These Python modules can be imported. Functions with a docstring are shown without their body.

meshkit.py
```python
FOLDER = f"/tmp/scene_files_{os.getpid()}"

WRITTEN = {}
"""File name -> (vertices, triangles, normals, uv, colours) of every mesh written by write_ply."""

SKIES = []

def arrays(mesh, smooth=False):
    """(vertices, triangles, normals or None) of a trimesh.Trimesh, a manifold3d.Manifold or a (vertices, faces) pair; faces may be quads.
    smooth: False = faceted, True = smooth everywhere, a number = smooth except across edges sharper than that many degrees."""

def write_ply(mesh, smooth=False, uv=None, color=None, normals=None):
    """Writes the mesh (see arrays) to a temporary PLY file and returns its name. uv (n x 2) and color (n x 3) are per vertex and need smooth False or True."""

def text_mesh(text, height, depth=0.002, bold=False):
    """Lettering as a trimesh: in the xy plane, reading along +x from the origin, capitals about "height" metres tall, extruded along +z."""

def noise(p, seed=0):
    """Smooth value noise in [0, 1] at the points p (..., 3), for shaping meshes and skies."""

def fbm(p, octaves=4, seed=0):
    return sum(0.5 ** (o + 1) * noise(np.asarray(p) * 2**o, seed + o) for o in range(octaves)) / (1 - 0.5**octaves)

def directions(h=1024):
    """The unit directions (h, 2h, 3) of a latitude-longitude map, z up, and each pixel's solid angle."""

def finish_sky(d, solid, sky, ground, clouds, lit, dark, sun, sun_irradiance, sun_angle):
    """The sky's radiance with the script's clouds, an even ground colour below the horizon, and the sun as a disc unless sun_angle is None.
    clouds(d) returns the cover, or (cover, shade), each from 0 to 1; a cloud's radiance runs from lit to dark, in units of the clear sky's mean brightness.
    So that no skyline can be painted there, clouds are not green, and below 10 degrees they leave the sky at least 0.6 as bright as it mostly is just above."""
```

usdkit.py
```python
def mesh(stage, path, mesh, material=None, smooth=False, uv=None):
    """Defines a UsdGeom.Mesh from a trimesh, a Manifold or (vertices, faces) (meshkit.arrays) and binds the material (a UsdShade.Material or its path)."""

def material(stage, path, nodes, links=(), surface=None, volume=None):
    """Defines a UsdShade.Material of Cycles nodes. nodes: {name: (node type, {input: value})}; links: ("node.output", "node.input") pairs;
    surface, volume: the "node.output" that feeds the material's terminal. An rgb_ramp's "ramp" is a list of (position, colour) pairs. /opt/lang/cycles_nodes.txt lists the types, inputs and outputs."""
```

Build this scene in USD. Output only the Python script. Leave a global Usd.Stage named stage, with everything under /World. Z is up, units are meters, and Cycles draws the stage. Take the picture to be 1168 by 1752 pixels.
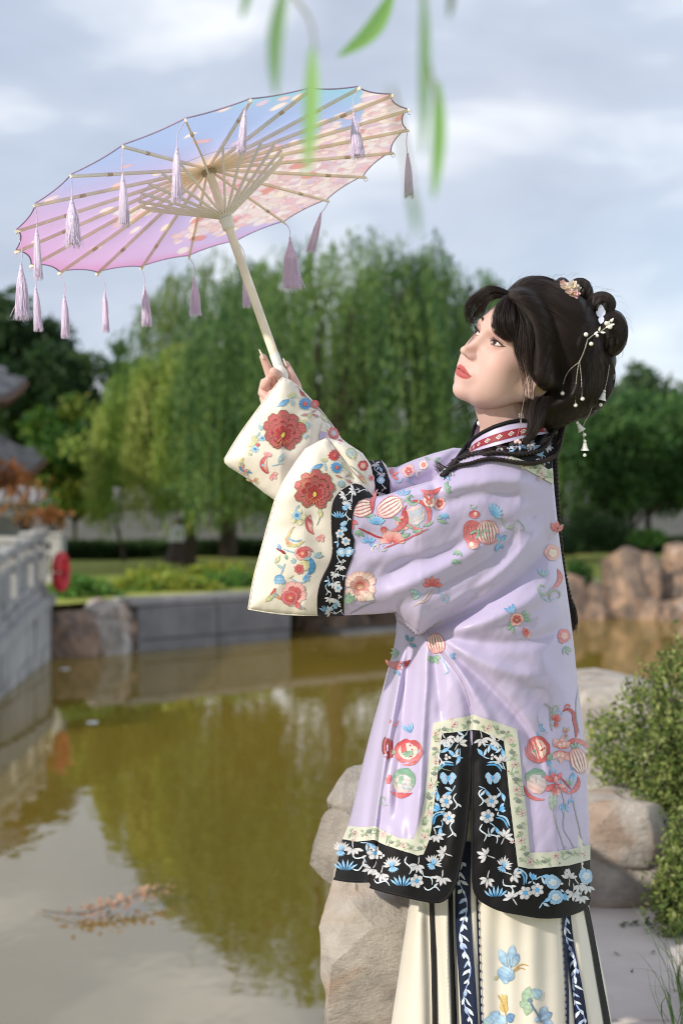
import math
import numpy as np
import trimesh
import shapely
from shapely.geometry import Polygon, LineString, Point
from scipy.spatial import Delaunay
from scipy import ndimage
import manifold3d
import meshkit
import usdkit
from pxr import Usd, UsdGeom, UsdLux, UsdShade, Sdf, Gf, Vt

stage = Usd.Stage.CreateInMemory()
UsdGeom.SetStageUpAxis(stage, UsdGeom.Tokens.z)
UsdGeom.SetStageMetersPerUnit(stage, 1.0)
world = UsdGeom.Xform.Define(stage, '/World')
stage.SetDefaultPrim(world.GetPrim())
UsdGeom.Scope.Define(stage, '/World/Looks')

# ------------------------------------------------------------------ camera, sky, sun
F, CX, CY, CAMZ = 2433.0, 584.0, 876.0, 1.2
cam = UsdGeom.Camera.Define(stage, '/World/camera')
cam.AddTranslateOp().Set((0, 0, CAMZ))
cam.AddRotateXOp().Set(90.0)
cam.CreateFocalLengthAttr(50.0)
cam.CreateHorizontalApertureAttr(50.0 * 1168 / F)
cam.CreateFStopAttr(3.2)
cam.CreateFocusDistanceAttr(2.66)
cam.CreateExposureAttr(0.42)
cam.CreateClippingRangeAttr((0.05, 3000.0))

SUN = np.array([-0.68, -0.56, 0.47]); SUN /= np.linalg.norm(SUN)
SKY_STRENGTH = 0.13
sky_mat = usdkit.material(stage, '/World/Looks/sky_look', {
    'co': ('texture_coordinate', {}),
    'mp': ('mapping', {'scale': (1.0, 1.0, 2.3), 'location': (0.31, 0.0, 0.45)}),
    'n1': ('noise_texture', {'scale': 1.9, 'detail': 3.5, 'roughness': 0.48, 'distortion': 0.3}),
    'r1': ('rgb_ramp', {'ramp': [(0.36, (0, 0, 0)), (0.64, (1, 1, 1))]}),
    'n2': ('noise_texture', {'scale': 4.2, 'detail': 4.0, 'roughness': 0.5, 'distortion': 0.25}),
    'r2': ('rgb_ramp', {'ramp': [(0.30, (2.85, 3.2, 3.95)), (0.50, (3.8, 4.15, 4.85)), (0.70, (7.2, 7.25, 7.3))]}),
    'sky': ('sky_texture', {'sky_type': 'single_scattering', 'sun_disc': False, 'sun_elevation': float(math.asin(SUN[2])), 'sun_rotation': float(math.atan2(SUN[0], SUN[1])), 'altitude': 50.0, 'air_density': 1.0, 'aerosol_density': 1.0, 'ozone_density': 1.0}),
    'mul': ('mix', {'mix_type': 'mix', 'fac': 0.85, 'color1': (0, 0, 0)}),
    'bw': ('rgb_to_bw', {}),
    'fac': ('math', {'math_type': 'multiply_add', 'value2': 0.3, 'value3': 0.7}),
    'bg': ('background_shader', {'strength': SKY_STRENGTH}),
}, [('co.generated', 'mp.vector'), ('mp.vector', 'n1.vector'), ('mp.vector', 'n2.vector'), ('n1.fac', 'r1.fac'), ('n2.fac', 'r2.fac'),
    ('r1.color', 'bw.color'), ('bw.val', 'fac.value1'), ('fac.value', 'mul.fac'), ('sky.color', 'mul.color1'), ('r2.color', 'mul.color2'), ('mul.color', 'bg.color')],
    surface='bg.background')
dome = UsdLux.DomeLight.Define(stage, '/World/sky')
dome.CreateIntensityAttr(1.0)
UsdShade.MaterialBindingAPI.Apply(dome.GetPrim()).Bind(sky_mat)
dome.GetPrim().SetCustomDataByKey('kind', 'structure')
sun = UsdLux.DistantLight.Define(stage, '/World/sun')
sun.CreateNormalizeAttr(True)
sun.CreateIntensityAttr(0.76)
sun.CreateAngleAttr(1.5)
sun.CreateColorAttr(Gf.Vec3f(1.0, 0.92, 0.80))
sun.AddTransformOp().Set(Gf.Matrix4d().SetRotate(Gf.Rotation(Gf.Vec3d(0, 0, 1), Gf.Vec3d(*map(float, SUN)))))

# ------------------------------------------------------------------ helpers
rng = np.random.default_rng(7)
_taken = {}


def numbered(parent, name):
    k = (parent, name)
    n = _taken.get(k, -1) + 1
    _taken[k] = n
    return f'{parent}/{name}' if n == 0 else f'{parent}/{name}_{n:03d}'


def tag(prim, label=None, cat=None, group=None, kind=None):
    prim = prim.GetPrim() if hasattr(prim, 'GetPrim') else prim
    for k, v in (('label', label), ('category', cat), ('group', group), ('kind', kind)):
        if v:
            prim.SetCustomDataByKey(k, v)
    return prim


def thing(name, label, cat, loc=(0, 0, 0), group=None, kind=None):
    x = UsdGeom.Xform.Define(stage, numbered('/World', name))
    x.AddTranslateOp().Set(tuple(map(float, loc)))
    p = tag(x, label, cat, group, kind)
    return p


def obj(name, mesh, mat, parent=None, smooth=False, col=None, label=None, cat=None, group=None, kind=None, uv=None):
    """One Mesh prim; a parent that is an Xform with a translation gets its children in world coordinates shifted back."""
    base = '/World' if parent is None else str(parent.GetPath())
    path = numbered(base, name)
    off = np.zeros(3)
    if parent is not None:
        off = np.array(UsdGeom.XformCache().GetLocalToWorldTransform(parent).ExtractTranslation())
    v, f, n = meshkit.arrays(mesh, smooth)
    v = v - off
    m = UsdGeom.Mesh.Define(stage, path)
    m.CreatePointsAttr(Vt.Vec3fArray.FromNumpy(np.ascontiguousarray(v, np.float32)))
    m.CreateFaceVertexCountsAttr(Vt.IntArray.FromNumpy(np.full(len(f), 3, np.int32)))
    m.CreateFaceVertexIndicesAttr(Vt.IntArray.FromNumpy(np.ascontiguousarray(f.astype(np.int32).ravel())))
    m.CreateSubdivisionSchemeAttr('none')
    if n is not None:
        m.CreateNormalsAttr(Vt.Vec3fArray.FromNumpy(n.astype(np.float32)))
        m.SetNormalsInterpolation('vertex')
    if col is not None:
        col = np.asarray(col, np.float32)
        if col.ndim == 1:
            col = np.tile(col, (len(v), 1))
        UsdGeom.PrimvarsAPI(m).CreatePrimvar('col', Sdf.ValueTypeNames.Color3fArray, 'vertex').Set(Vt.Vec3fArray.FromNumpy(np.ascontiguousarray(col)))
    if uv is not None:
        UsdGeom.PrimvarsAPI(m).CreatePrimvar('st', Sdf.ValueTypeNames.TexCoord2fArray, 'vertex').Set(Vt.Vec2fArray.FromNumpy(np.ascontiguousarray(uv, np.float32)))
    UsdShade.MaterialBindingAPI.Apply(m.GetPrim()).Bind(mat)
    return tag(m, label, cat, group, kind)


def curves(name, lines, width, mat, parent=None, label=None, cat=None, group=None, kind=None, col=None):
    base = '/World' if parent is None else str(parent.GetPath())
    path = numbered(base, name)
    off = np.zeros(3)
    if parent is not None:
        off = np.array(UsdGeom.XformCache().GetLocalToWorldTransform(parent).ExtractTranslation())
    c = UsdGeom.BasisCurves.Define(stage, path)
    c.CreateTypeAttr('linear')
    pts = np.vstack(lines) - off
    c.CreatePointsAttr(Vt.Vec3fArray.FromNumpy(np.ascontiguousarray(pts, np.float32)))
    c.CreateCurveVertexCountsAttr(Vt.IntArray.FromNumpy(np.array([len(l) for l in lines], np.int32)))
    if np.ndim(width) == 0:
        w = np.concatenate([width * np.interp(np.linspace(0, 1, len(l)), [0, .6, 1], [1, .9, .35]) for l in lines])
    else:
        w = np.asarray(width)
    c.CreateWidthsAttr(Vt.FloatArray.FromNumpy(w.astype(np.float32)))
    c.SetWidthsInterpolation('vertex')
    UsdShade.MaterialBindingAPI.Apply(c.GetPrim()).Bind(mat)
    return tag(c, label, cat, group, kind)


def mat(name, nodes, links=(), surface='p.BSDF', volume=None):
    return usdkit.material(stage, f'/World/Looks/{name}', nodes, links, surface=surface, volume=volume)


def plain(name, color, rough=0.6, spec=0.4, var=0.12, scale=8.0, bump=0.0, bscale=60.0, **kw):
    """Principled with noise-varied colour and optional noise bump."""
    c = np.array(color, float)
    nodes = {'g': ('texture_coordinate', {}), 'n': ('noise_texture', {'scale': scale, 'detail': 4.0, 'roughness': 0.6}),
             'r': ('rgb_ramp', {'ramp': [(0.3, tuple(c * (1 - var))), (0.7, tuple(np.minimum(c * (1 + var), 1)))]}),
             'p': ('principled_bsdf', {'roughness': rough, 'specular_ior_level': spec, **kw})}
    links = [('g.object', 'n.vector'), ('n.fac', 'r.fac'), ('r.color', 'p.base_color')]
    if bump:
        nodes['bn'] = ('noise_texture', {'scale': bscale, 'detail': 3.0})
        nodes['b'] = ('bump', {'strength': bump, 'distance': 0.01})
        links += [('g.object', 'bn.vector'), ('bn.fac', 'b.height'), ('b.normal', 'p.normal')]
    return mat(name, nodes, links)


def attr_mat(name, rough=0.6, spec=0.3, translucent=0.0, bump=0.0, bscale=400.0, bdist=0.002, var=0.0, **kw):
    """Colour from the mesh's own 'col' primvar; translucent > 0 for leaves and thin cloth."""
    nodes = {'a': ('attribute', {'attribute': 'col'}), 'p': ('principled_bsdf', {'roughness': rough, 'specular_ior_level': spec, **kw})}
    links = [('a.color', 'p.base_color')]
    surf = 'p.BSDF'
    if bump:
        nodes['g'] = ('texture_coordinate', {})
        nodes['bn'] = ('noise_texture', {'scale': bscale, 'detail': 2.0})
        nodes['b'] = ('bump', {'strength': bump, 'distance': bdist})
        links += [('g.object', 'bn.vector'), ('bn.fac', 'b.height'), ('b.normal', 'p.normal')]
    if translucent:
        nodes['t'] = ('translucent_bsdf', {})
        nodes['m'] = ('mix_closure', {'fac': translucent})
        links += [('a.color', 't.color'), ('p.BSDF', 'm.closure1'), ('t.BSDF', 'm.closure2')]
        surf = 'm.closure'
    return mat(name, nodes, links, surface=surf)


def P(px, py, d):
    """The point at distance d (along the view) that the camera sees at pixel px, py of the photograph: used to lay things out in the plan."""
    px, py, d = np.broadcast_arrays(np.asarray(px, float), np.asarray(py, float), np.asarray(d, float))
    return np.stack([(px - CX) / F * d, d, CAMZ - (py - CY) / F * d], -1)


def cat_meshes(ms):
    vs, fs, n = [], [], 0
    for v, f in ms:
        vs.append(v); fs.append(np.asarray(f) + n); n += len(v)
    return np.vstack(vs), np.vstack(fs)


def tm(m):
    return np.array(m.vertices), np.array(m.faces)


def box(c, s, rz=0.0):
    m = trimesh.creation.box(s)
    if rz:
        m.apply_transform(trimesh.transformations.rotation_matrix(rz, [0, 0, 1]))
    m.apply_translation(c)
    return tm(m)


def bevel_box(c, s, r=0.01, rz=0.0):
    s = np.array(s, float)
    pts = []
    for sx in (-1, 1):
        for sy in (-1, 1):
            for sz in (-1, 1):
                for k in range(3):
                    q = s / 2 - r
                    q[k] = s[k] / 2
                    pts.append(q * (sx, sy, sz))
    m = trimesh.convex.convex_hull(np.array(pts))
    if rz:
        m.apply_transform(trimesh.transformations.rotation_matrix(rz, [0, 0, 1]))
    m.apply_translation(c)
    return tm(m)


def frames(p):
    t = np.gradient(p, axis=0)
    t /= np.linalg.norm(t, axis=1, keepdims=True) + 1e-12
    ref = np.array([0.0, 0, 1]) if abs(t[:, 2].mean()) < 0.85 else np.array([1.0, 0, 0])
    a = np.cross(t, ref)
    a /= np.linalg.norm(a, axis=1, keepdims=True) + 1e-12
    return t, a, np.cross(t, a)


def tube(points, radii, sides=8, caps=True, flat=1.0):
    p = np.asarray(points, float)
    t, a, b = frames(p)
    r = np.broadcast_to(radii, (len(p),))
    ang = np.arange(sides) * 2 * np.pi / sides
    v = p[:, None] + r[:, None, None] * (np.cos(ang)[None, :, None] * a[:, None] + flat * np.sin(ang)[None, :, None] * b[:, None])
    i, j = np.meshgrid(np.arange(len(p) - 1), np.arange(sides), indexing='ij')
    q = np.stack([i * sides + j, i * sides + (j + 1) % sides, (i + 1) * sides + (j + 1) % sides, (i + 1) * sides + j], -1).reshape(-1, 4)
    f = np.vstack([q[:, [0, 1, 2]], q[:, [0, 2, 3]]])
    v = v.reshape(-1, 3)
    if caps:
        n = len(v)
        v = np.vstack([v, p[0], p[-1]])
        k = np.arange(sides)
        f = np.vstack([f, np.stack([np.full(sides, n), (k + 1) % sides, k], 1), np.stack([np.full(sides, n + 1), n - sides + k, n - sides + (k + 1) % sides], 1)])
    return v, f[:, ::-1]


def spline(pts, n=24):
    """Catmull-Rom through the points."""
    p = np.asarray(pts, float)
    if len(p) == 2:
        return p[0] + np.linspace(0, 1, n)[:, None] * (p[1] - p[0])
    from scipy.interpolate import PchipInterpolator, CubicSpline
    s = np.r_[0, np.cumsum(np.linalg.norm(np.diff(p, axis=0), axis=1))]
    return CubicSpline(s, p, bc_type='natural')(np.linspace(0, s[-1], n))


def closed(pts, n=80):
    p = np.asarray(pts, float)
    p = np.vstack([p, p[:1]])
    from scipy.interpolate import CubicSpline
    s = np.r_[0, np.cumsum(np.linalg.norm(np.diff(p, axis=0), axis=1))]
    return CubicSpline(s, p, bc_type='periodic')(np.linspace(0, s[-1], n, endpoint=False))


def loft_revolve(profile, base, axis, sides=16):
    """profile: (r, h) pairs along axis."""
    ax = np.asarray(axis, float); ax /= np.linalg.norm(ax)
    a = np.cross(ax, [0.3, 0.9, 0.1]); a /= np.linalg.norm(a); b = np.cross(ax, a)
    ang = np.arange(sides) * 2 * np.pi / sides
    pr = np.asarray(profile, float)
    v = (np.asarray(base) + pr[:, 1, None, None] * ax + pr[:, 0, None, None] * (np.cos(ang)[None, :, None] * a + np.sin(ang)[None, :, None] * b)).reshape(-1, 3)
    i, j = np.meshgrid(np.arange(len(pr) - 1), np.arange(sides), indexing='ij')
    q = np.stack([i * sides + j, i * sides + (j + 1) % sides, (i + 1) * sides + (j + 1) % sides, (i + 1) * sides + j], -1).reshape(-1, 4)
    return v, np.vstack([q[:, [0, 1, 2]], q[:, [0, 2, 3]]])


def leaf_quads(c, d, w, length, width, bend=0.25):
    """Leaves of two triangles-pairs each: centres at the base c, directions d, side vectors w (n x 3)."""
    n = len(c)
    length = np.broadcast_to(length, (n,))[:, None]; width = np.broadcast_to(width, (n,))[:, None]
    nn = np.cross(d, w)
    p0 = c
    p1 = c + d * length * .45 + w * width * .5 + nn * length * bend * .2
    p2 = c + d * length * .45 - w * width * .5 + nn * length * bend * .2
    p3 = c + d * length - nn * length * bend * .3
    v = np.stack([p0, p1, p2, p3], 1).reshape(-1, 3)
    k = np.arange(n)[:, None] * 4
    f = np.vstack([k + [0, 1, 2], k + [1, 3, 2]])
    return v, f


def unit(v):
    return v / (np.linalg.norm(v, axis=-1, keepdims=True) + 1e-12)


def rand_dirs(g, n):
    return unit(g.normal(size=(n, 3)))


def tri_polygon(poly, step=None):
    """Triangulated shapely polygon (2-D points, faces); step adds an inner grid."""
    poly = Polygon(poly) if not hasattr(poly, 'geom_type') else poly
    if not poly.is_valid:
        poly = poly.buffer(0)
    if poly.geom_type == 'MultiPolygon':
        poly = max(poly.geoms, key=lambda g: g.area)
    rings = []
    for ring in (poly.exterior, *poly.interiors):
        n = max(int(ring.length / step), len(ring.coords) - 1) if step else 0
        if step:
            own = np.array(ring.coords)[:-1]
            out = []
            L = np.linalg.norm(np.diff(np.array(ring.coords), axis=0), axis=1)
            for k in range(len(own)):
                m = max(1, int(round(L[k] / step)))
                a, b = own[k], np.array(ring.coords)[k + 1]
                out += [a + (b - a) * i / m for i in range(m)]
            rings.append(np.array(out))
        else:
            rings.append(np.array(ring.coords)[:-1])
    pts = np.vstack(rings)
    nb = len(pts)
    if step:
        x0, y0, x1, y1 = poly.bounds
        gx, gy = np.meshgrid(np.arange(x0 + step * .5, x1, step), np.arange(y0 + step * .5, y1, step * .866))
        gx = gx + (np.arange(gy.shape[0]) % 2)[:, None] * step * .5
        g = np.stack([gx.ravel(), gy.ravel()], 1)
        inner = shapely.contains_xy(poly.buffer(-step * .55), g[:, 0], g[:, 1])
        pts = np.vstack([pts, g[inner]])
    _, keep = np.unique(np.round(pts, 4), axis=0, return_index=True)
    keep = np.sort(keep)
    nb = int((keep < nb).sum())
    pts = pts[keep]
    t = Delaunay(pts)
    f = t.simplices
    c = pts[f].mean(1)
    f = f[shapely.contains_xy(poly.buffer(1e-9), c[:, 0], c[:, 1])]
    a = np.cross(pts[f[:, 1]] - pts[f[:, 0]], pts[f[:, 2]] - pts[f[:, 0]])
    f = f[np.abs(a) > 1e-9]
    a = a[np.abs(a) > 1e-9]
    f = np.where((a > 0)[:, None], f, f[:, ::-1])
    return pts, f, nb
# ------------------------------------------------------------------ setting: water, ground, banks
def noise_ramp_mat(name, stops, scale, rough=0.8, spec=0.3, bump=0.4, bscale=30.0, bdist=0.02, detail=6.0, coords='object', distortion=0.0, **kw):
    return mat(name, {'g': ('texture_coordinate', {}), 'n': ('noise_texture', {'scale': scale, 'detail': detail, 'roughness': 0.62, 'distortion': distortion}),
                      'r': ('rgb_ramp', {'ramp': stops}), 'bn': ('noise_texture', {'scale': bscale, 'detail': 6.0, 'roughness': 0.65}),
                      'b': ('bump', {'strength': bump, 'distance': bdist}), 'p': ('principled_bsdf', {'roughness': rough, 'specular_ior_level': spec, **kw})},
               [(f'g.{coords}', 'n.vector'), ('n.fac', 'r.fac'), ('r.color', 'p.base_color'), (f'g.{coords}', 'bn.vector'), ('bn.fac', 'b.height'), ('b.normal', 'p.normal')])


M = {}
M['water'] = mat('pond_water', {
    'g': ('geometry', {}), 'mp': ('mapping', {'scale': (0.5, 0.16, 1.0)}), 'n': ('noise_texture', {'scale': 0.9, 'detail': 3.0}),
    'r': ('rgb_ramp', {'ramp': [(0.3, (0.105, 0.075, 0.011)), (0.7, (0.175, 0.115, 0.02))]}),
    'bm': ('mapping', {'scale': (1.0, 0.55, 1.0)}), 'bn': ('noise_texture', {'scale': 5.0, 'detail': 2.0}), 'b': ('bump', {'strength': 0.035, 'distance': 0.05}),
    'd': ('diffuse_bsdf', {}), 'gl': ('glossy_bsdf', {'color': (0.96, 0.93, 0.88), 'roughness': 0.02}), 'fr': ('fresnel', {'IOR': 3.7}), 'm': ('mix_closure', {})},
    [('g.position', 'mp.vector'), ('mp.vector', 'n.vector'), ('n.fac', 'r.fac'), ('r.color', 'd.color'), ('g.position', 'bm.vector'), ('bm.vector', 'bn.vector'), ('bn.fac', 'b.height'),
     ('b.normal', 'gl.normal'), ('b.normal', 'fr.normal'), ('fr.fac', 'm.fac'), ('d.BSDF', 'm.closure1'), ('gl.BSDF', 'm.closure2')], surface='m.closure')
M['lawn'] = noise_ramp_mat('lawn_grass', [(0.3, (0.20, 0.25, 0.045)), (0.55, (0.33, 0.35, 0.075)), (0.75, (0.44, 0.41, 0.13))], 0.6, rough=0.9, bump=0.6, bscale=14)
M['granite'] = noise_ramp_mat('grey_granite', [(0.3, (0.125, 0.12, 0.12)), (0.7, (0.20, 0.19, 0.185))], 3.0, rough=0.75, bump=0.25, bscale=40)
M['cap'] = noise_ramp_mat('granite_coping', [(0.3, (0.22, 0.21, 0.20)), (0.7, (0.33, 0.31, 0.29))], 3.0, rough=0.75, bump=0.2, bscale=40)
M['marble'] = noise_ramp_mat('weathered_marble', [(0.28, (0.18, 0.178, 0.172)), (0.5, (0.31, 0.305, 0.295)), (0.75, (0.42, 0.415, 0.40))], 1.6, rough=0.7, bump=0.25, bscale=24)
M['marble_stain'] = noise_ramp_mat('stained_marble', [(0.3, (0.19, 0.185, 0.17)), (0.5, (0.34, 0.335, 0.32)), (0.75, (0.46, 0.45, 0.43))], 1.3, rough=0.7, bump=0.35, bscale=16)
M['rock'] = mat('limestone_rock', {
    'g': ('texture_coordinate', {}), 'n': ('noise_texture', {'scale': 4.2, 'detail': 8.0, 'roughness': 0.65, 'distortion': 0.6}),
    'r': ('rgb_ramp', {'ramp': [(0.30, (0.16, 0.15, 0.145)), (0.45, (0.36, 0.325, 0.285)), (0.58, (0.50, 0.455, 0.40)), (0.75, (0.62, 0.57, 0.51))]}),
    'n2': ('noise_texture', {'scale': 2.1, 'detail': 5.0, 'roughness': 0.6, 'distortion': 1.0}),
    'r2': ('rgb_ramp', {'ramp': [(0.53, (0, 0, 0)), (0.64, (1, 1, 1))]}), 'bw': ('rgb_to_bw', {}),
    'mx': ('mix', {'mix_type': 'mix', 'color2': (0.36, 0.19, 0.10)}),
    'sc': ('math', {'math_type': 'multiply', 'value2': 0.45}),
    'mp': ('mapping', {'scale': (1.0, 1.0, 1.8), 'rotation': (0.25, 0.35, 0.0)}), 'bn': ('noise_texture', {'scale': 16.0, 'detail': 9.0, 'roughness': 0.72, 'distortion': 0.15}),
    'b': ('bump', {'strength': 0.8, 'distance': 0.03}), 'p': ('principled_bsdf', {'roughness': 0.82, 'specular_ior_level': 0.3})},
    [('g.object', 'n.vector'), ('n.fac', 'r.fac'), ('g.object', 'n2.vector'), ('n2.fac', 'r2.fac'), ('r2.color', 'bw.color'), ('bw.val', 'sc.value1'), ('sc.value', 'mx.fac'), ('r.color', 'mx.color1'),
     ('mx.color', 'p.base_color'), ('g.object', 'mp.vector'), ('mp.vector', 'bn.vector'), ('bn.fac', 'b.height'), ('b.normal', 'p.normal')])
M['far_rock'] = noise_ramp_mat('far_rock', [(0.30, (0.09, 0.075, 0.065)), (0.45, (0.22, 0.165, 0.13)), (0.58, (0.38, 0.25, 0.17)), (0.72, (0.50, 0.42, 0.36))], 2.4, rough=0.85, bump=0.9, bscale=9, bdist=0.06, distortion=.8)
M['slab'] = noise_ramp_mat('pale_paving', [(0.3, (0.48, 0.42, 0.385)), (0.7, (0.62, 0.56, 0.52))], 2.5, rough=0.85, bump=0.25, bscale=35, bdist=0.008)
M['soil'] = noise_ramp_mat('bank_soil', [(0.3, (0.05, 0.045, 0.02)), (0.7, (0.11, 0.10, 0.045))], 3.0, rough=0.95, bump=0.6, bscale=10)
M['leaf'] = attr_mat('leaf_colours', rough=0.55, spec=0.35, translucent=0.38)
M['bark'] = noise_ramp_mat('tree_bark', [(0.3, (0.035, 0.027, 0.02)), (0.7, (0.09, 0.07, 0.05))], 12.0, rough=0.9, bump=0.8, bscale=40)
M['brickwall'] = mat('grey_brick_wall', {
    'g': ('geometry', {}), 'mp': ('mapping', {'rotation': (math.pi / 2, 0, 0)}), 'br': ('brick_texture', {'color1': (0.09, 0.094, 0.105), 'color2': (0.125, 0.13, 0.14), 'mortar': (0.16, 0.16, 0.17), 'scale': 1.0, 'brick_width': 0.28, 'row_height': 0.07, 'mortar_size': 0.008}),
    'p': ('principled_bsdf', {'roughness': 0.85})}, [('g.position', 'mp.vector'), ('mp.vector', 'br.vector'), ('br.color', 'p.base_color')])
M['plaster'] = plain('pale_plaster', (0.42, 0.44, 0.47), rough=0.8, var=0.08, scale=2)
M['tile'] = plain('grey_roof_tile', (0.25, 0.24, 0.255), rough=0.6, var=0.35, scale=3, bump=0.2)
M['wood_dark'] = plain('painted_timber', (0.14, 0.07, 0.05), rough=0.6, var=0.25, scale=6)
M['redpaint'] = plain('red_paint', (0.50, 0.025, 0.035), rough=0.45, var=0.1, scale=6)
M['whitepaint'] = plain('white_paint', (0.75, 0.75, 0.73), rough=0.5, var=0.05)

WATER, GROUND = -0.70, 0.0
pond = Polygon([(-3.25, -3), (-3.45, 10), (-3.75, 18.6), (-3.4, 19.3), (-2.9, 19.3), (-0.85, 21.25), (1.0, 23.0), (4.6, 25.8), (7.5, 26.6), (14, 27), (26, 18), (26, 4.5), (3.2, 4.5), (0.55, 4.3), (0.2, 3.4), (-0.05, 2.4), (-0.3, 1.2), (-0.6, -3)])
water = np.array([(-30, -6, WATER), (40, -6, WATER), (40, 40, WATER), (-30, 40, WATER)], float)
obj('pond_water', (water, np.array([[0, 1, 2], [0, 2, 3]])), M['water'], kind='structure', label='still olive green pond water with reflections', cat='water')

big = shapely.box(-400, -60, 400, 900).difference(pond)
pts, f, _ = tri_polygon(big)
v = np.c_[pts, np.where(pts[:, 1] > 60, 0.0, GROUND - 0.02)]
obj('ground', (v, f), M['lawn'], kind='structure', label='grassy ground around the pond', cat='ground')
# low lawn rise behind the pond wall: grass sheet with gentle mounds
gx, gy = np.meshgrid(np.linspace(-8, 16, 80), np.linspace(0, 1, 26))
edge = np.interp(gx, [-8, -3.4, -2.9, -0.85, 1.0, 4.6, 7.5, 16], [19.4, 19.6, 19.7, 21.6, 23.4, 26.2, 27.0, 27.5])
yy = edge + gy * (37.5 - edge)
zz = 0.01 + 0.25 * np.clip(gy * 4, 0, 1) * meshkit.fbm(np.stack([gx * .3, yy * .3, gx * 0], -1), 3, 5) - 0.03 * (gy < .01)
i, j = np.meshgrid(np.arange(25), np.arange(79), indexing='ij')
q = np.stack([i * 80 + j, i * 80 + j + 1, (i + 1) * 80 + j + 1, (i + 1) * 80 + j], -1).reshape(-1, 4)
obj('lawn', (np.stack([gx, yy, zz], -1).reshape(-1, 3), q), M['lawn'], smooth=True, kind='structure', label='sunlit lawn behind the pond wall', cat='lawn')

# pond wall of granite blocks with coping
wall = thing('pond_wall', 'grey granite retaining wall along the far edge of the pond', 'wall', (-1.9, 20.2, WATER))
def wall_run(a, b, z0, z1, th, blk, m, name, jitter=.006, rows=1):
    a, b = np.array(a, float), np.array(b, float)
    L = np.linalg.norm(b - a); t = (b - a) / L; nrm = np.array([t[1], -t[0]])
    n = max(1, int(L / blk)); w = L / n
    for r in range(rows):
        h = (z1 - z0) / rows
        for k in range(n):
            c = a + t * w * (k + .5) - nrm * (th / 2 + rng.uniform(-jitter, jitter))
            obj(name, bevel_box((c[0], c[1], z0 + h * (r + .5)), (w - .012, th, h - .01), .012, math.atan2(t[1], t[0])), m, wall)
wall_run((-2.75, 19.25), (-0.75, 21.2), WATER - .3, -0.09, .35, 1.1, M['granite'], 'granite_block', rows=2)
wall_run((-2.85, 19.2), (-0.75, 21.26), -0.083, 0.03, .45, 1.0, M['cap'], 'coping_stone')
wall_run((-0.75, 21.26), (4.4, 25.6), -0.083, 0.02, .45, 1.2, M['cap'], 'coping_stone')
wall_run((0.0, 22.0), (3.8, 25.2), WATER - .3, WATER + .06, .5, 1.6, M['cap'], 'ledge_stone')
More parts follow.
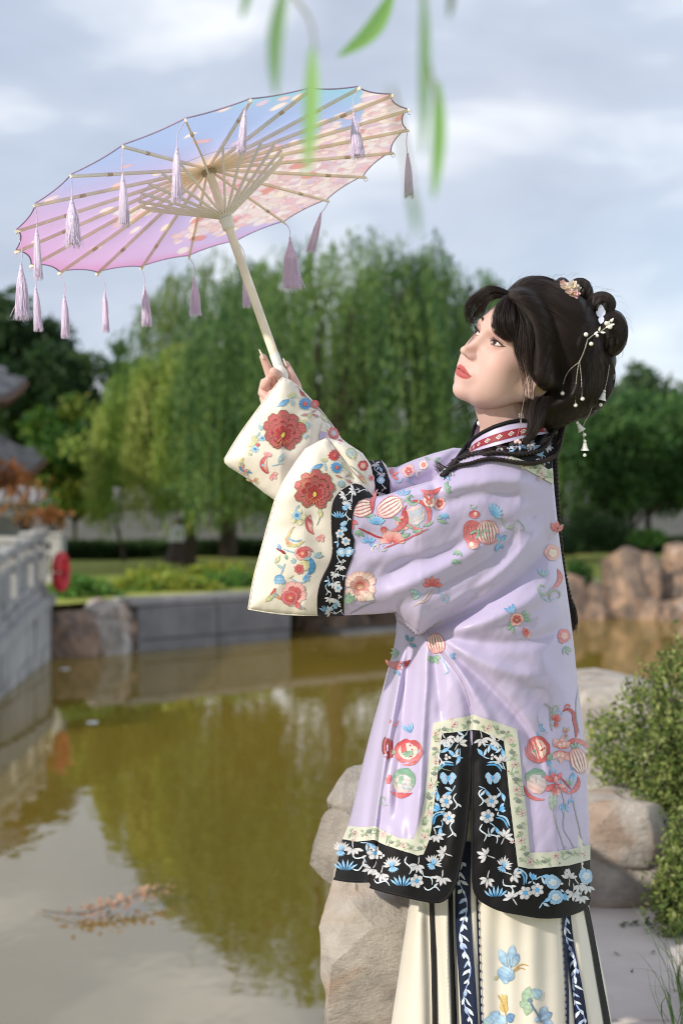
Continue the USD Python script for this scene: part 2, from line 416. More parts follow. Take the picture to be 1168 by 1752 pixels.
# ------------------------------------------------------------------ rocks
def rock_mesh(pts, edge=0.03, amp=0.03, freq=6.0, seed=0, chisel=16, depth=.24):
    """A broken block: the hull of the points, chiselled by random planes, then roughened."""
    h = trimesh.convex.convex_hull(np.asarray(pts, float))
    v, f = trimesh.remesh.subdivide_to_size(h.vertices, h.faces, edge, max_iter=12)
    m = trimesh.Trimesh(v, f, process=True)
    v = np.array(m.vertices)
    c = v.mean(0)
    g = np.random.default_rng(seed)
    r = np.linalg.norm(v - c, axis=1).mean()
    w = meshkit.fbm(v * freq * .5 + 5, 3, seed + 2) - .5
    for k in range(chisel):
        d = rand_dirs(g, 1)[0] * [1, 1, .8]
        d = d / np.linalg.norm(d)
        s_ = (v - c) @ d + w * r * .07
        t = s_.max() - r * depth * g.uniform(.35, 1.3)
        over = np.clip(s_ - t, 0, None)
        v = v - d * (over * .92)[:, None]
    m = trimesh.Trimesh(v, m.faces, process=False)
    n = np.array(m.vertex_normals)
    q = v * freq
    dsp = (meshkit.fbm(q * [1, 1, 1.6], 5, seed) - .5) * 1.6
    crack = np.clip(.06 - np.abs(meshkit.fbm(v * freq * .45 + 31, 3, seed + 7) - .5), 0, 1) / .06
    v = v + n * ((dsp * .75 - 1.3 * crack ** 2) * amp)[:, None]
    return v, np.array(m.faces)


def rand_rock(c, s, seed, edge=0.05, amp=None, freq=None):
    g = np.random.default_rng(seed)
    d = rand_dirs(g, 13) * (np.array(s) / 2) * g.uniform(.85, 1.3, (13, 1))
    mx = max(s)
    an = np.arange(7) * 2 * np.pi / 7 + g.uniform(0, 1)
    d = np.vstack([d, np.c_[np.cos(an) * s[0] * .55, np.sin(an) * s[1] * .55, np.full(7, -s[2] * .55)] * g.uniform(.85, 1.1, (7, 1)), np.c_[np.cos(an) * s[0] * .36, np.sin(an) * s[1] * .36, s[2] * g.uniform(.3, .5, 7)]])
    return rock_mesh(np.array(c) + d, edge, amp or .05 * mx, freq or 2.6 / mx, seed, 8, .13)


def rock_px(front, back_shift, edge=.013, chisel=10, depth=.10, **kw):
    """front: (px, py, d) points; the far side is the same ring pushed back."""
    fr = np.array(front, float)
    mid = fr[:, :2].mean(0)
    fr[:, :2] = mid + (fr[:, :2] - mid) * 1.13
    a = P(*fr.T)
    b = a + np.array(back_shift)
    c = a.mean(0)
    return rock_mesh(np.vstack([a, c + (b - c) * [0.85, 1, 0.9] + 0]), edge, chisel=chisel, depth=depth, **kw)


bank = [
    ('tall weathered boulder rising from the water on the near bank, left of the cream skirt',
     [(556, 1600, 3.05), (572, 1520, 3.05), (620, 1490, 3.1), (735, 1480, 3.1), (760, 1600, 2.98), (745, 1790, 3.0), (640, 1600, 2.98), (575, 1660, 2.98), (566, 1800, 3.0), (590, 2100, 3.05), (760, 2100, 3.1)], (.1, .5, 0), dict(amp=.016, freq=7, seed=21)),
    ('angular grey boulder behind the left hem of the lilac coat',
     [(541, 1478, 3.45), (552, 1405, 3.4), (600, 1328, 3.5), (720, 1325, 3.5), (780, 1400, 3.4), (760, 1530, 3.4), (640, 1545, 3.4), (590, 1400, 3.38)], (.12, .5, -.05), dict(amp=.015, freq=7, seed=5)),
    ('long tan block of rock at the back of the paving, right of the skirt',
     [(985, 1390, 4.35), (1060, 1378, 4.32), (1128, 1395, 4.32), (1150, 1440, 4.35), (1150, 1562, 4.35), (985, 1568, 4.3), (900, 1566, 4.3), (900, 1400, 4.35), (1140, 1500, 4.28), (1000, 1450, 4.26)], (.05, .55, .02), dict(amp=.018, freq=5, seed=33)),
    ('flat pale rock lying behind the long tan block',
     [(980, 1350, 5.2), (1060, 1335, 5.15), (1140, 1350, 5.2), (1150, 1440, 5.2), (970, 1440, 5.2)], (0, .7, .0), dict(amp=.02, freq=4, seed=43)),
    ('low pale rock at the water behind the coat hem, half under the shrub',
     [(975, 1215, 6.6), (1005, 1186, 6.5), (1080, 1182, 6.5), (1180, 1200, 6.5), (1200, 1330, 6.4), (960, 1330, 6.4)], (0, .9, 0), dict(amp=.03, freq=3, seed=53)),
]
for lab, fr, sh, kw in bank:
    obj('bank_rock', rock_px(fr, sh, **kw), M['rock'], smooth=28, label=lab, cat='rock')

far_rocks = [
    ('dark brown boulder in the water at the end of the marble terrace', (120, 1088, 18.8), (.74, .6, .68), 61),
    ('pale cracked boulder between the dark boulder and the pond wall', (176, 1078, 19.2), (.80, .6, .80), 62),
    ('low boulder at the left end of the pond wall', (222, 1092, 19.4), (.4, .5, .55), 65),
    ('large sunlit orange boulder on the far bank, right of the coat', (1083, 998, 25.6), (1.15, 1.0, 1.35), 63),
    ('tall grey stone on top of the far bank rocks at the right edge', (1160, 958, 26.3), (.75, .8, .62), 64),
    ('flat topped block under the tall grey stone at the right edge', (1160, 1000, 25.9), (1.1, .9, .42), 66),
    ('reddish block at the waterline at the right edge', (1155, 1040, 25.6), (1.0, .9, .55), 67),
    ('shaded boulder at the waterline left of the orange boulder', (1022, 1030, 25.5), (.7, .8, .7), 68),
    ('dark low boulder behind the coat on the far bank', (960, 1020, 25.4), (1.0, .8, .8), 69),
    ('low dark boulder under the grassy ledge behind the near sleeve', (560, 1065, 23.0), (1.3, .6, .55), 70),
    ('dark boulder under the grassy ledge beside the coat front', (650, 1060, 23.8), (1.1, .6, .6), 71),
    ('small shaded boulder under the grassy ledge between two boulders', (605, 1072, 23.2), (.7, .6, .45), 72),
    ('wide low boulder at the waterline under the flat topped block', (1128, 1048, 25.3), (.9, .7, .4), 74),
    ('brown boulder at the waterline beside the bush on the far bank', (1000, 1046, 25.4), (.7, .6, .4), 75),
    ('small tan stone wedged right of the orange boulder', (1118, 1000, 25.9), (.5, .5, .6), 76),
    ('orange sided boulder behind the shrub on the far bank', (1110, 1045, 25.3), (.6, .7, .5), 73),
]
for lab, (px, py, d), s, seed in far_rocks:
    obj('far_rock', rand_rock(P(px, py, d), s, seed, edge=.07), M['rock' if 'pale' in lab else 'far_rock'], smooth=24, label=lab, cat='rock')

# near bank: stone paving the person stands on
slab = thing('paving', 'pale stone paving on the near bank under the skirt', 'paving', (0.9, 3.4, 0), kind='structure')
slab_edges = [0.20, 0.78, 1.03]
for k, (x0, x1, y0, y1) in enumerate([(0.12, 0.50, 2.2, 3.05), (0.507, 1.00, 2.2, 3.35), (0.507, 1.02, 3.357, 4.32), (0.16, 0.50, 3.057, 4.25), (0.25, 1.0, 0.8, 2.193)]):
    obj('paving_slab', bevel_box(((x0 + x1) / 2, (y0 + y1) / 2, -.09), (x1 - x0, y1 - y0, .18), .008), M['slab'], slab)
bank_poly = Polygon([(-.05, .5), (.1, 2.4), (.3, 3.4), (.6, 4.25), (1.2, 4.9), (2.2, 5.4), (4.5, 5.0), (5, .5)])
pts, f, nb = tri_polygon(bank_poly, .16)
zz = -.14 + .1 * meshkit.fbm(np.c_[pts * 3, pts[:, :1] * 0], 3, 4)
zz[:nb] = -1.0
obj('near_bank', (np.c_[pts, zz], f), M['soil'], smooth=True, kind='structure', label='earth bank around the paving', cat='bank')

# ------------------------------------------------------------------ marble terrace with railing
ter = thing('marble_terrace', 'weathered marble terrace wall curving down to the water at the left', 'terrace', (-3.8, 18.6, WATER))
tx = np.array([-3.80, -3.72, -3.62, -3.50, -3.42, -3.40, -3.40])
ty = np.array([18.6, 17.6, 16.2, 14.8, 13.4, 11.5, 9.0])
tz = np.array([0.10, 0.085, 0.02, -0.09, -0.20, -0.36, -0.55])
def tpos(s):
    i = np.interp(s, [0, 1], [0, len(tx) - 1])
    k = np.arange(len(tx))
    return np.array([np.interp(i, k, tx), np.interp(i, k, ty), np.interp(i, k, tz)])
nseg = 13
for k in range(nseg):
    a, b = tpos(k / nseg), tpos((k + 1) / nseg)
    for r in range(2):
        z0a, z1a = [WATER - .3 + (a[2] - .1 - WATER + .3) * (r + q_) / 2 for q_ in (0, 1)]
        z0b, z1b = [WATER - .3 + (b[2] - .1 - WATER + .3) * (r + q_) / 2 for q_ in (0, 1)]
        g = .006
        t = unit((b - a)[:2])
        off = np.array([t[1], -t[0]]) if t[1] > 0 else np.array([-t[1], t[0]])
        a2, b2 = a[:2] + t * g, b[:2] - t * g
        w = .5
        bl = .02 * rng.uniform(0, 1)
        vv = []
        for p_, z0_, z1_ in ((a2, z0a, z1a), (b2, z0b, z1b)):
            vv += [(*(p_ + off * bl), z0_ + g), (*(p_ + off * bl), z1_ - g), (*(p_ - off * w), z0_ + g), (*(p_ - off * w), z1_ - g)]
        obj('wall_stone', tm(trimesh.convex.convex_hull(np.array(vv))), M['marble_stain'], ter)
    off3 = np.array([off[0], off[1], 0])
    for nm, o0, o1, h0, h1 in (('coping', .07, -.5, -.094, .03), ('plinth', -.03, -.27, .034, .11)):
        vv = []
        for p_ in (a, b):
            for oo in (o0, o1):
                for hh in (h0, h1):
                    vv.append(p_ + off3 * oo + [0, 0, hh])
        vv = np.array(vv); c_ = vv.mean(0)
        vv[:, :2] = c_[:2] + (vv[:, :2] - c_[:2]) * .995
        obj(nm, tm(trimesh.convex.convex_hull(vv)), M['marble'], ter)
# terrace deck behind
deck = np.array([(*tpos(s)[:2], tpos(s)[2] - .02) for s in np.linspace(0, 1, 20)])
dv = np.vstack([deck - [.3, 0, 0], deck * [0, 1, 1] + [-9, 0, 0]])
dq = np.array([[i, i + 1, 20 + i + 1, 20 + i] for i in range(19)])
obj('terrace_deck', (dv, dq), M['marble'], ter, smooth=True)

rail = thing('marble_railing', 'grey marble railing along the edge of the terrace at the left', 'railing', (-3.9, 18.4, .1))
def railing(parent, pts, h=.82, bay=1.5, skip_last=False):
    pts = np.array(pts)
    for k in range(len(pts) - 1):
        a, b = pts[k], pts[k + 1]
        d = (b - a); L = np.linalg.norm(d[:2]); t2 = d[:2] / L; ang = math.atan2(d[1], d[0])
        def bar(name, s0, s1, z0, z1, th, nrm_off=0):
            vv = []
            for s in (s0, s1):
                p_ = a + d * s / L
                n2 = np.array([-t2[1], t2[0]])
                for o in (-th / 2, th / 2):
                    for z in (z0, z1):
                        vv.append((p_[0] + n2[0] * (o + nrm_off), p_[1] + n2[1] * (o + nrm_off), p_[2] + z))
            obj(name, tm(trimesh.convex.convex_hull(np.array(vv))), M['marble'], parent)
        # post
        obj('post', cat_meshes([bevel_box((a[0], a[1], a[2] + h * .5), (.17, .17, h), .012, ang), bevel_box((a[0], a[1], a[2] + h + .035), (.20, .20, .06), .015, ang)]), M['marble'], parent)
        bar('top_rail', .09, L - .09, h * .88, h * .99, .13)
        bar('middle_rail', .09, L - .09, h * .62, h * .70, .09)
        bar('bottom_rail', .09, L - .09, .0, .1, .11)
        bar('panel', .16, L - .16, .104, h * .615, .05)
        nb_ = max(3, int(L / .22))
        for q_ in range(nb_):
            s = .09 + (L - .18) * (q_ + .5) / nb_
            bar('baluster', s - .028, s + .028, h * .702, h * .878, .055)
        for q_ in range(max(2, int(L / .3))):
            s = .16 + (L - .32) * (q_ + .5) / max(2, int(L / .3))
            bar('panel_rib', s - .03, s + .03, .106, h * .61, .075)
    a = pts[-1]
    obj('post', cat_meshes([bevel_box((a[0], a[1], a[2] + h * .5), (.17, .17, h), .012, ang), bevel_box((a[0], a[1], a[2] + h + .035), (.20, .20, .06), .015, ang)]), M['marble'], parent)
railing(rail, [tpos(s) + [-.15, 0, .11] for s in (0.015, .17, .33, .5, .66, .83)], h=.70)
rail2 = thing('marble_railing', 'second marble railing behind, running left from the terrace end', 'railing', (-4.2, 20.0, .1))
railing(rail2, [(-4.1, 20.6, .18), (-5.6, 20.9, .2), (-7.1, 21.2, .2)], h=.66)

# red life ring hanging on the end post
c = np.array([-3.56, 18.05, .44])
t_ = np.linspace(0, 2 * np.pi, 48)
rv, rf = tube(c + np.c_[.03 * np.cos(t_), .14 * np.cos(t_), .20 * np.sin(t_)], .062, 12, caps=False)
lb = thing('life_ring', 'bright red life ring hanging on the outer end post of the marble railing', 'life ring', c)
obj('ring', (rv, rf), M['redpaint'], lb, smooth=True)
# ------------------------------------------------------------------ garden wall, hedge, pavilion
gw = thing('garden_wall', 'long grey brick garden wall with a tiled coping behind the willows', 'wall', (0, 39.5, 0))
for k in range(9):
    x0 = -12.5 + k * 3.2
    obj('wall_panel', bevel_box((x0 + 1.6, 39.5, .68), (3.19, .36, 1.36), .01), M['brickwall'], gw)
tv = []
for k in range(9):
    x0 = -12.5 + k * 3.2
    obj('cap_slab', bevel_box((x0 + 1.6, 39.5, 1.39), (3.19, .62, .06), .01), M['tile'], gw)
    obj('ridge', tube([(x0 + .01, 39.5, 1.80), (x0 + 3.19, 39.5, 1.80)], .085, 10), M['tile'], gw, smooth=40)
    ms = []
    obj('tile_bed', (np.array([(x0, 39.16, 1.44), (x0 + 3.2, 39.16, 1.44), (x0 + 3.2, 39.5, 1.76), (x0, 39.5, 1.76), (x0, 39.84, 1.44), (x0 + 3.2, 39.84, 1.44)]), np.array([[0, 1, 2, 3], [3, 2, 5, 4]])), M['tile'], gw)
    for q_ in range(14):
        x = x0 + .115 + q_ * .2285
        if -10.5 < x < 0.5 or 5.5 < x < 10:
            obj('roof_tile', tube([(x, 39.12, 1.45), (x, 39.5, 1.80)], [.075, .07], 6), M['tile'], gw, smooth=40)

hg = thing('hedge', 'long clipped dark green hedge in front of the garden wall', 'hedge', (-1, 32.5, 0))
def leaf_cloud(g, centers, radii, n, size, cols, squash=1.0, down=0.0, shell=0.55, sun_c=None):
    """n leaves spread through blobs; colours from cols (two or more) by clump and by chance."""
    centers = np.asarray(centers, float); radii = np.broadcast_to(np.asarray(radii, float), (len(centers),)) if np.ndim(radii) < 2 else np.asarray(radii, float)
    vol = radii ** 2 if radii.ndim == 1 else radii.prod(1) ** (2 / 3)
    idx = g.choice(len(centers), n, p=vol / vol.sum())
    d = rand_dirs(g, n)
    r = (shell + (1 - shell) * g.random(n) ** .6) * g.choice([1, 1, .7], n)
    rr = radii[idx] if radii.ndim == 2 else radii[idx][:, None] * np.array([1, 1, squash])
    p = centers[idx] + d * r[:, None] * rr
    ld = unit(rand_dirs(g, n) + d * .5 + [0, 0, -down])
    w = unit(np.cross(ld, rand_dirs(g, n)))
    v, f = leaf_quads(p, ld, w, size * g.uniform(.7, 1.3, n), size * .55 * g.uniform(.7, 1.3, n))
    cols = np.asarray(cols, float)
    tone = np.clip(meshkit.fbm(centers[idx] * 1.7 + 3, 2, 8) * 1.2 - .1 + g.normal(0, .18, n), 0, .999) * (len(cols) - 1)
    k = np.clip(np.floor(tone).astype(int), 0, len(cols) - 2)
    c = cols[k] + (cols[k + 1] - cols[k]) * (tone - k)[:, None]
    c = c * g.uniform(.75, 1.25, (n, 1))
    return v, f, np.repeat(c, 4, 0)

g = np.random.default_rng(3)
n = 26000
hx = g.uniform(-7.5, 9, n)
hy0 = np.interp(hx, [-7.5, -1, 9], [30.0, 33, 36])
face = g.random(n)
top = face < .3
hz = np.where(top, .48 + g.normal(0, .03, n), g.uniform(0.02, .48, n))
hy = hy0 + np.where(top, g.uniform(0, .9, n), g.normal(0, .04, n))
pc = np.c_[hx, hy, hz]
ld = unit(rand_dirs(g, n) + np.where(top[:, None], [0, 0, 1.0], [0, -1.0, .3]))
v, f = leaf_quads(pc, ld, unit(np.cross(ld, rand_dirs(g, n))), g.uniform(.07, .13, n), .06)
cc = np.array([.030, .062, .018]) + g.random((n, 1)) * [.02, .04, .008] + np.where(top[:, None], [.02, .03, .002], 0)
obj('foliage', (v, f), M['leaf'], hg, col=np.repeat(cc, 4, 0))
hp = np.array([[-7.5, 30.08], [-1, 33.08], [9, 36.08]])
core = cat_meshes([tm(trimesh.convex.convex_hull(np.array([[*(a + o), z] for a in (hp[k], hp[k + 1]) for o in ([0, 0.02], [0, .8]) for z in (0, .43)]))) for k in range(2)])
obj('branches', core, M['soil'], hg)

# pavilion at the left edge
pav = thing('pavilion', 'traditional pavilion with upturned grey tiled roofs cut by the left edge', 'pavilion', (-8.3, 24.5, 0))
def tiled_roof(parent, cx_, cy_, half, z_eave, z_top, up, top_half, nt=30):
    """A square hipped roof with upturned corners: four curved sides, tile rolls, hips and eave rafters."""
    def eave(u):  # u in -1..1 along a side
        return up * np.abs(u) ** 3.2
    def surf(side, u, t):
        h = half + (top_half - half) * t + .14 * np.abs(u) ** 4 * (1 - t)
        x, y = h * u, -h
        z = z_eave + (z_top - z_eave) * (t * .62 + .38 * t ** 2.2) + eave(u) * (1 - t) ** 2
        for _ in range(side):
            x, y = -y, x
        return np.stack([cx_ + x, cy_ + y, z], -1)
    for s in range(4):
        U, T = np.meshgrid(np.linspace(-1, 1, 33), np.linspace(0, 1, 14), indexing='ij')
        X = surf(s, U, T)
        i, j = np.meshgrid(np.arange(32), np.arange(13), indexing='ij')
        q = np.stack([i * 14 + j, (i + 1) * 14 + j, (i + 1) * 14 + j + 1, i * 14 + j + 1], -1).reshape(-1, 4)
        obj('roof_side', (X.reshape(-1, 3), q), M['tile'], parent, smooth=True)
        obj('soffit', ((X - [0, 0, .14]).reshape(-1, 3) * 1.0, q), M['wood_dark'], parent, smooth=True)
        if s in (0, 1):
            for k in range(nt):
                u = -0.97 + 1.94 * k / (nt - 1)
                obj('tile_roll', tube(surf(s, np.full(9, u), np.linspace(0, 1, 9)) + [0, 0, .03], .055, 6), M['tile'], parent, smooth=40)
                e = surf(s, np.array([u, u]), np.array([0.0, .22])) - [0, 0, .19]
                obj('rafter', tube(e, .04, 5), M['wood_dark'], parent)
            E_ = surf(s, np.linspace(-1, 1, 40), np.zeros(40)) - [0, 0, .07]
            obj('eave_board', tube(E_, .06, 6), M['wood_dark'], parent, smooth=40)
        hip = surf(s, np.ones(14), np.linspace(-.02, 1, 14)) + [0, 0, .08]
        hip[0] += [0, 0, .1]
        obj('hip_ridge', tube(hip, np.linspace(.10, .09, 14), 8), M['tile'], parent, smooth=40)
tiled_roof(pav, -8.75, 25.2, 2.75, 1.85, 3.0, .42, 1.7)
obj('lantern_storey', bevel_box((-8.75, 25.2, 3.25), (3.3, 3.3, 1.1), .02), M['wood_dark'], pav)
tiled_roof(pav, -8.75, 25.2, 2.45, 3.3, 5.2, .48, .1)
obj('finial', loft_revolve([(0, 0), (.16, 0), (.2, .15), (.08, .3), (.14, .45), (0, .8)], (-8.75, 25.2, 5.15), (0, 0, 1), 14), M['tile'], pav, smooth=40)
for sx in (-1, 1):
    for sy in (-1, 1):
        obj('column', tube([(-8.75 + sx * 1.75, 25.2 + sy * 1.75, 0), (-8.75 + sx * 1.75, 25.2 + sy * 1.75, 2.2)], .13, 12), M['wood_dark'], pav, smooth=40)
obj('beam', cat_meshes([box((-8.75, 25.2 + s * 1.75, 2.0), (3.6, .12, .25)) for s in (-1, 1)] + [box((-8.75 + s * 1.75, 25.2, 2.0), (.12, 3.3, .25)) for s in (-1, 1)]), M['wood_dark'], pav)
gt = thing('gate_wall', 'short pale plaster wall behind the marble railing at the left edge', 'wall', (-6.6, 28, 0))
obj('wall_face', bevel_box((-7.1, 28.0, .56), (1.6, .3, 1.12), .02), M['plaster'], gt)
obj('end_post', bevel_box((-6.20, 28.0, .58), (.14, .34, 1.16), .01), M['wood_dark'], gt)

# ------------------------------------------------------------------ trees
def limb(a, b, r0, r1, g, n=8, wob=.12):
    p = np.asarray(a) + np.linspace(0, 1, n)[:, None] * (np.asarray(b) - np.asarray(a))
    w = g.normal(0, wob, (n, 3)) * np.linspace(0, 1, n)[:, None] * np.linalg.norm(np.asarray(b) - np.asarray(a)) * .25
    return tube(p + w * np.sin(np.linspace(0, np.pi, n))[:, None], np.linspace(r0, r1, n), 7)


def willow(name, label, base, h, rx, ry, n_strand, cols, seed, leaf=.13, skirt=.9, lob=None, per=46, lean=0.0):
    g = np.random.default_rng(seed)
    base = np.asarray(base, float)
    t = thing(name, label, 'tree', base)
    tops = []
    ms = [limb(base - [0, 0, .1], base + [lean, 0, h * .42], .26 * h / 8, .16 * h / 8, g, wob=.05)]
    fork = base + [lean, 0, h * .42]
    for k in range(9):
        a = 2 * np.pi * k / 9 + g.uniform(-.3, .3)
        e = base + [lean + rx * .62 * np.cos(a), ry * .62 * np.sin(a), h * g.uniform(.74, .9)]
        ms.append(limb(fork, e, .10 * h / 8, .03, g)); tops.append(e)
    obj('trunk', cat_meshes(ms), M['bark'], t, smooth=40)
    # hanging strands grouped in bunches from the crown's dome
    nb = n_strand // 9
    a = g.uniform(0, 2 * np.pi, nb); rr = np.sqrt(g.random(nb)) ** .85
    if lob is None:
        dome = np.sqrt(np.clip(1 - (rr * .93) ** 2, 0, 1))
    bx = base[0] + lean + rx * rr * np.cos(a); by = base[1] + ry * rr * np.sin(a)
    bz = base[2] + h * (.55 + .45 * dome) + g.normal(0, .018 * h, nb)
    P0 = np.repeat(np.c_[bx, by, bz], 9, 0) + g.normal(0, .20 * rx / 3, (nb * 9, 3)) * [1, 1, .7]
    n = len(P0)
    L = np.clip(g.normal(.60, .17, n), .15, .95) * h * np.repeat(g.uniform(.7, 1.15, nb), 9)
    L = np.minimum(L, (P0[:, 2] - base[2]) - g.uniform(skirt * .7, skirt * 1.3, n))
    L = np.maximum(L, .5)
    out = np.c_[np.cos(np.repeat(a, 9)), np.sin(np.repeat(a, 9)), np.zeros(n)]
    s = g.random((n, per))
    # each strand arches out then falls
    arch = .17 * rx * np.repeat(rr, 9)
    X = P0[:, None] + out[:, None] * (arch[:, None] * (1 - np.exp(-s * 4)))[..., None] + np.array([0, 0, -1.0]) * (s * L[:, None])[..., None] + np.array([0, 0, 1.0]) * (.05 * rx * np.sin(np.minimum(s * 5, np.pi)))[..., None]
    X = X + (.05 * np.sin(s * 6 + g.uniform(0, 6, (n, 1))))[..., None] * g.normal(size=(n, 1, 3)) * [1, 1, 0]
    X = X.reshape(-1, 3) + g.normal(0, .012, (n * per, 3))
    m = len(X)
    ld = unit(np.array([0, 0, -1.0]) + g.normal(0, .42, (m, 3)))
    w = unit(np.cross(ld, rand_dirs(g, m)))
    v, f = leaf_quads(X, ld, w, leaf * g.uniform(.7, 1.4, m), leaf * .2 * g.uniform(.8, 1.3, m), .12)
    cols = np.asarray(cols, float)
    tb = np.clip(g.normal(.5, .30, nb), 0, 1)
    tt = np.clip(np.repeat(np.repeat(tb, 9), per) + g.normal(0, .15, m), 0, .999) * (len(cols) - 1)
    k = np.floor(tt).astype(int).clip(0, len(cols) - 2)
    c = cols[k] + (cols[k + 1] - cols[k]) * (tt - k)[:, None]
    c = c * g.uniform(.8, 1.2, (m, 1))
    obj('crown', (v, f), M['leaf'], t, col=np.repeat(c, 4, 0))
    return t


DARK = [(.032, .085, .028), (.065, .15, .042), (.12, .22, .055), (.20, .30, .08)]
LIGHT = [(.10, .20, .035), (.19, .30, .05), (.30, .38, .07), (.42, .45, .13)]
xw = lambda px, d: (px - CX) / F * d
willow('willow_tree', 'tall dark weeping willow behind the umbrella handle and raised sleeves', (xw(575, 25), 25, 0), 6.0, 2.5, 2.3, 1100, DARK, 11, leaf=.125, skirt=1.15, per=44)
willow('willow_tree', 'yellow green weeping willow in front of the garden wall, left of the white cuffs', (xw(325, 27.0), 27.0, 0), 4.35, 1.65, 1.3, 900, LIGHT, 12, leaf=.14, skirt=1.12, per=44)
willow('willow_tree', 'tall weeping willow behind the left willow, under the umbrella rim', (xw(390, 32), 32, 0), 6.9, 2.3, 2.2, 600, [(.05, .115, .03), (.085, .165, .04), (.14, .22, .055), (.20, .26, .075)], 13, leaf=.155, skirt=1.35, per=42)
willow('willow_tree', 'tall weeping willow directly left of the woman\'s face', (xw(732, 26), 26, 0), 6.1, 1.75, 1.7, 760, DARK, 14, leaf=.13, skirt=1.0, per=42)
willow('willow_tree', 'low dark weeping willow behind the woman\'s back', (xw(955, 33), 33, 0), 4.1, 1.25, 1.4, 520, DARK, 15, leaf=.15, skirt=.35, per=40)


def tree(name, label, base, trunk_h, blobs, n, size, cols, seed, r0=.14, forks=(), cat='tree'):
    g = np.random.default_rng(seed)
    base = np.asarray(base, float)
    t = thing(name, label, cat, base)
    cs = np.array([b[:3] for b in blobs], float) + base
    rs = np.array([b[3] for b in blobs], float)
    top = base + [0, 0, trunk_h]
    ms = [limb(base - [0, 0, .1], top, r0, r0 * .7, g, wob=.1)]
    for c_ in (forks if len(forks) else cs[:7] - base):
        ms.append(limb(top, base + np.asarray(c_), r0 * .55, r0 * .15, g))
    obj('trunk', cat_meshes(ms), M['bark'], t, smooth=40)
    v, f, c = leaf_cloud(g, cs, rs, n, size, cols, down=.2, shell=.35)
    obj('crown', (v, f), M['leaf'], t, col=c)


def blobs(g, n, c, s, r):
    d = rand_dirs(g, n) * g.random((n, 1)) ** .4
    return [(*(np.array(c) + d[k] * s), r * g.uniform(.6, 1.25)) for k in range(n)]


gg = np.random.default_rng(5)
BROAD = [(.020, .048, .020), (.032, .075, .026), (.055, .11, .034), (.085, .14, .04)]
tree('broadleaf_tree', 'large dark green tree behind the pavilion roof at the left', (xw(50, 46), 46, 0), 2.2, blobs(gg, 52, (0, 0, 5.5), (3.0, 2.2, 2.4), .8), 27000, .26, BROAD, 21, r0=.28)
tree('broadleaf_tree', 'slim pointed green tree between the dark tree and the willows', (xw(212, 44), 44, 0), 1.5, blobs(gg, 12, (0, 0, 2.6), (.7, .7, 1.0), .5) + blobs(gg, 8, (-.1, 0, 5.2), (.22, .2, 1.3), .24) + blobs(gg, 14, (.3, 0, 4.0), (1.0, .9, 1.2), .5), 9000, .22, [(.03, .075, .022), (.05, .11, .03), (.10, .16, .04)], 22)
tree('young_tree', 'green and yellow young tree above the tiled wall, left of the willows', (xw(128, 34), 34, 0), .9, blobs(gg, 46, (0, 0, 2.55), (1.0, .9, 1.35), .42), 15000, .19, [(.025, .085, .018), (.045, .13, .02), (.09, .17, .02), (.26, .26, .03)], 23, r0=.07)
tree('broadleaf_tree', 'green tree with a forked dark trunk on the far bank behind the rocks', (xw(1072, 31), 31, 0), .62, blobs(gg, 60, (.15, .3, 2.45), (1.2, 1.2, 1.05), .5), 20000, .17, [(.025, .07, .022), (.042, .11, .03), (.065, .15, .036), (.10, .18, .04)], 24, r0=.09, forks=[(-.6, 0, 1.6), (.35, .1, 1.5), (-.3, .2, 2.4), (.5, 0, 2.6), (1.0, 0, 2.2)])
tree('broadleaf_tree', 'green tree with a straight trunk at the right edge of the far bank', (xw(1108, 32), 32, 0), 1.1, blobs(gg, 50, (.65, .6, 2.7), (1.2, 1.2, 1.2), .55), 18000, .18, [(.028, .08, .024), (.045, .12, .03), (.07, .16, .036), (.12, .20, .05)], 25, r0=.10)
tree('broadleaf_tree', 'pale distant tree on the skyline behind the woman\'s bun', (xw(1060, 60), 60, 0), 2.5, blobs(gg, 50, (0, 0, 5.0), (2.8, 2.0, 2.2), .8), 14000, .32, [(.05, .10, .045), (.08, .14, .06), (.11, .17, .07)], 26, r0=.2)
tree('broadleaf_tree', 'dense distant tree closing the gap under the willows', (xw(620, 52), 52, 0), 1.2, blobs(gg, 60, (0, 0, 2.6), (6.5, 1.5, 1.7), 1.0), 16000, .34, BROAD, 27, r0=.2)
tree('broadleaf_tree', 'dark distant tree seen below the large tree at the left', (xw(60, 60), 60, 0), 1.2, blobs(gg, 40, (0, 0, 1.9), (6.0, 1.5, 1.5), .9), 12000, .34, BROAD, 28, r0=.2)
# slim young trunks by the lawn
for k, (lab, px, py0, d, top_, dx) in enumerate([('slim young tree trunk leaning in front of the tiled wall', 217, 972, 30, 2.3, -.5), ('slender bare trunk under the left willow beside the walker', 300, 968, 31, 1.9, .25)]):
    b = np.array([xw(px, d), d, 0.02])
    t = thing('young_tree', lab, 'tree', b)
    g = np.random.default_rng(40 + k)
    obj('trunk', limb(b - [0, 0, .1], b + [dx, 0, top_], .045, .025, g), M['bark'], t, smooth=40)
    cb = [(*(b + [dx, 0, top_] + g.normal(0, .25, 3)), .3) for _ in range(5)]
    v, f, c = leaf_cloud(g, [c_[:3] for c_ in cb], [.32] * 5, 700, .12, LIGHT)
    obj('crown', (v, f), M['leaf'], t, col=c)

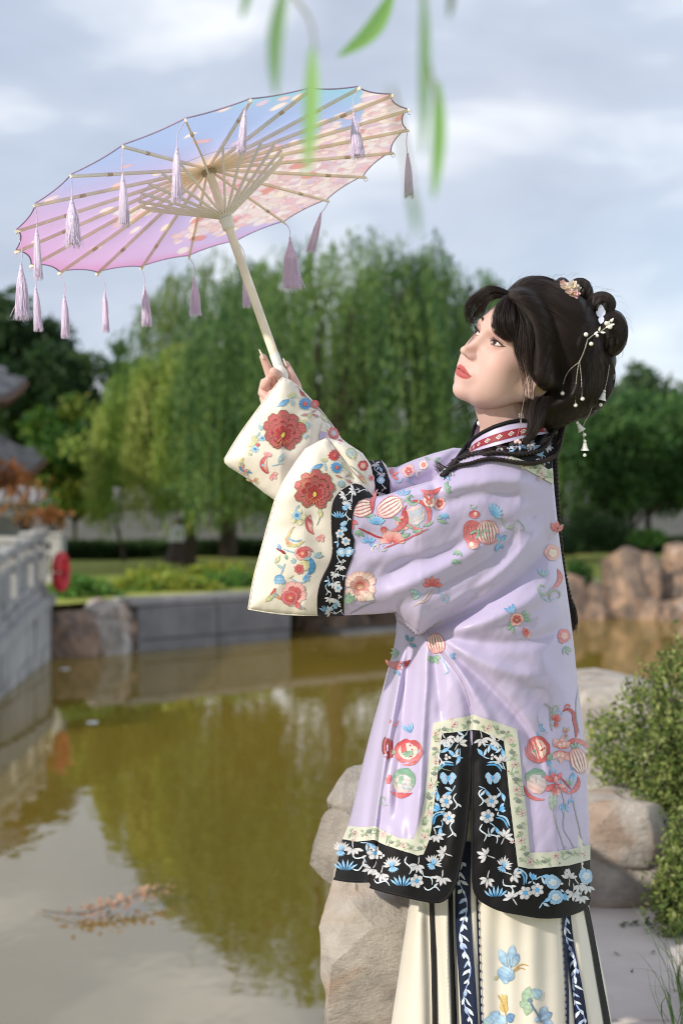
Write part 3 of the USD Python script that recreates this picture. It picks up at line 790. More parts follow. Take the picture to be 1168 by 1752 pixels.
# shrubs and flowering plants along the pond edge
def shrub(name, label, c, s, n, size, cols, seed, group=None, cat='shrub', shell=.3):
    g = np.random.default_rng(seed)
    c = np.asarray(c, float)
    t = thing(name, label, cat, (c[0], c[1], c[2] - s[2] / 2), group)
    bl = c + rand_dirs(g, 14) * np.array(s) * .33
    v, f, col = leaf_cloud(g, bl, np.tile(np.array(s) * .26, (14, 1)), n, size, cols, shell=shell)
    obj('foliage', (v, f), M['leaf'], t, col=col)
    st = [limb((c[0], c[1], c[2] - s[2] / 2 - .1), b_, .012, .004, g, 5) for b_ in bl[:9]]
    obj('stems', cat_meshes(st), M['bark'], t)

YEL = [(.10, .20, .03), (.19, .29, .04), (.33, .37, .05), (.46, .43, .09)]
GRN = [(.05, .14, .03), (.09, .22, .04), (.16, .28, .05)]
sh = [(150, 1022, 20.2, (1.1, .8, .5), GRN, 'dark green leafy clump at the pond edge beside the terrace', 1700),
      (120, 1015, 20.0, (.7, .6, .45), GRN, 'bright green clump touching the end of the marble railing', 900),
      (232, 1012, 20.9, (.8, .7, .38), YEL, 'yellow green clump above the left end of the pond wall', 1100),
      (290, 1005, 21.2, (.75, .7, .42), YEL, 'pale flowering clump above the middle of the pond wall', 1100),
      (345, 1006, 21.4, (.6, .6, .34), YEL, 'lime green clump on the pond wall below the walker', 900),
      (385, 1000, 21.9, (.7, .7, .42), GRN, 'mid green clump on the pond wall left of the white cuff', 1000),
      (430, 998, 22.3, (.7, .7, .4), YEL, 'yellow green clump half hidden behind the white cuff', 900),
      (262, 985, 23.5, (.9, .7, .3), YEL, 'low yellowish clump in the lawn behind the pond wall', 700),
      (375, 980, 24.5, (1.2, .7, .26), YEL, 'long low clump in the lawn behind the pond wall', 800),
      (990, 1003, 25.8, (.55, .6, .9), GRN, 'dark green bush between the coat and the orange boulder', 1500),
      (1010, 905, 30.5, (1.5, 1.0, .85), BROAD, 'dark bush at the foot of the low willow behind the back', 2200),
      (1105, 920, 30.0, (.9, .8, .3), GRN, 'low green bush behind the orange boulder', 900),
      (945, 930, 30.0, (1.3, .9, .5), BROAD, 'low dark bush behind the woman\'s back', 1200)]
for k, (px, py, d, s, cols, lab, n) in enumerate(sh):
    shrub('bush', lab, P(px, py, d), s, n, .10, cols, 80 + k)
# russet shrub in front of the left roofs
shrub('russet_shrub', 'russet orange leaved shrub in front of the left wall and roof', P(48, 858, 22.5), (1.1, .8, .95), 130, .12, [(.22, .085, .03), (.32, .13, .045), (.20, .17, .04)], 120, shell=.1)
shrub('russet_shrub', 'thin russet branch reaching right above the marble railing', P(92, 885, 21.5), (.65, .5, .3), 110, .12, [(.26, .10, .035), (.36, .15, .05)], 121, shell=.1)
shrub('russet_shrub', 'russet foliage under the lower tiled roof corner', P(18, 815, 23.0), (.6, .5, .5), 200, .13, [(.24, .09, .03), (.34, .13, .045)], 122, shell=.1)

# near bush at the right
SH = [(.075, .13, .034), (.14, .20, .05), (.26, .31, .085), (.42, .43, .18)]
def near_shrub(label, cl, n, size, seed):
    g = np.random.default_rng(seed)
    cl = np.array(cl, float)
    c3 = P(cl[:, 0], cl[:, 1], cl[:, 2])
    rr = cl[:, 3] / F * cl[:, 2]
    t = thing('leafy_shrub', label, 'shrub', c3[0] * [1, 1, 0])
    root = np.array([c3[:, 0].max() + .1, c3[:, 1].mean() + .2, -.1])
    k = g.integers(0, len(c3), 150)
    tips = c3[k] + rand_dirs(g, 150) * rr[k][:, None] * g.uniform(.8, 1.45, (150, 1))
    start = c3[k] * .55 + root * .45 + g.normal(0, .04, (150, 3))
    stems = [spline([start[i], (start[i] + tips[i]) / 2 + [0, 0, .05], tips[i]], 8) for i in range(150)]
    obj('stems', cat_meshes([tube(s_, np.linspace(.0035, .0012, 8), 4) for s_ in stems]), M['bark'], t, smooth=40)
    q_ = np.vstack(stems); base_pts = q_[g.integers(0, len(q_), n // 2)] + g.normal(0, .014, (n // 2, 3))
    idx = g.choice(len(c3), n - n // 2, p=rr ** 2 / (rr ** 2).sum())
    d = rand_dirs(g, n - n // 2)
    other = c3[idx] + d * (rr[idx] * (.35 + .65 * g.random(n - n // 2) ** .5))[:, None]
    p = np.vstack([base_pts, other])
    # small oval leaves of four triangles
    ld = unit(rand_dirs(g, n) + [-.2, -.3, .25]); w = unit(np.cross(ld, rand_dirs(g, n)))
    L = size * g.uniform(.6, 1.4, n)[:, None]; W = L * .55
    nn = np.cross(ld, w)
    pts_ = np.stack([p, p + ld * L * .35 + w * W * .5 + nn * L * .06, p + ld * L * .75 + w * W * .38 + nn * L * .05, p + ld * L, p + ld * L * .75 - w * W * .38 + nn * L * .05, p + ld * L * .35 - w * W * .5 + nn * L * .06], 1).reshape(-1, 3)
    kk = np.arange(n)[:, None] * 6
    f = np.vstack([kk + [0, 1, 5], kk + [1, 2, 5], kk + [2, 4, 5], kk + [2, 3, 4]])
    tone = np.clip(g.normal(.5, .27, n), 0, .999) * 3
    ki = np.floor(tone).astype(int).clip(0, 2); cols = np.array(SH)
    c = (cols[ki] + (cols[ki + 1] - cols[ki]) * (tone - ki)[:, None]) * g.uniform(.8, 1.2, (n, 1))
    obj('foliage', (pts_, f), M['leaf'], t, col=np.repeat(c, 6, 0))
near_shrub('sunlit small leaved shrub spilling over the rocks at the right edge',
           [(1150, 1190, 4.6, 55), (1100, 1230, 4.6, 58), (1060, 1275, 4.6, 55), (1030, 1250, 4.7, 32), (1100, 1300, 4.5, 55), (1150, 1270, 4.5, 60), (1045, 1320, 4.55, 36), (1140, 1340, 4.45, 50), (1165, 1400, 4.4, 48), (1150, 1140, 4.7, 34), (1170, 1120, 4.7, 36), (1185, 1250, 4.5, 60), (1105, 1360, 4.45, 26), (1200, 1330, 4.5, 60), (1018, 1290, 4.7, 16), (1085, 1180, 4.7, 22), (1125, 1150, 4.7, 18)], 9000, .0175, 201)
near_shrub('darker trailing greenery hanging beside the paving at the right edge',
           [(1160, 1490, 4.1, 40), (1150, 1550, 4.05, 34), (1172, 1600, 4.0, 40), (1170, 1440, 4.2, 36), (1185, 1680, 3.9, 40), (1130, 1530, 4.1, 18), (1190, 1560, 4.1, 50)], 4200, .019, 202)
# grass blades by the paving
g = np.random.default_rng(9)
gr = []
for k in range(90):
    b = P(g.uniform(1148, 1230), 1790, g.uniform(3.15, 3.6)); b[2] = -.03
    tip = b + [g.uniform(-.12, .08), g.uniform(-.1, .1), g.uniform(.12, .34)]
    mid = (b + tip) / 2 + [g.normal(0, .02), g.normal(0, .02), .05]
    gr.append(tube(spline([b, mid, tip], 7), np.linspace(.0028, .0004, 7), 4, flat=.3))
obj('grass_tuft', cat_meshes(gr), plain('grass_blade', (.12, .22, .04), var=.3, scale=20), smooth=True, kind='stuff', label='green grass blades beside the paving at the lower right', cat='grass')
# fallen sprig and leaf litter on the paving
for k, (px, py) in enumerate([(1085, 1585), (1080, 1632), (1048, 1660), (1130, 1598)]):
    d = 1.2 * F / (py - CY)
    g = np.random.default_rng(60 + k)
    c0 = P(px, py, d) + [0, 0, .004]
    n = (14, 2, 2, 6)[k]
    p = c0 + np.c_[np.linspace(-.05, .05, n), g.normal(0, .01, n), np.full(n, .004)]
    ld = unit(g.normal(size=(n, 3)) * [1, 1, .15]); w = unit(np.cross(ld, [0, 0, 1.0] + g.normal(0, .1, (n, 3))))
    v, f = leaf_quads(p, ld, w, .026, .012)
    obj('fallen_leaves', (v, f), M['leaf'], col=np.tile([.06, .12, .03] if k in (0, 3) else [.12, .07, .03], (len(v), 1)), label=['green sprig fallen on the paving below the tan rock', 'single brown leaf on the paving', 'tiny brown leaf on the paving nearest the skirt', 'green sprig on the paving beside the trailing greenery'][k], cat='leaves')
# floating russet sprig on the water
g = np.random.default_rng(77)
def wpt(px, py):
    return P(px, py, (CAMZ - WATER) * F / (np.asarray(py, float) - CY))
stem = spline([wpt(72, 1562) + [0, 0, .01], wpt(150, 1572) + [0, 0, .03], wpt(215, 1558) + [0, 0, .05], wpt(282, 1541) + [0, 0, .06]], 30)
sp = thing('floating_sprig', 'russet leafy sprig floating on the pond in the cloud reflection', 'sprig', stem[0])
obj('stem', tube(stem, .0025, 6), M['bark'], sp)
n = 120
k = np.clip((g.beta(2.4, 1.9, n) * 30).astype(int), 0, 29)
p = stem[k] + g.normal(0, 1, (n, 3)) * [.030, .055, .012]
p[:, 2] = np.maximum(p[:, 2], WATER + .006)
ld = unit(g.normal(size=(n, 3)) * [1, 1, .35]); w = unit(np.cross(ld, [0, 0, 1.0] + g.normal(0, .4, (n, 3))))
v, f = leaf_quads(p, ld, w, .042 * g.uniform(.6, 1.4, n), .022)
obj('leaves', (v, f), M['leaf'], sp, col=np.repeat(np.array([.50, .28, .17]) * g.uniform(.5, 1.4, (n, 1)) + g.random((n, 1)) * [.1, .08, .07], 4, 0))
for px, py, r_, lab in ((158, 1238, .05, 'white floating petal on the pond near the terrace reflection'), (111, 1146, .06, 'pale floating speck by the terrace corner')):
    a = np.linspace(0, 2 * np.pi, 12, endpoint=False)
    c0 = wpt(px, py) + [0, 0, .008]
    v = np.vstack([c0 + [0, 0, .012], c0 + np.c_[np.cos(a) * r_, np.sin(a) * r_ * 1.6, .004 * np.sin(3 * a)]])
    obj('floating_petal', (v, np.array([[0, 1 + i, 1 + (i + 1) % 12] for i in range(12)])), M['whitepaint'], smooth=True, label=lab, cat='petal')
# ------------------------------------------------------------------ person: reliefs (closed cloth bodies) and drape helpers
def raster_height(poly, R, sigma=5.0, st=2.0, power=2.0):
    poly = Polygon(poly).buffer(0)
    x0, y0, x1, y1 = poly.bounds
    x0 -= 12; y0 -= 12
    gx = np.arange(x0, x1 + 12, st); gy = np.arange(y0, y1 + 12, st)
    X, Y = np.meshgrid(gx, gy)
    mask = shapely.contains_xy(poly, X.ravel(), Y.ravel()).reshape(X.shape)
    d = ndimage.distance_transform_edt(mask) * st
    u = np.clip(d / R, 0, 1)
    h = (1 - (1 - u) ** power) ** (1 / power)
    h = ndimage.gaussian_filter(h, sigma / st)
    def at(p):
        return ndimage.map_coordinates(h, [(p[:, 1] - y0) / st, (p[:, 0] - x0) / st], order=1, mode='nearest')
    return at


def seg_dist(p, line):
    """Distance of points p to a polyline, and the place along it (0..1), and the signed side."""
    line = np.asarray(line, float)
    best = np.full(len(p), 1e9); where = np.zeros(len(p)); side = np.zeros(len(p))
    L = np.r_[0, np.cumsum(np.linalg.norm(np.diff(line, axis=0), axis=1))]
    for k in range(len(line) - 1):
        a, b = line[k], line[k + 1]
        ab = b - a
        t = np.clip(((p - a) @ ab) / (ab @ ab), 0, 1)
        q = p - a - t[:, None] * ab
        d = np.hypot(q[:, 0], q[:, 1])
        m = d < best
        best[m] = d[m]; where[m] = (L[k] + t[m] * np.linalg.norm(ab)) / L[-1]
        side[m] = np.sign(ab[0] * q[m, 1] - ab[1] * q[m, 0])
    return best, where, side


def folds(p, items):
    """items: (polyline, width px, height m[, one-sidedness -1..1]); + is towards the viewer."""
    out = np.zeros(len(p))
    for it in items:
        line, w, a = it[:3]
        asym = it[3] if len(it) > 3 else 0.0
        ln = spline(line, 14) if len(line) > 2 else np.asarray(line, float)
        lo, hi = ln.min(0) - 4 * w, ln.max(0) + 4 * w
        m = (p[:, 0] > lo[0]) & (p[:, 0] < hi[0]) & (p[:, 1] > lo[1]) & (p[:, 1] < hi[1])
        if not m.any():
            continue
        d, t, s = seg_dist(p[m], ln)
        ww = w * (1 + asym * s)
        out[m] += a * np.exp(-(d / ww) ** 2) * np.clip(np.sin(np.pi * np.clip(t * .94 + .03, 0, 1)) * 1.7, 0, 1)
    return out


def relief(poly, dc, front, back, step=4.0, open_at=None):
    """A closed cloth body: front and back sheets over a pixel outline, joined along the outline at depth dc, left open where open_at says so."""
    pts, f, nb = tri_polygon(Polygon(poly).buffer(0), step)
    n = len(pts)
    rim = np.zeros(n, bool); rim[:nb] = True
    if open_at is not None:
        rim[:nb] &= ~open_at(pts[:nb])
    own_in = np.ones(n, bool); own_in[:nb] = False
    c = np.broadcast_to(dc(pts) if callable(dc) else dc, (n,)).astype(float)
    df = np.where(rim, c, np.minimum(front(pts), np.where(own_in, c - .0015, 9))); db = np.where(rim, c, back(pts))
    idx = np.full(n, -1); own = ~rim
    idx[own] = n + np.arange(own.sum()); idx[rim] = np.nonzero(rim)[0]
    v = np.vstack([P(pts[:, 0], pts[:, 1], df), P(pts[own, 0], pts[own, 1], db[own])])
    return v, np.vstack([f[:, ::-1], idx[f]]), pts, n


class Drape:
    """Casts the viewer's rays on a mesh so that trims and stitching can be laid on its surface."""
    def __init__(self, *meshes):
        v, fcs = cat_meshes(list(meshes))
        self.m = trimesh.Trimesh(v, fcs, process=False)
        self.o = np.array([0, 0, CAMZ])

    def depth(self, px):
        px = np.asarray(px, float)
        d = P(px[:, 0], px[:, 1], np.ones(len(px))) - self.o
        loc, ri, _ = self.m.ray.intersects_location(np.tile(self.o, (len(px), 1)), d, multiple_hits=False)
        out = np.full(len(px), np.nan)
        out[ri] = loc[:, 1]
        bad = np.isnan(out)
        if bad.any() and (~bad).any():
            from scipy.spatial import cKDTree
            out[bad] = out[~bad][cKDTree(px[~bad]).query(px[bad])[1]]
        return out


class Cloth:
    """The front sheet of a cloth body as a function, so that trims and stitching follow its folds."""
    def __init__(self, front):
        self.front = front

    def place(self, px, off):
        px = np.asarray(px, float)
        e = 1.2
        d0 = self.front(px)
        a = P(px[:, 0], px[:, 1], d0)
        l_, r_ = px - [e, 0], px + [e, 0]
        u_, b_ = px - [0, e], px + [0, e]
        tx_ = P(r_[:, 0], r_[:, 1], self.front(r_)) - P(l_[:, 0], l_[:, 1], self.front(l_))
        ty_ = P(b_[:, 0], b_[:, 1], self.front(b_)) - P(u_[:, 0], u_[:, 1], self.front(u_))
        n = unit(np.cross(tx_, ty_))
        n = np.where((n[:, 1] > 0)[:, None], -n, n)
        n = unit(n + [0, -.35, 0])
        return a + n * np.broadcast_to(off, (len(px),))[:, None]


def lay(drape, poly, off=.002, step=4.0, dome=0.0):
    if isinstance(drape, Cloth):
        pts, f, nb = tri_polygon(poly, step)
        o = np.full(len(pts), off)
        o[nb:] += dome
        return drape.place(pts, o), f[:, ::-1], pts
    return lay_cast(drape, poly, off, step, dome)


def lay_cast(drape, poly, off=.002, step=4.0, dome=0.0):
    pts, f, nb = tri_polygon(poly, step)
    o = np.full(len(pts), off)
    o[nb:] += dome
    return P(pts[:, 0], pts[:, 1], drape.depth(pts) - o), f[:, ::-1], pts


def lay_tube(drape, line, r, off=.0, n=60, sides=8, flat=1.0):
    ln = spline(line, n)
    if isinstance(drape, Cloth):
        return tube(drape.place(ln, off), r, sides, flat=flat)
    return tube(P(ln[:, 0], ln[:, 1], drape.depth(ln) - off), r, sides, flat=flat)


def without(v, f, n, polys, pts, margin=3.5):
    """Drops the front sheet's faces well inside the trims that lie on it."""
    keep = np.ones(len(f), bool)
    half = len(f) // 2
    c = pts[f[:half]].mean(1)
    for q in polys:
        g = (q if hasattr(q, 'geom_type') else Polygon(q).buffer(0)).buffer(-margin)
        keep[:half] &= ~shapely.contains_xy(g, c[:, 0], c[:, 1])
    return v, f[keep]


def sstep(x, a, b):
    t = np.clip((x - a) / (b - a), 0, 1)
    return t * t * (3 - 2 * t)


def cloth_mat(name, color, rough=.5, sheen=.3, weave=1500.0, wb=.06, var=.05, spec=.35, wrinkle=0.0, **kw):
    c = np.array(color, float)
    nodes = {'g': ('texture_coordinate', {}), 'n': ('noise_texture', {'scale': 7.0, 'detail': 3.0}), 'r': ('rgb_ramp', {'ramp': [(.3, tuple(c * (1 - var))), (.7, tuple(np.minimum(1, c * (1 + var))))]}),
             'w1': ('wave_texture', {'scale': weave / 6.28, 'bands_direction': 'x', 'distortion': .4}), 'w2': ('wave_texture', {'scale': weave / 6.28, 'bands_direction': 'z', 'distortion': .4}),
             'ad': ('math', {'math_type': 'add'}), 'b': ('bump', {'strength': wb, 'distance': .001}),
             'p': ('principled_bsdf', {'roughness': rough, 'sheen_weight': sheen, 'sheen_roughness': .4, 'specular_ior_level': spec, **kw})}
    links = [('g.object', 'n.vector'), ('n.fac', 'r.fac'), ('r.color', 'p.base_color'), ('g.object', 'w1.vector'), ('g.object', 'w2.vector'), ('w1.fac', 'ad.value1'), ('w2.fac', 'ad.value2'), ('ad.value', 'b.height'), ('b.normal', 'p.normal')]
    if wrinkle:
        nodes['wn'] = ('noise_texture', {'scale': 26.0, 'detail': 3.0, 'roughness': .55, 'distortion': .6})
        nodes['wb'] = ('bump', {'strength': wrinkle, 'distance': .006})
        links += [('g.object', 'wn.vector'), ('wn.fac', 'wb.height'), ('wb.normal', 'b.normal')]
    return mat(name, nodes, links)


M['lilac'] = cloth_mat('lilac_silk', (.475, .415, .60), rough=.38, sheen=.25, spec=.45, wrinkle=.15)
M['cream'] = cloth_mat('cream_silk', (.74, .685, .60), rough=.6, sheen=.1, wrinkle=.12, var=.03)
M['skirt'] = cloth_mat('ivory_skirt_cloth', (.66, .615, .53), rough=.5, sheen=.15, wrinkle=.08, var=.04)
M['black'] = cloth_mat('black_satin', (.0055, .005, .0065), rough=.6, spec=.22, sheen=.02, wrinkle=.08)
M['navy'] = cloth_mat('navy_satin', (.010, .017, .045), rough=.55, spec=.25, sheen=.03)
M['ribbon'] = cloth_mat('pale_green_ribbon', (.55, .555, .46), rough=.65, sheen=.1)
M['thread'] = attr_mat('embroidery_thread', rough=.5, spec=.35, bump=.35, bscale=1400, bdist=.0006, sheen_weight=.2)
M['skin'] = attr_mat('skin_tone', rough=.52, spec=.30, bump=.10, bscale=900, bdist=.0004, subsurface_weight=.18, subsurface_scale=.006, subsurface_radius=(1.0, .35, .2))
M['hair'] = mat('dark_hair_mass', {'g': ('texture_coordinate', {}), 'n': ('noise_texture', {'scale': 60.0, 'detail': 4.0}), 'r': ('rgb_ramp', {'ramp': [(.35, (.008, .006, .006)), (.7, (.022, .014, .012))]}),
                              'b': ('bump', {'strength': .5, 'distance': .003}), 'p': ('principled_bsdf', {'roughness': .5, 'specular_ior_level': .3})},
                [('g.object', 'n.vector'), ('n.fac', 'r.fac'), ('r.color', 'p.base_color'), ('n.fac', 'b.height'), ('b.normal', 'p.normal')])
M['strand'] = mat('hair_strands', {'h': ('hair_info', {}), 'r': ('rgb_ramp', {'ramp': [(0, (.010, .0068, .0065)), (.7, (.024, .0145, .012)), (1, (.060, .032, .024))]}), 'w': ('white_noise_texture', {'dimensions': '1D'}),
                                   'p': ('principled_bsdf', {'roughness': .46, 'specular_ior_level': .32})},
                  [('h.index', 'w.w'), ('w.value', 'r.fac'), ('r.color', 'p.base_color')])

FOOT = (.30, 2.82, 0.0)
woman = thing('person', 'woman in a lilac embroidered coat looking up and holding a parasol with both hands', 'person', FOOT)

# ---- head ----------------------------------------------------------------
HR = np.array([[-0.7916893, 0.4187344, 0.4448478], [-0.5424781, -0.8167274, -0.1966567], [0.2809725, -0.3970112, 0.8737486]])
HS = 1.12
HT = np.array([.33495, 2.75, 1.47333])


def head_to_world(p):
    return (np.asarray(p, float) * HS) @ HR.T + HT


def world_to_head(p):
    return ((np.asarray(p, float) - HT) @ HR) / HS


def smin(a, b, k):
    h = np.clip(.5 + .5 * (b - a) / k, 0, 1)
    return b + (a - b) * h - k * h * (1 - h)


def ell(p, c, r):
    q = (p - c) / r
    k = np.linalg.norm(q, axis=1)
    return (k - 1) * np.min(r) * .5 + (k - 1) * np.linalg.norm((p - c), axis=1) / np.maximum(k, 1e-6) * .5


def cap(p, a, b, ra, rb):
    a, b = np.array(a, float), np.array(b, float)
    ab = b - a
    t = np.clip((p - a) @ ab / (ab @ ab), 0, 1)
    return np.linalg.norm(p - a - t[:, None] * ab, axis=1) - (ra + (rb - ra) * t)


def head_sdf(p):
    q = p.copy(); q[:, 1] = np.abs(q[:, 1])          # symmetrical
    d = ell(q, (-.002, 0, .047), np.array([.094, .0735, .082]))
    d = smin(d, ell(q, (.035, 0, .045), np.array([.059, .060, .062])), .02)       # forehead
    d = smin(d, ell(q, (.038, 0, -.012), np.array([.056, .056, .066])), .022)     # midface
    d = smin(d, ell(q, (.045, .0, -.045), np.array([.047, .036, .033])), .022)    # lower jaw
    d = smin(d, cap(q, (.006, .051, -.022), (.061, .024, -.056), .017, .014), .026)  # jaw line
    d = smin(d, ell(q, (.080, 0, -.067), np.array([.0165, .016, .0145])), .014)    # chin
    d = smin(d, ell(q, (.064, .037, -.004), np.array([.020, .020, .022])), .022)  # cheek
    d = smin(d, ell(q, (.050, .036, -.030), np.array([.026, .021, .026])), .024)  # lower cheek
    d = smin(d, cap(q, (.088, .010, .046), (.078, .038, .048), .008, .008), .012)  # brow
    # nose
    d = smin(d, cap(q, (.0885, 0, .036), (.1100, 0, -.0015), .0042, .0058), .015)
    d = smin(d, ell(q, (.1130, 0, -.0050), np.array([.0076, .0068, .0062])), .009)
    d = smin(d, ell(q, (.1000, .0088, -.0085), np.array([.0084, .0046, .0048])), .008)
    # lips
    d = smin(d, ell(q, (.088, 0, -.035), np.array([.0135, .026, .019])), .010)
    d = smin(d, ell(q, (.0965, .0055, -.0305), np.array([.0068, .0095, .0050])), .0035)
    d = smin(d, ell(q, (.0915, .014, -.0330), np.array([.0060, .0105, .0036])), .0035)
    d = smin(d, ell(q, (.0945, 0, -.0425), np.array([.0078, .0150, .0056])), .0035)
    # sockets, nostril hollow, mouth line, philtrum
    s = ell(q, (.099, .031, .030), np.array([.015, .0185, .0125]))
    d = -smin(-d, s, .012)
    s = cap(q, (.1040, .0, -.0367), (.0935, .0215, -.0382), .0011, .0004)
    d = -smin(-d, s, .0026)
    s = ell(q, (.1050, .0055, -.0135), np.array([.0042, .0022, .0024]))
    d = -smin(-d, s, .003)
    s = cap(q, (.1065, 0, -.019), (.1045, 0, -.026), .0014, .0018)
    d = -smin(-d, s, .004)
    # eyeball with lids
    d = smin(d, np.linalg.norm(q - [.0765, .031, .0305], axis=1) - .0132, .0035)
    return d


def head_colour(p):
    q = p.copy(); q[:, 1] = np.abs(q[:, 1])
    base = np.array([.61, .405, .36])
    c = np.tile(base, (len(p), 1))
    bl = np.exp(-(((q - [.072, .045, .004]) / [.025, .020, .018]) ** 2).sum(1))
    c = c + bl[:, None] * (np.array([.68, .36, .32]) - c) * .40
    nb_ = np.exp(-(((q - [.112, 0, .0]) / [.010, .010, .008]) ** 2).sum(1))
    c = c + nb_[:, None] * (np.array([.70, .40, .36]) - c) * .25
    sh = np.exp(-(((q - [.084, .034, .037]) / [.012, .016, .0065]) ** 2).sum(1)) + np.exp(-(((q - [.084, .036, .0205]) / [.012, .013, .005]) ** 2).sum(1)) * .7
    c = c + np.clip(sh, 0, 1)[:, None] * (np.array([.50, .24, .19]) - c) * .55
    # lips: upper and lower shapes in (lateral, height)
    y, z = q[:, 1], q[:, 2]
    hw = .0245
    u = np.clip(y / hw, 0, 1)
    up = -.0367 + .0098 * (1 - u ** 1.6) - .0022 * np.exp(-(y / .0035) ** 2) - .0012 * u
    lo = -.0367 - .0112 * np.sqrt(np.clip(1 - u ** 2, 0, 1)) - .0014 * u
    edge = .0007
    lip = sstep(up - z, -edge, edge) * sstep(z - lo, -edge, edge) * (y < hw) * (q[:, 0] > .07)
    c = c + lip[:, None] * (np.array([.40, .065, .07]) - c) * .9
    line = np.exp(-((z + .0372) / .0009) ** 2) * (y < hw + .001) * (q[:, 0] > .07)
    c = c + line[:, None] * (np.array([.16, .015, .02]) - c) * .8
    nos = np.exp(-(((q - [.1050, .0055, -.0130]) / [.004, .003, .0025]) ** 2).sum(1))
    c = c + nos[:, None] * (np.array([.20, .07, .055]) - c) * .8
    return c


def head_mesh():
    C = np.array([.012, 0, .012])
    az = np.concatenate([np.linspace(-np.pi, -1.15, 46, endpoint=False), np.linspace(-1.15, 1.15, 210, endpoint=False), np.linspace(1.15, np.pi, 46, endpoint=False)])
    el = np.concatenate([np.linspace(-np.pi / 2, -1.05, 20, endpoint=False), np.linspace(-1.05, .55, 190, endpoint=False), np.linspace(.55, np.pi / 2, 36)])
    A, E = np.meshgrid(az, el, indexing='ij')
    D = np.stack([np.cos(E) * np.cos(A), np.cos(E) * np.sin(A), np.sin(E)], -1).reshape(-1, 3)
    # march from outside inwards, then bisect
    r = np.full(len(D), .19)
    for _ in range(60):
        r = r - np.clip(head_sdf(C + D * r[:, None]) * .6, -.004, .03)
    lo, hi = r - .004, r + .004
    for _ in range(14):
        mid = (lo + hi) / 2
        ins = head_sdf(C + D * mid[:, None]) < 0
        lo = np.where(ins, mid, lo); hi = np.where(ins, hi, mid)
    X = C + D * ((lo + hi) / 2)[:, None]
    na, ne = len(az), len(el)
    i, j = np.meshgrid(np.arange(na), np.arange(1, ne - 2), indexing='ij')
    i2 = (i + 1) % na
    q = np.stack([i * ne + j, i2 * ne + j, i2 * ne + j + 1, i * ne + j + 1], -1).reshape(-1, 4)
    k = np.arange(na); k2 = (k + 1) % na
    bot = len(X); top = bot + 1
    Xb = X.reshape(na, ne, 3)[:, 0].mean(0); Xt = X.reshape(na, ne, 3)[:, -1].mean(0)
    X = np.vstack([X, Xb, Xt])
    f = np.vstack([q[:, [0, 1, 2]], q[:, [0, 2, 3]], np.stack([k2 * ne + 1, k * ne + 1, np.full(na, bot)], 1), np.stack([k * ne + ne - 2, k2 * ne + ne - 2, np.full(na, top)], 1)])
    used = np.unique(f); mp = np.full(len(X), -1); mp[used] = np.arange(len(used))
    return X[used], mp[f]


hv, hf = head_mesh()
_hm = trimesh.Trimesh(hv, hf, process=False)
_h0 = np.array(_hm.vertices)
trimesh.smoothing.filter_taubin(_hm, lamb=.5, nu=.52, iterations=14)
_w = np.exp(-(((np.abs(_h0) * [1, 1, 0] + _h0 * [0, 0, 1] - [.100, .006, .010]) / [.020, .012, .030]) ** 2).sum(1))[:, None]
hv = _h0 + np.clip(_w * 1.3, 0, 1) * (np.array(_hm.vertices) - _h0)
hv_w = head_to_world(hv)


def mani(v, f):
    m = manifold3d.Mesh(np.asarray(v, np.float32), np.asarray(f, np.uint32))
    m.merge()
    return manifold3d.Manifold(m)


def ball(c, r, seg=20):
    return manifold3d.Manifold.sphere(float(r), seg).translate(tuple(map(float, c)))


def chain(pts, rs):
    out = []
    for k in range(len(pts) - 1):
        out.append(manifold3d.Manifold.batch_hull([ball(pts[k], rs[k]), ball(pts[k + 1], rs[k + 1])]))
    return out


def pw(px, py, d):
    return P(px, py, d)


# body (mostly under the clothes): neck, torso, arms, legs
bones = []
bones += chain([head_to_world((-.012, 0, .0)), head_to_world((.003, 0, -.055)), pw(868, 725, 2.772), pw(866, 775, 2.80)], [.050, .050, .053, .058])
nk, hips = pw(866, 775, 2.80), np.array([.28, 2.83, .93])
bones += chain([nk, np.array([.29, 2.83, 1.16]), np.array([.275, 2.83, 1.02]), hips], [.06, .105, .095, .12])
shL, shR = pw(842, 838, 2.72), pw(822, 812, 2.95)
bones.append(manifold3d.Manifold.batch_hull([ball(shL, .05), ball(shR, .05), ball([.29, 2.83, 1.16], .1)]))
elL, elR = pw(650, 940, 2.655), pw(648, 872, 2.90)
wrL, wrR = pw(518, 752, 2.745), pw(504, 716, 2.775)
bones += chain([shL, elL, wrL], [.046, .037, .026]) + chain([shR, elR, wrR], [.046, .037, .026])
for s in (-.085, .085):
    bones += chain([hips + [0, s, -.03], [.285, 2.83 + s, .50], [.30, 2.83 + s, .09], [.20, 2.83 + s, .035]], [.085, .056, .038, .03])
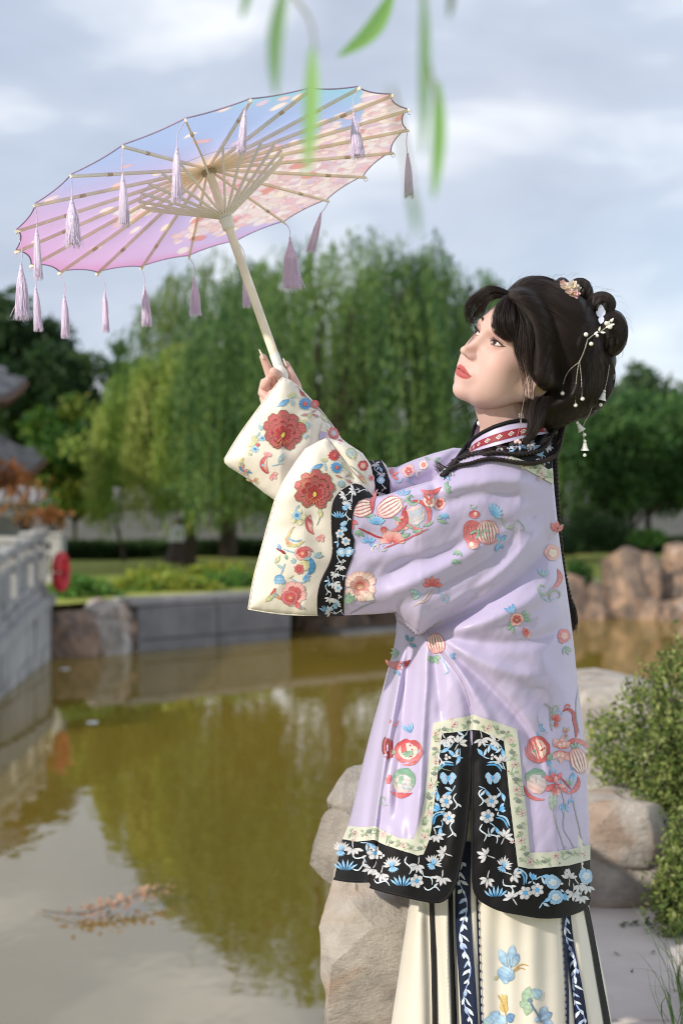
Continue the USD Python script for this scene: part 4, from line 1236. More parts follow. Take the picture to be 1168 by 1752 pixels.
# hands: palm hull and five fingers each, closing on the handle
def hand(palm, fingers):
    out = [manifold3d.Manifold.batch_hull([ball(pw(*p[:3]), p[3]) for p in palm])]
    for fg in fingers:
        out += chain([pw(*p[:3]) for p in fg], [p[3] for p in fg])
    return out
bones += hand([(522, 742, 2.739, .020), (492, 706, 2.729, .016), (505, 694, 2.729, .016), (484, 694, 2.729, .013)],
              [[(512, 690, 2.734, .0105), (507, 660, 2.746, .0095), (497, 640, 2.752, .0088), (489, 623, 2.756, .0068)],      # thumb side finger up the right of the handle
               [(480, 690, 2.734, .0100), (463, 672, 2.746, .0092), (458, 656, 2.756, .0088), (466, 642, 2.762, .0075)],
               [(482, 693, 2.734, .0100), (461, 684, 2.739, .0092), (449, 672, 2.746, .0090), (452, 654, 2.756, .0080)],
               [(486, 698, 2.734, .0100), (470, 700, 2.734, .0090), (455, 694, 2.739, .0085), (450, 680, 2.749, .0075)],
               [(492, 704, 2.729, .0090), (480, 712, 2.729, .0080), (468, 709, 2.734, .0072), (462, 698, 2.744, .0065)]])
bones += hand([(504, 714, 2.785, .019), (484, 682, 2.785, .015), (497, 676, 2.79, .015), (478, 687, 2.775, .013)],
              [[(474, 672, 2.765, .0100), (464, 648, 2.762, .0095), (458, 630, 2.758, .0088), (450, 611, 2.752, .0068)],      # finger up the left of the handle
               [(480, 666, 2.770, .0100), (466, 650, 2.745, .0095), (468, 636, 2.730, .0088), (476, 640, 2.724, .0075)],
               [(484, 672, 2.775, .0100), (462, 668, 2.755, .0092), (452, 660, 2.738, .0085), (458, 650, 2.730, .0075)],
               [(488, 682, 2.775, .0095), (466, 684, 2.765, .0085), (458, 680, 2.750, .0078), (464, 672, 2.740, .0070)],
               [(492, 690, 2.770, .0090), (476, 696, 2.765, .0080), (468, 694, 2.752, .0070), (470, 686, 2.745, .0062)]])
soft = manifold3d.Manifold.batch_boolean(bones, manifold3d.OpType.Add).refine_to_length(.0065)
sm = soft.to_mesh()
st = trimesh.Trimesh(sm.vert_properties[:, :3], sm.tri_verts, process=True)
trimesh.smoothing.filter_taubin(st, lamb=.5, nu=.52, iterations=8)
# ear on the near side, built into the head
def ear_mesh(side):
    a = np.linspace(0, 2 * np.pi, 40, endpoint=False)
    ring = np.c_[-.006 + .0155 * np.cos(a) * (1 + .15 * np.sin(a)), np.zeros(40), .004 + .030 * np.sin(a)]
    ring[:, 0] -= .15 * ring[:, 2]
    cen = ring.mean(0)
    base = np.array([.007, side * .0685, .0])
    out = []
    for sc, lift in ((1.0, -.008), (1.04, .006), (.98, .0105), (.86, .0095), (.76, .0065), (.35, .006)):
        out.append(base + (cen + (ring - cen) * sc) + np.array([-lift * .9, side * lift, 0]))
    v = np.vstack(out + [[base + cen + [0, side * .0055, 0]], [base + cen - [0, side * .008, 0]]])
    f = []
    for r in range(5):
        for k in range(40):
            k2 = (k + 1) % 40
            f += [(r * 40 + k, r * 40 + k2, (r + 1) * 40 + k2), (r * 40 + k, (r + 1) * 40 + k2, (r + 1) * 40 + k)]
    f += [(200 + k, 200 + (k + 1) % 40, 240) for k in range(40)] + [((k + 1) % 40, k, 241) for k in range(40)]
    f = np.array(f)
    if side < 0:
        f = f[:, ::-1]
    lob = v[:, 2] < -.018
    v[lob, 1] += side * .002
    return v, f[:, ::-1]
parts = [mani(hv_w, hf), mani(st.vertices, st.faces)]
for s in (1, -1):
    ev, ef = ear_mesh(s)
    m_ = mani(head_to_world(ev), ef)
    if m_.volume() < 0:
        m_ = mani(head_to_world(ev), ef[:, ::-1])
    parts.append(m_)
if parts[0].volume() < 0:
    parts[0] = mani(hv_w, hf[:, ::-1])
body = parts[0]
for q_ in parts[1:]:
    body = body + q_
bm = body.to_mesh()
bv, bf = np.array(bm.vert_properties[:, :3], float), np.array(bm.tri_verts)
bt = trimesh.Trimesh(bv, bf, process=True)
bh = world_to_head(bt.vertices)
bc = head_colour(bh)
notface = (bh[:, 0] < .02) | (bh[:, 2] < -.10) | (np.linalg.norm(bh, axis=1) > .17)
bc[notface] = np.array([.61, .405, .36])
hand_d = np.linalg.norm(bt.vertices - pw(475, 670, 2.73), axis=1)
kk = np.clip(1 - hand_d / .11, 0, 1)[:, None]
bc = bc + kk * (np.array([.63, .39, .335]) - bc)
obj('body', bt, M['skin'], woman, smooth=True, col=bc)
headT = Drape((hv_w, hf))

# eyes, brows, lashes
def head_front(y, z):
    """x of the head's surface at lateral y, height z (head frame)."""
    y, z = np.broadcast_arrays(np.asarray(y, float), np.asarray(z, float))
    lo = np.full(y.shape, .03); hi = np.full(y.shape, .14)
    sh_ = y.shape
    for _ in range(26):
        mid = (lo + hi) / 2
        ins = head_sdf(np.stack([mid, y, z], -1).reshape(-1, 3)).reshape(sh_) < 0
        lo = np.where(ins, mid, lo); hi = np.where(ins, hi, mid)
    return (lo + hi) / 2


M['eye'] = attr_mat('eye_colours', rough=.08, spec=.6)
M['lash'] = plain('lash_black', (.012, .008, .008), rough=.6, var=.1)
for s in (1, -1):
    u = np.linspace(-1, 1, 41)
    # almond: inner corner towards the nose, outer corner slightly higher
    yc, zc, hw = .0312, .0300, .0136
    yy_ = yc + u * hw
    upz = zc + .0014 * u + .0048 * (1 - np.abs(u) ** 2.1) * (1 + .10 * u)
    loz = zc + .0014 * u - .0036 * (1 - np.abs(u) ** 2.2) * (1 + .15 * u)
    T_ = np.linspace(0, 1, 15)
    Y = np.repeat(yy_[:, None], 15, 1); Z = loz[:, None] + (upz - loz)[:, None] * T_
    # eyeball front, a sphere through the lids' line
    Xs = .0765 + np.sqrt(np.clip(.01345 ** 2 - (Y - .031) ** 2 - (Z - .0305) ** 2, 1e-8, None))
    X_ = np.maximum(Xs, head_front(Y, Z) + .00025)
    V = np.stack([X_, Y * s, Z], -1).reshape(-1, 3)
    # the gaze: up and towards the face's left
    ic = np.array([yc + .0004 - .0008 * s, zc + .0019])
    rr_ = np.hypot(Y - ic[0], Z - ic[1]).ravel()
    c = np.tile([.62, .55, .52], (len(V), 1))
    c = c + sstep(-rr_, -.0062, -.0056)[:, None] * (np.array([.030, .013, .009]) - c)
    c = c + (sstep(-rr_, -.0050, -.0030) * (Z.ravel() < ic[1] + .001))[:, None] * (np.array([.085, .036, .022]) - c) * .7
    c = c + sstep(-rr_, -.0027, -.0022)[:, None] * (np.array([.004, .003, .003]) - c)
    top_sh = sstep(T_, .75, 1.0)[None, :].repeat(41, 0).ravel()
    c = c * (1 - .5 * top_sh[:, None])
    i, j = np.meshgrid(np.arange(40), np.arange(14), indexing='ij')
    q = np.stack([i * 15 + j, (i + 1) * 15 + j, (i + 1) * 15 + j + 1, i * 15 + j + 1], -1).reshape(-1, 4)
    obj('eye', (head_to_world(V), q if s > 0 else q[:, ::-1]), M['eye'], woman, smooth=True, col=c)
    up_line = np.stack([head_front(yy_, upz) + .0006, yy_ * s, upz + .0002], -1)
    out_tip = np.stack([head_front(yc + hw + .0035, zc + .0032) + .0005, (yc + hw + .0035) * s, zc + .0032], -1)
    ln = np.vstack([up_line, out_tip])
    obj('upper_lid_line', tube(head_to_world(ln), np.concatenate([np.interp(u, [-1, -.5, .6, 1], [.0005, .0011, .0014, .0011]), [.0002]]), 6), M['lash'], woman, smooth=True)
    lo_line = np.stack([head_front(yy_, loz) + .0004, yy_ * s, loz - .0002], -1)
    obj('lower_lid_line', tube(head_to_world(lo_line), np.interp(u, [-1, 0, 1], [.0003, .0004, .0007]), 5), plain(f'lid_rim_{"near" if s > 0 else "far"}', (.20, .075, .06), var=.1), woman, smooth=True)
    ls = []
    for k in np.linspace(2, 40, 24).astype(int):
        b = up_line[k]; uu = u[k]
        d_ = np.array([.0040, (.0008 + .0030 * uu) * s, .0026])
        t_ = np.linspace(0, 1, 6)[:, None]
        ls.append(head_to_world(b + d_ * t_ + np.array([0, 0, .0026]) * t_ ** 2))
    for k in np.linspace(8, 39, 13).astype(int):
        b = lo_line[k]; uu = u[k]
        t_ = np.linspace(0, 1, 5)[:, None]
        ls.append(head_to_world(b + np.array([.0018, .0014 * uu * s, -.0018]) * t_))
    curves('lashes', ls, .00050, M['lash'], woman)
    crease = np.stack([head_front(yy_, upz + .0036) + .0001, yy_ * s, upz + .0036], -1)[4:-1]
    obj('lid_crease', tube(head_to_world(crease), .00035, 5), plain(f'lid_crease_{"near" if s > 0 else "far"}', (.42, .20, .16), var=.1), woman, smooth=True)
    # brow: many short hairs
    gb = np.random.default_rng(50 + s)
    hs_ = []
    for k in range(150):
        uu = gb.uniform(-1, 1)
        y_ = .0315 + .0185 * uu
        z_ = .0520 + .0035 * (1 - uu ** 2) + gb.normal(0, .0010) * (1 - .5 * max(uu, 0))
        e = .0045
        pts_ = np.array([[0, y_ + e * q_ * (.9 + .1 * uu), z_ + e * q_ * (.35 - .5 * uu)] for q_ in np.linspace(0, 1, 4)])
        pts_[:, 0] = head_front(pts_[:, 1], pts_[:, 2]) + .0004
        pts_[:, 1] *= s
        hs_.append(head_to_world(pts_))
    curves('eyebrow', hs_, .00035, M['strand'], woman)
# nails
M['nail'] = plain('pale_long_nail', (.80, .66, .58), rough=.2, spec=.6, var=.04)
for a_, b_ in ((((490, 627, 2.748), (484, 612, 2.746))), (((451, 614, 2.745), (443, 597, 2.742)))):
    pts_ = np.linspace(pw(*a_), pw(*b_), 8)
    obj('fingernail', tube(pts_, np.array([.0045, .0052, .0052, .005, .0046, .004, .003, .0012]), 10, flat=.45), M['nail'], woman, smooth=True)
# ---- skirt ----------------------------------------------------------------
SK = [(704, 1440), (700, 1545), (692, 1600), (680, 1680), (669, 1752), (652, 1870), (646, 1925), (760, 1936), (900, 1936), (1066, 1925), (1062, 1870), (1046, 1752), (1036, 1690), (1024, 1630), (1010, 1570), (1003, 1520), (1000, 1440), (930, 1330), (800, 1300), (740, 1340)]
skh = raster_height([(704, 1100), (700, 1545), (669, 1752), (646, 1925), (640, 2080), (1075, 2080), (1066, 1925), (1046, 1752), (1010, 1570), (1000, 1100)], 150, 5)
sk_folds = [
    ([(733, 1500), (738, 1620), (741, 1760), (741, 1930)], 8, -.022, .55), ([(752, 1500), (762, 1640), (774, 1780), (778, 1930)], 12, .012),
    ([(716, 1500), (706, 1640), (698, 1780), (690, 1930)], 14, .014), ([(745, 1560), (752, 1660), (757, 1780), (760, 1930)], 5, -.010),
    ([(776, 1500), (776, 1640), (781, 1780), (784, 1930)], 6, -.012), ([(766, 1500), (765, 1640), (769, 1780), (770, 1930)], 5, .008),
    ([(808, 1440), (810, 1640), (814, 1780), (818, 1930)], 7, .007), ([(846, 1560), (850, 1700), (856, 1930)], 18, -.006), ([(905, 1560), (912, 1720), (922, 1930)], 22, .007),
    ([(965, 1560), (976, 1680), (988, 1800), (995, 1930)], 7, -.014), ([(985, 1550), (1000, 1660), (1018, 1800), (1030, 1930)], 9, .010), ([(1000, 1550), (1016, 1650), (1034, 1760), (1050, 1930)], 6, -.012)]


def sk_front(p):
    return 2.80 - .165 * skh(p) - folds(p, sk_folds) - .002 * np.sin(p[:, 0] * .16)


skirt_v, skirt_f, _, _ = relief(SK, 2.80, sk_front, lambda p: 2.80 + .17 * skh(p) + .008 * np.sin(p[:, 0] * .12), 4.0, lambda p: p[:, 1] > 1915)
skirt = UsdGeom.Xform.Define(stage, numbered(str(woman.GetPath()), 'skirt')).GetPrim()
obj('cloth', (skirt_v, skirt_f), M['skirt'], skirt, smooth=50)
DS = Cloth(sk_front)


def strip(line, w0, w1=None, n=40):
    ln = spline(line, n)
    t = np.gradient(ln, axis=0); t /= np.linalg.norm(t, axis=1, keepdims=True)
    nn = np.c_[-t[:, 1], t[:, 0]]
    w = np.linspace(w0, w1 if w1 is not None else w0, n)[:, None] / 2
    return np.vstack([ln + nn * w, (ln - nn * w)[::-1]])


bands = [('stripe', [(739, 1536), (742, 1640), (744, 1760), (744, 1910)], 7, 11, 'black'), ('stripe', [(770, 1520), (772, 1600), (777, 1740), (780, 1910)], 9, 13, 'black'),
         ('stripe', [(1001, 1552), (1014, 1620), (1026, 1690), (1037, 1752), (1050, 1910)], 8, 13, 'black'), ('stripe', [(733, 1535), (735, 1545)], 4, 4, 'black'),
         ('embroidered_band', [(793, 1440), (793, 1560), (798, 1660), (803, 1752), (806, 1910)], 25, 28, 'navy'), ('embroidered_band', [(967, 1560), (975, 1630), (985, 1690), (993, 1752), (1004, 1910)], 14, 30, 'navy')]
for nm, ln, w0, w1, mk in bands:
    v, f, _ = lay(DS, strip(ln, w0, w1), .0026, 3)
    obj(nm, (v, f), M[mk], skirt, smooth=True)
# lace edges with points
for ln, sd in (([(813, 1470), (816, 1560), (819, 1660), (822, 1752), (826, 1900)], 1), ([(961, 1566), (965, 1640), (968, 1700), (969, 1752), (972, 1900)], -1)):
    L = spline(ln, 120)
    poly = [tuple(p) for p in (L + [-2.6 * sd, 0])]
    edge = []
    for k, p in enumerate(L[::-1]):
        edge.append((p[0] + sd * (1.2 + (2.8 if k % 4 == 2 else 0)), p[1]))
    v, f, _ = lay(DS, poly + edge, .0032, 3)
    obj('lace_edge', (v, f), M['navy'], skirt, smooth=True)

# ---- coat -----------------------------------------------------------------
def end_open(p):
    return ((p[:, 0] < 612) & (p[:, 1] < 1056) & (p[:, 1] > 826)) | (p[:, 1] > 1495) | ((np.abs(p[:, 0] - 804) < 20) & (p[:, 1] > 1250))


COAT = [(608, 828), (617, 830), (630, 842), (640, 850), (662, 846), (700, 833), (738, 822), (752, 806), (770, 792), (790, 781), (803, 768), (830, 757), (870, 746), (910, 737), (934, 738), (943, 764), (945, 800), (948, 840), (951, 870), (955, 910), (961, 955), (968, 1000), (975, 1050), (981, 1100),
        (986, 1150), (992, 1200), (998, 1250), (1003, 1320), (1007, 1400), (1008.5, 1470), (1008, 1535), (1004, 1550), (986, 1561), (972, 1566), (950, 1569.5), (924, 1569.5), (890, 1564), (852, 1556), (833, 1547), (818, 1536), (811, 1520), (809, 1500), (808.5, 1400), (807.5, 1300), (806, 1268),
        (804.5, 1262), (804, 1275), (803, 1354), (799, 1400), (794, 1443), (786, 1480), (780, 1506), (774, 1522), (766, 1534), (755, 1542), (740, 1543), (715, 1539), (693, 1534), (660, 1526), (634, 1519), (631, 1508), (600, 1508), (572, 1504), (579, 1470), (587, 1438), (600, 1395),
        (622, 1300), (637, 1240), (650, 1195), (662, 1150), (672, 1115), (677, 1085), (678, 1062), (675, 1048), (640, 1051), (589, 1053), (545, 1054), (545, 1016), (551.5, 991.6), (562, 970), (568, 955), (569.5, 924), (568, 878.6), (573, 855), (581, 844), (590.5, 836)]
th_ = raster_height([(652, 1180), (662, 1150), (672, 1110), (678, 1062), (680, 1000), (690, 880), (740, 815), (803, 768), (870, 742), (934, 736), (945, 780), (951, 870), (961, 955), (975, 1050), (986, 1150), (998, 1250), (1007, 1400), (1012, 1750), (520, 1750), (572, 1504), (600, 1395), (637, 1240)], 150, 6)
sl_ = raster_height([(480, 850), (560, 836), (606, 828), (640, 848), (700, 832), (750, 812), (800, 792), (880, 770), (960, 770), (1000, 850), (943, 907), (915, 943), (876, 978), (836, 1006), (797, 1033), (738, 1063), (716, 1080), (700, 1066), (675, 1048), (589, 1053), (480, 1056)], 58, 3.2)
coat_folds = [
    # sleeve
    ([(640, 1000), (696, 964), (749, 950), (800, 922)], 13, -.010, .3), ([(630, 1030), (700, 1000), (770, 965), (850, 920)], 16, .010), ([(690, 1030), (760, 1000), (840, 950), (905, 890)], 13, -.008),
    ([(720, 1062), (790, 1022), (860, 975), (930, 900)], 9, .008), ([(740, 870), (790, 850), (850, 845), (910, 855)], 12, -.007), ([(735, 845), (790, 830), (850, 822), (915, 825)], 13, .007),
    ([(615, 905), (660, 925), (710, 930)], 15, -.007), ([(610, 960), (660, 950), (720, 915), (780, 880)], 20, .007), ([(600, 1015), (635, 990), (650, 960)], 12, -.006), ([(735, 825), (750, 850), (752, 880)], 8, -.007),
    ([(770, 812), (830, 800), (890, 805), (935, 835)], 9, -.005), ([(655, 850), (700, 846), (745, 836)], 8, .006), ([(850, 870), (890, 900), (905, 940)], 14, .005), ([(830, 905), (870, 895), (925, 870)], 10, -.004),
    # under the arm: folds fanning from the armpit
    ([(722, 1082), (770, 1062), (830, 1030), (890, 985), (948, 915)], 11, -.020, .35), ([(745, 1078), (800, 1072), (870, 1048), (940, 1000), (968, 960)], 15, .014), ([(740, 1085), (800, 1096), (870, 1100), (940, 1085), (978, 1060)], 12, -.010),
    ([(745, 1092), (800, 1122), (870, 1150), (940, 1165)], 14, .013), ([(742, 1090), (790, 1130), (850, 1190), (905, 1260), (930, 1330)], 10, -.015, .3), ([(740, 1095), (775, 1140), (815, 1195), (850, 1260)], 11, .012),
    ([(736, 1095), (765, 1130), (790, 1165), (803, 1200), (807, 1262)], 7, -.014, .4), ([(728, 1085), (728, 1160), (722, 1260), (716, 1380), (708, 1440)], 8, .015), ([(742, 1110), (750, 1180), (755, 1240)], 9, -.008),
    ([(706, 1080), (698, 1160), (690, 1240), (680, 1350), (672, 1440)], 10, -.016), ([(694, 1090), (676, 1200), (656, 1310), (640, 1420), (634, 1515)], 8, .018, .3),
    ([(664, 1170), (645, 1260), (622, 1380), (604, 1500)], 10, .008), ([(860, 1130), (910, 1180), (950, 1250), (975, 1350)], 16, -.008), ([(900, 1110), (950, 1160), (980, 1240), (992, 1340)], 14, .007),
    ([(955, 905), (962, 980), (968, 1060), (975, 1140)], 9, -.008), ([(890, 1290), (905, 1360), (912, 1450), (915, 1560)], 14, -.007), ([(945, 1330), (955, 1420), (958, 1560)], 16, .009), ([(985, 1200), (994, 1300), (996, 1420), (994, 1540)], 8, -.008),
    ([(660, 1290), (668, 1380), (690, 1440), (700, 1530)], 12, .007), ([(820, 1300), (826, 1400), (830, 1500)], 9, .006), ([(786, 1290), (780, 1400), (765, 1500)], 9, .006), ([(850, 1300), (858, 1400), (865, 1540)], 10, -.005)]


def coat_dc(p):
    return np.where(p[:, 1] < 1062, 2.625 + .185 * sstep(p[:, 0], 640, 800) + .0 * p[:, 1], 2.82 + far_panel(p))


def far_panel(p):
    ln = np.array([(704, 1060), (690, 1120), (672, 1205), (655, 1300), (640, 1410), (632, 1480), (630, 1530)])
    xl = np.interp(p[:, 1], ln[:, 1], ln[:, 0])
    return .045 * sstep(xl - p[:, 0], -2, 10) * (p[:, 1] > 1060) * sstep(p[:, 1], 1090, 1180)


def coat_front(p):
    x, y = p[:, 0], p[:, 1]
    tor = 2.82 - (.205 + .02 * sstep(y, 1250, 1550)) * th_(p)
    tor = tor + far_panel(p)
    base = np.interp(x, [560, 600, 720, 820, 890, 945, 990], [2.600, 2.603, 2.622, 2.648, 2.672, 2.725, 2.80])
    amp = np.interp(x, [560, 720, 830, 943], [.050, .058, .048, .018])
    h = sl_(p)
    slv = np.where(h > .004, base - amp * h + .0, 3.3)
    slv = np.where(h <= .004, 3.3, slv)
    k = .010
    hh = np.clip(.5 + .5 * (slv - tor) / k, 0, 1)
    d = slv + (tor - slv) * hh - k * hh * (1 - hh)
    return d - folds(p, coat_folds) - .0022 * (meshkit.fbm(np.c_[x * .012, y * .012, x * 0], 3, 4) - .5) - .0045 * (meshkit.fbm(np.c_[x * .03 + y * .02, y * .012 - x * .01, x * 0], 3, 9) - .5)


def coat_back(p):
    x, y = p[:, 0], p[:, 1]
    slb = np.interp(x, [560, 600, 720, 800, 900], [2.635, 2.64, 2.70, 2.80, 2.9])
    tb = 2.82 + far_panel(p) + .21 * th_(p)
    return np.where((x < 700) & (y < 1065), slb, np.where(x < 760, np.where(y < 1065, slb + (tb - slb) * sstep(x, 700, 760), tb), tb))


coat = UsdGeom.Xform.Define(stage, numbered(str(woman.GetPath()), 'coat')).GetPrim()
coat_v, coat_f, cpts, cn = relief(COAT, coat_dc, coat_front, coat_back, 2.5, end_open)
DC = Cloth(coat_front)

# trims: pale ribbon and black border, laid on the coat
def trim(name, poly, mk, off, step=2.8, parent=coat, drape=None, **kw):
    v, f, _ = lay(drape or DC, poly, off, step)
    return obj(name, (v, f), M[mk], parent, smooth=True, **kw)


# sleeve end band
sleeve_band = [(608, 828.5), (617, 830.5), (630, 842), (638, 850.5), (624, 853), (613, 858), (606.5, 868), (603.5, 880), (601.5, 895), (601, 911), (606, 924), (604.5, 940), (602, 955), (590.5, 985), (588, 1022), (588.5, 1052.5), (545.5, 1053.5), (545.5, 1016), (552, 991.6), (562.5, 970), (568.5, 955), (570, 924), (568.5, 878.6), (573.5, 855), (581.5, 844), (591, 836.5)]
front_black = [(586.7, 1436), (612, 1440), (632, 1438), (640, 1437), (660, 1446), (684.7, 1454), (713.7, 1463.5), (724, 1461.5), (733, 1439), (738, 1416), (748, 1330), (756, 1254.5), (780, 1252), (803, 1250), (803.5, 1262), (803.2, 1300), (802, 1354), (798, 1400), (793, 1443), (785.5, 1480), (779, 1506), (773, 1521), (765, 1533), (755, 1541), (740, 1542), (715, 1538), (693, 1533), (660, 1525), (635, 1518), (631.6, 1507), (600, 1507), (573, 1503), (580, 1467)]
front_ribbon = [(597, 1413.5), (620, 1416), (642, 1414), (660, 1424), (684.7, 1434.5), (707, 1436), (716, 1410), (724, 1370), (734, 1290), (741.5, 1237), (770, 1231), (809, 1222.5), (809, 1249), (780, 1252.5), (756, 1255), (748, 1330), (738, 1416), (733, 1440), (724, 1462), (713.7, 1464), (684.7, 1454.5), (660, 1446.5), (640, 1437.5), (632, 1438.5), (612, 1440.5), (587, 1436.5)]
back_black = [(807.5, 1249), (820, 1249), (840, 1258), (861.5, 1267.5), (865, 1295), (872, 1370), (885.4, 1482), (903, 1486), (923.8, 1485.6), (971.7, 1480.8), (1007.7, 1471), (1008, 1535), (1003, 1549), (986, 1560), (971.7, 1565.5), (950, 1568.5), (924, 1568.5), (890, 1563), (852, 1555), (833, 1546), (818.5, 1535), (812, 1519), (810, 1500), (809.5, 1400), (808.4, 1300)]
back_ribbon = [(809.5, 1222), (850, 1236), (883, 1248), (886.6, 1276), (893, 1340), (900, 1395.7), (904.6, 1459), (940, 1458), (975, 1453), (1007.7, 1445), (1007.7, 1471.5), (971.7, 1481), (923.8, 1486), (903, 1486.5), (885, 1482.5), (871.6, 1370), (864.6, 1295), (861, 1268), (840, 1258.5), (820, 1249.5), (809.5, 1249)]
obj('cloth', without(coat_v, coat_f, cn, [Polygon(q_).buffer(0).union(Polygon(r_).buffer(0)) for q_, r_ in ((front_black, front_ribbon), (back_black, back_ribbon))] + [sleeve_band], cpts), M['lilac'], coat, smooth=55)
trim('black_border', front_black, 'black', .0016)
trim('black_border', back_black, 'black', .0016)
trim('ribbon_border', front_ribbon, 'ribbon', .0022)
trim('ribbon_border', back_ribbon, 'ribbon', .0022)
piping = [[(572, 1504), (600, 1508), (631, 1508)], [(633, 1518), (660, 1526), (693, 1534), (715, 1539), (740, 1543), (755, 1542), (766, 1534), (774, 1522), (780, 1506), (786, 1480), (794, 1443), (799, 1400), (803, 1354), (804, 1290)],
          [(806.8, 1275), (807.5, 1300), (808.5, 1400), (809, 1500), (811, 1520), (818, 1536), (833, 1547), (852, 1556), (890, 1564), (924, 1569.5), (950, 1569.5), (972, 1566), (986, 1561), (1004, 1550), (1008, 1536)]]
for ln in piping:
    obj('piping', lay_tube(DC, ln, .0030, -.0005, 80, 8), M['black'], coat, smooth=True)
trim('sleeve_border', sleeve_band, 'black', .0020, 3.5)
obj('piping', lay_tube(DC, [(608, 829), (591, 836.5), (581.5, 844), (573.5, 855), (568.5, 878.6), (570, 924), (568.5, 955), (552, 991.6), (545.5, 1016), (545.5, 1053)], .0026, .0, 70, 8), M['black'], coat, smooth=True)
# shoulder yoke: black with ribbon below it
yoke_black = [(806, 772), (830, 764), (853, 757), (880, 750), (912, 741), (930, 741), (938, 748), (942.5, 770), (943.5, 800.5), (936, 803), (924.6, 794), (910, 791), (896, 789), (872, 780), (845.5, 774), (820, 776)]
yoke_ribbon = [(872, 780), (896, 789), (910, 791.5), (924.6, 794.5), (936, 803.5), (944, 801), (945.5, 829), (921, 815), (900, 804), (880, 795), (868, 788)]
trim('yoke', yoke_black, 'black', .0022, 3.0)
trim('yoke_ribbon', yoke_ribbon, 'ribbon', .0024, 3.0)
trim('front_placket', [(801, 768), (806, 773), (794, 783), (780, 795), (770, 806), (760, 818), (753, 812), (764, 798), (777, 786)], 'black', .0022, 3.0)
# seams
for ln in ([(738, 1098), (765, 1132), (789, 1165), (802, 1200), (808, 1222)], [(716, 1080), (700, 1067), (676, 1049)]):
    obj('seam', lay_tube(DC, ln, .0009, .0002, 50, 6), plain('seam_shadow_thread', (.36, .30, .42), var=.05), coat, smooth=True)

# ---- white cuffs, far sleeve ------------------------------------------------
NC = [(424, 1043), (434, 985), (446, 940), (458, 895), (470, 853), (483, 824), (507, 787), (522, 767), (544, 755), (558, 749), (579, 754), (600, 762), (620, 775), (634, 795), (641, 830), (640, 900), (625, 960), (610, 1040), (590, 1050), (545, 1054), (502, 1053), (461, 1049)]
nch = raster_height(NC, 60, 2.5)
nc_folds = [([(470, 860), (520, 830), (570, 790)], 16, .004), ([(500, 800), (530, 880), (545, 960)], 22, -.006), ([(450, 950), (500, 960), (550, 940)], 26, .004), ([(558, 748), (585, 783), (608, 826)], 6, -.010), ([(480, 1000), (520, 1030)], 20, -.004), ([(545, 760), (535, 800), (510, 840)], 12, .005), ([(455, 905), (500, 905), (550, 880)], 14, -.003)]
cuff_near = UsdGeom.Xform.Define(stage, numbered(str(woman.GetPath()), 'cuff')).GetPrim()
nf = lambda p: np.interp(p[:, 0], [420, 520, 570, 640], [2.588, 2.588, 2.600, 2.622]) + .02 - .026 * nch(p) - folds(p, nc_folds) - .003 * (meshkit.fbm(np.c_[p * .02, p[:, :1] * 0], 3, 2) - .5)
ncv, ncf, _, _ = relief(NC, lambda p: np.interp(p[:, 0], [420, 520, 570, 640], [2.610, 2.610, 2.625, 2.66]), nf, lambda p: np.interp(p[:, 0], [420, 520, 570, 640], [2.610, 2.610, 2.625, 2.66]) + .03 * nch(p), 3.5)
obj('cloth', (ncv, ncf), M['cream'], cuff_near, smooth=55)
DN = Cloth(nf)
obj('seam', lay_tube(DN, [(558, 749), (572, 766), (588, 787), (608, 812), (622, 826)], .0012, .0005, 40, 6), plain('cuff_seam', (.34, .31, .30), var=.05), cuff_near, smooth=True)
obj('hem', lay_tube(DN, [(424.5, 1042), (434.5, 985), (446.5, 940), (458.5, 895), (470.5, 853)], .0014, -.0005, 50, 6), M['cream'], cuff_near, smooth=True)
obj('hem', lay_tube(DN, [(425, 1042.5), (461, 1048.5), (502, 1052.3), (545, 1053.4)], .0014, -.0005, 50, 6), M['cream'], cuff_near, smooth=True)

FC = [(383, 785), (400, 757), (440, 700), (470, 660), (483, 645), (497, 650), (513, 662), (533, 683), (555, 708), (575, 735), (584, 750), (610, 770), (640, 800), (640, 850), (560, 870), (500, 880), (470, 856), (450, 842), (420, 817), (390, 798), (384, 792)]
fch = raster_height(FC, 50, 2.5)
fdc = lambda p: np.interp(p[:, 0], [383, 480, 560, 650], [2.690, 2.694, 2.740, 2.840])
fc_folds = [([(430, 710), (470, 740), (500, 780)], 9, -.003), ([(503, 662), (536, 694), (557, 716), (575, 742)], 5, -.008), ([(400, 780), (450, 790), (500, 770)], 24, .004), ([(520, 700), (530, 740), (500, 790)], 14, .005)]
cuff_far = UsdGeom.Xform.Define(stage, numbered(str(woman.GetPath()), 'cuff')).GetPrim()
ff = lambda p: fdc(p) - .030 * fch(p) - folds(p, fc_folds) - .003 * (meshkit.fbm(np.c_[p * .02, p[:, :1] * 0], 3, 3) - .5)
fcv, fcf, _, _ = relief(FC, fdc, ff, lambda p: fdc(p) + .03 * fch(p), 3.5)
obj('cloth', (fcv, fcf), M['cream'], cuff_far, smooth=55)
DF = Cloth(ff)
obj('seam', lay_tube(DF, [(507, 660), (536, 691), (557, 714), (572, 738)], .0012, .0005, 40, 6), UsdShade.Material.Get(stage, '/World/Looks/cuff_seam'), cuff_far, smooth=True)
obj('hem', lay_tube(DF, [(384, 785), (400, 757.6), (440, 700.6), (470, 660.6), (482, 646.5)], .0014, -.0005, 50, 6), M['cream'], cuff_far, smooth=True)
tabv, tabf, _ = lay(DF, [(546, 738), (552, 721), (556, 728), (557, 740)], .003, 4)
obj('lining_tab', (tabv, tabf), M['cream'], cuff_far, smooth=True)
tabv, tabf, _ = lay(DF, [(545, 740), (557, 739), (557.5, 750), (544.5, 752)], .003, 4)
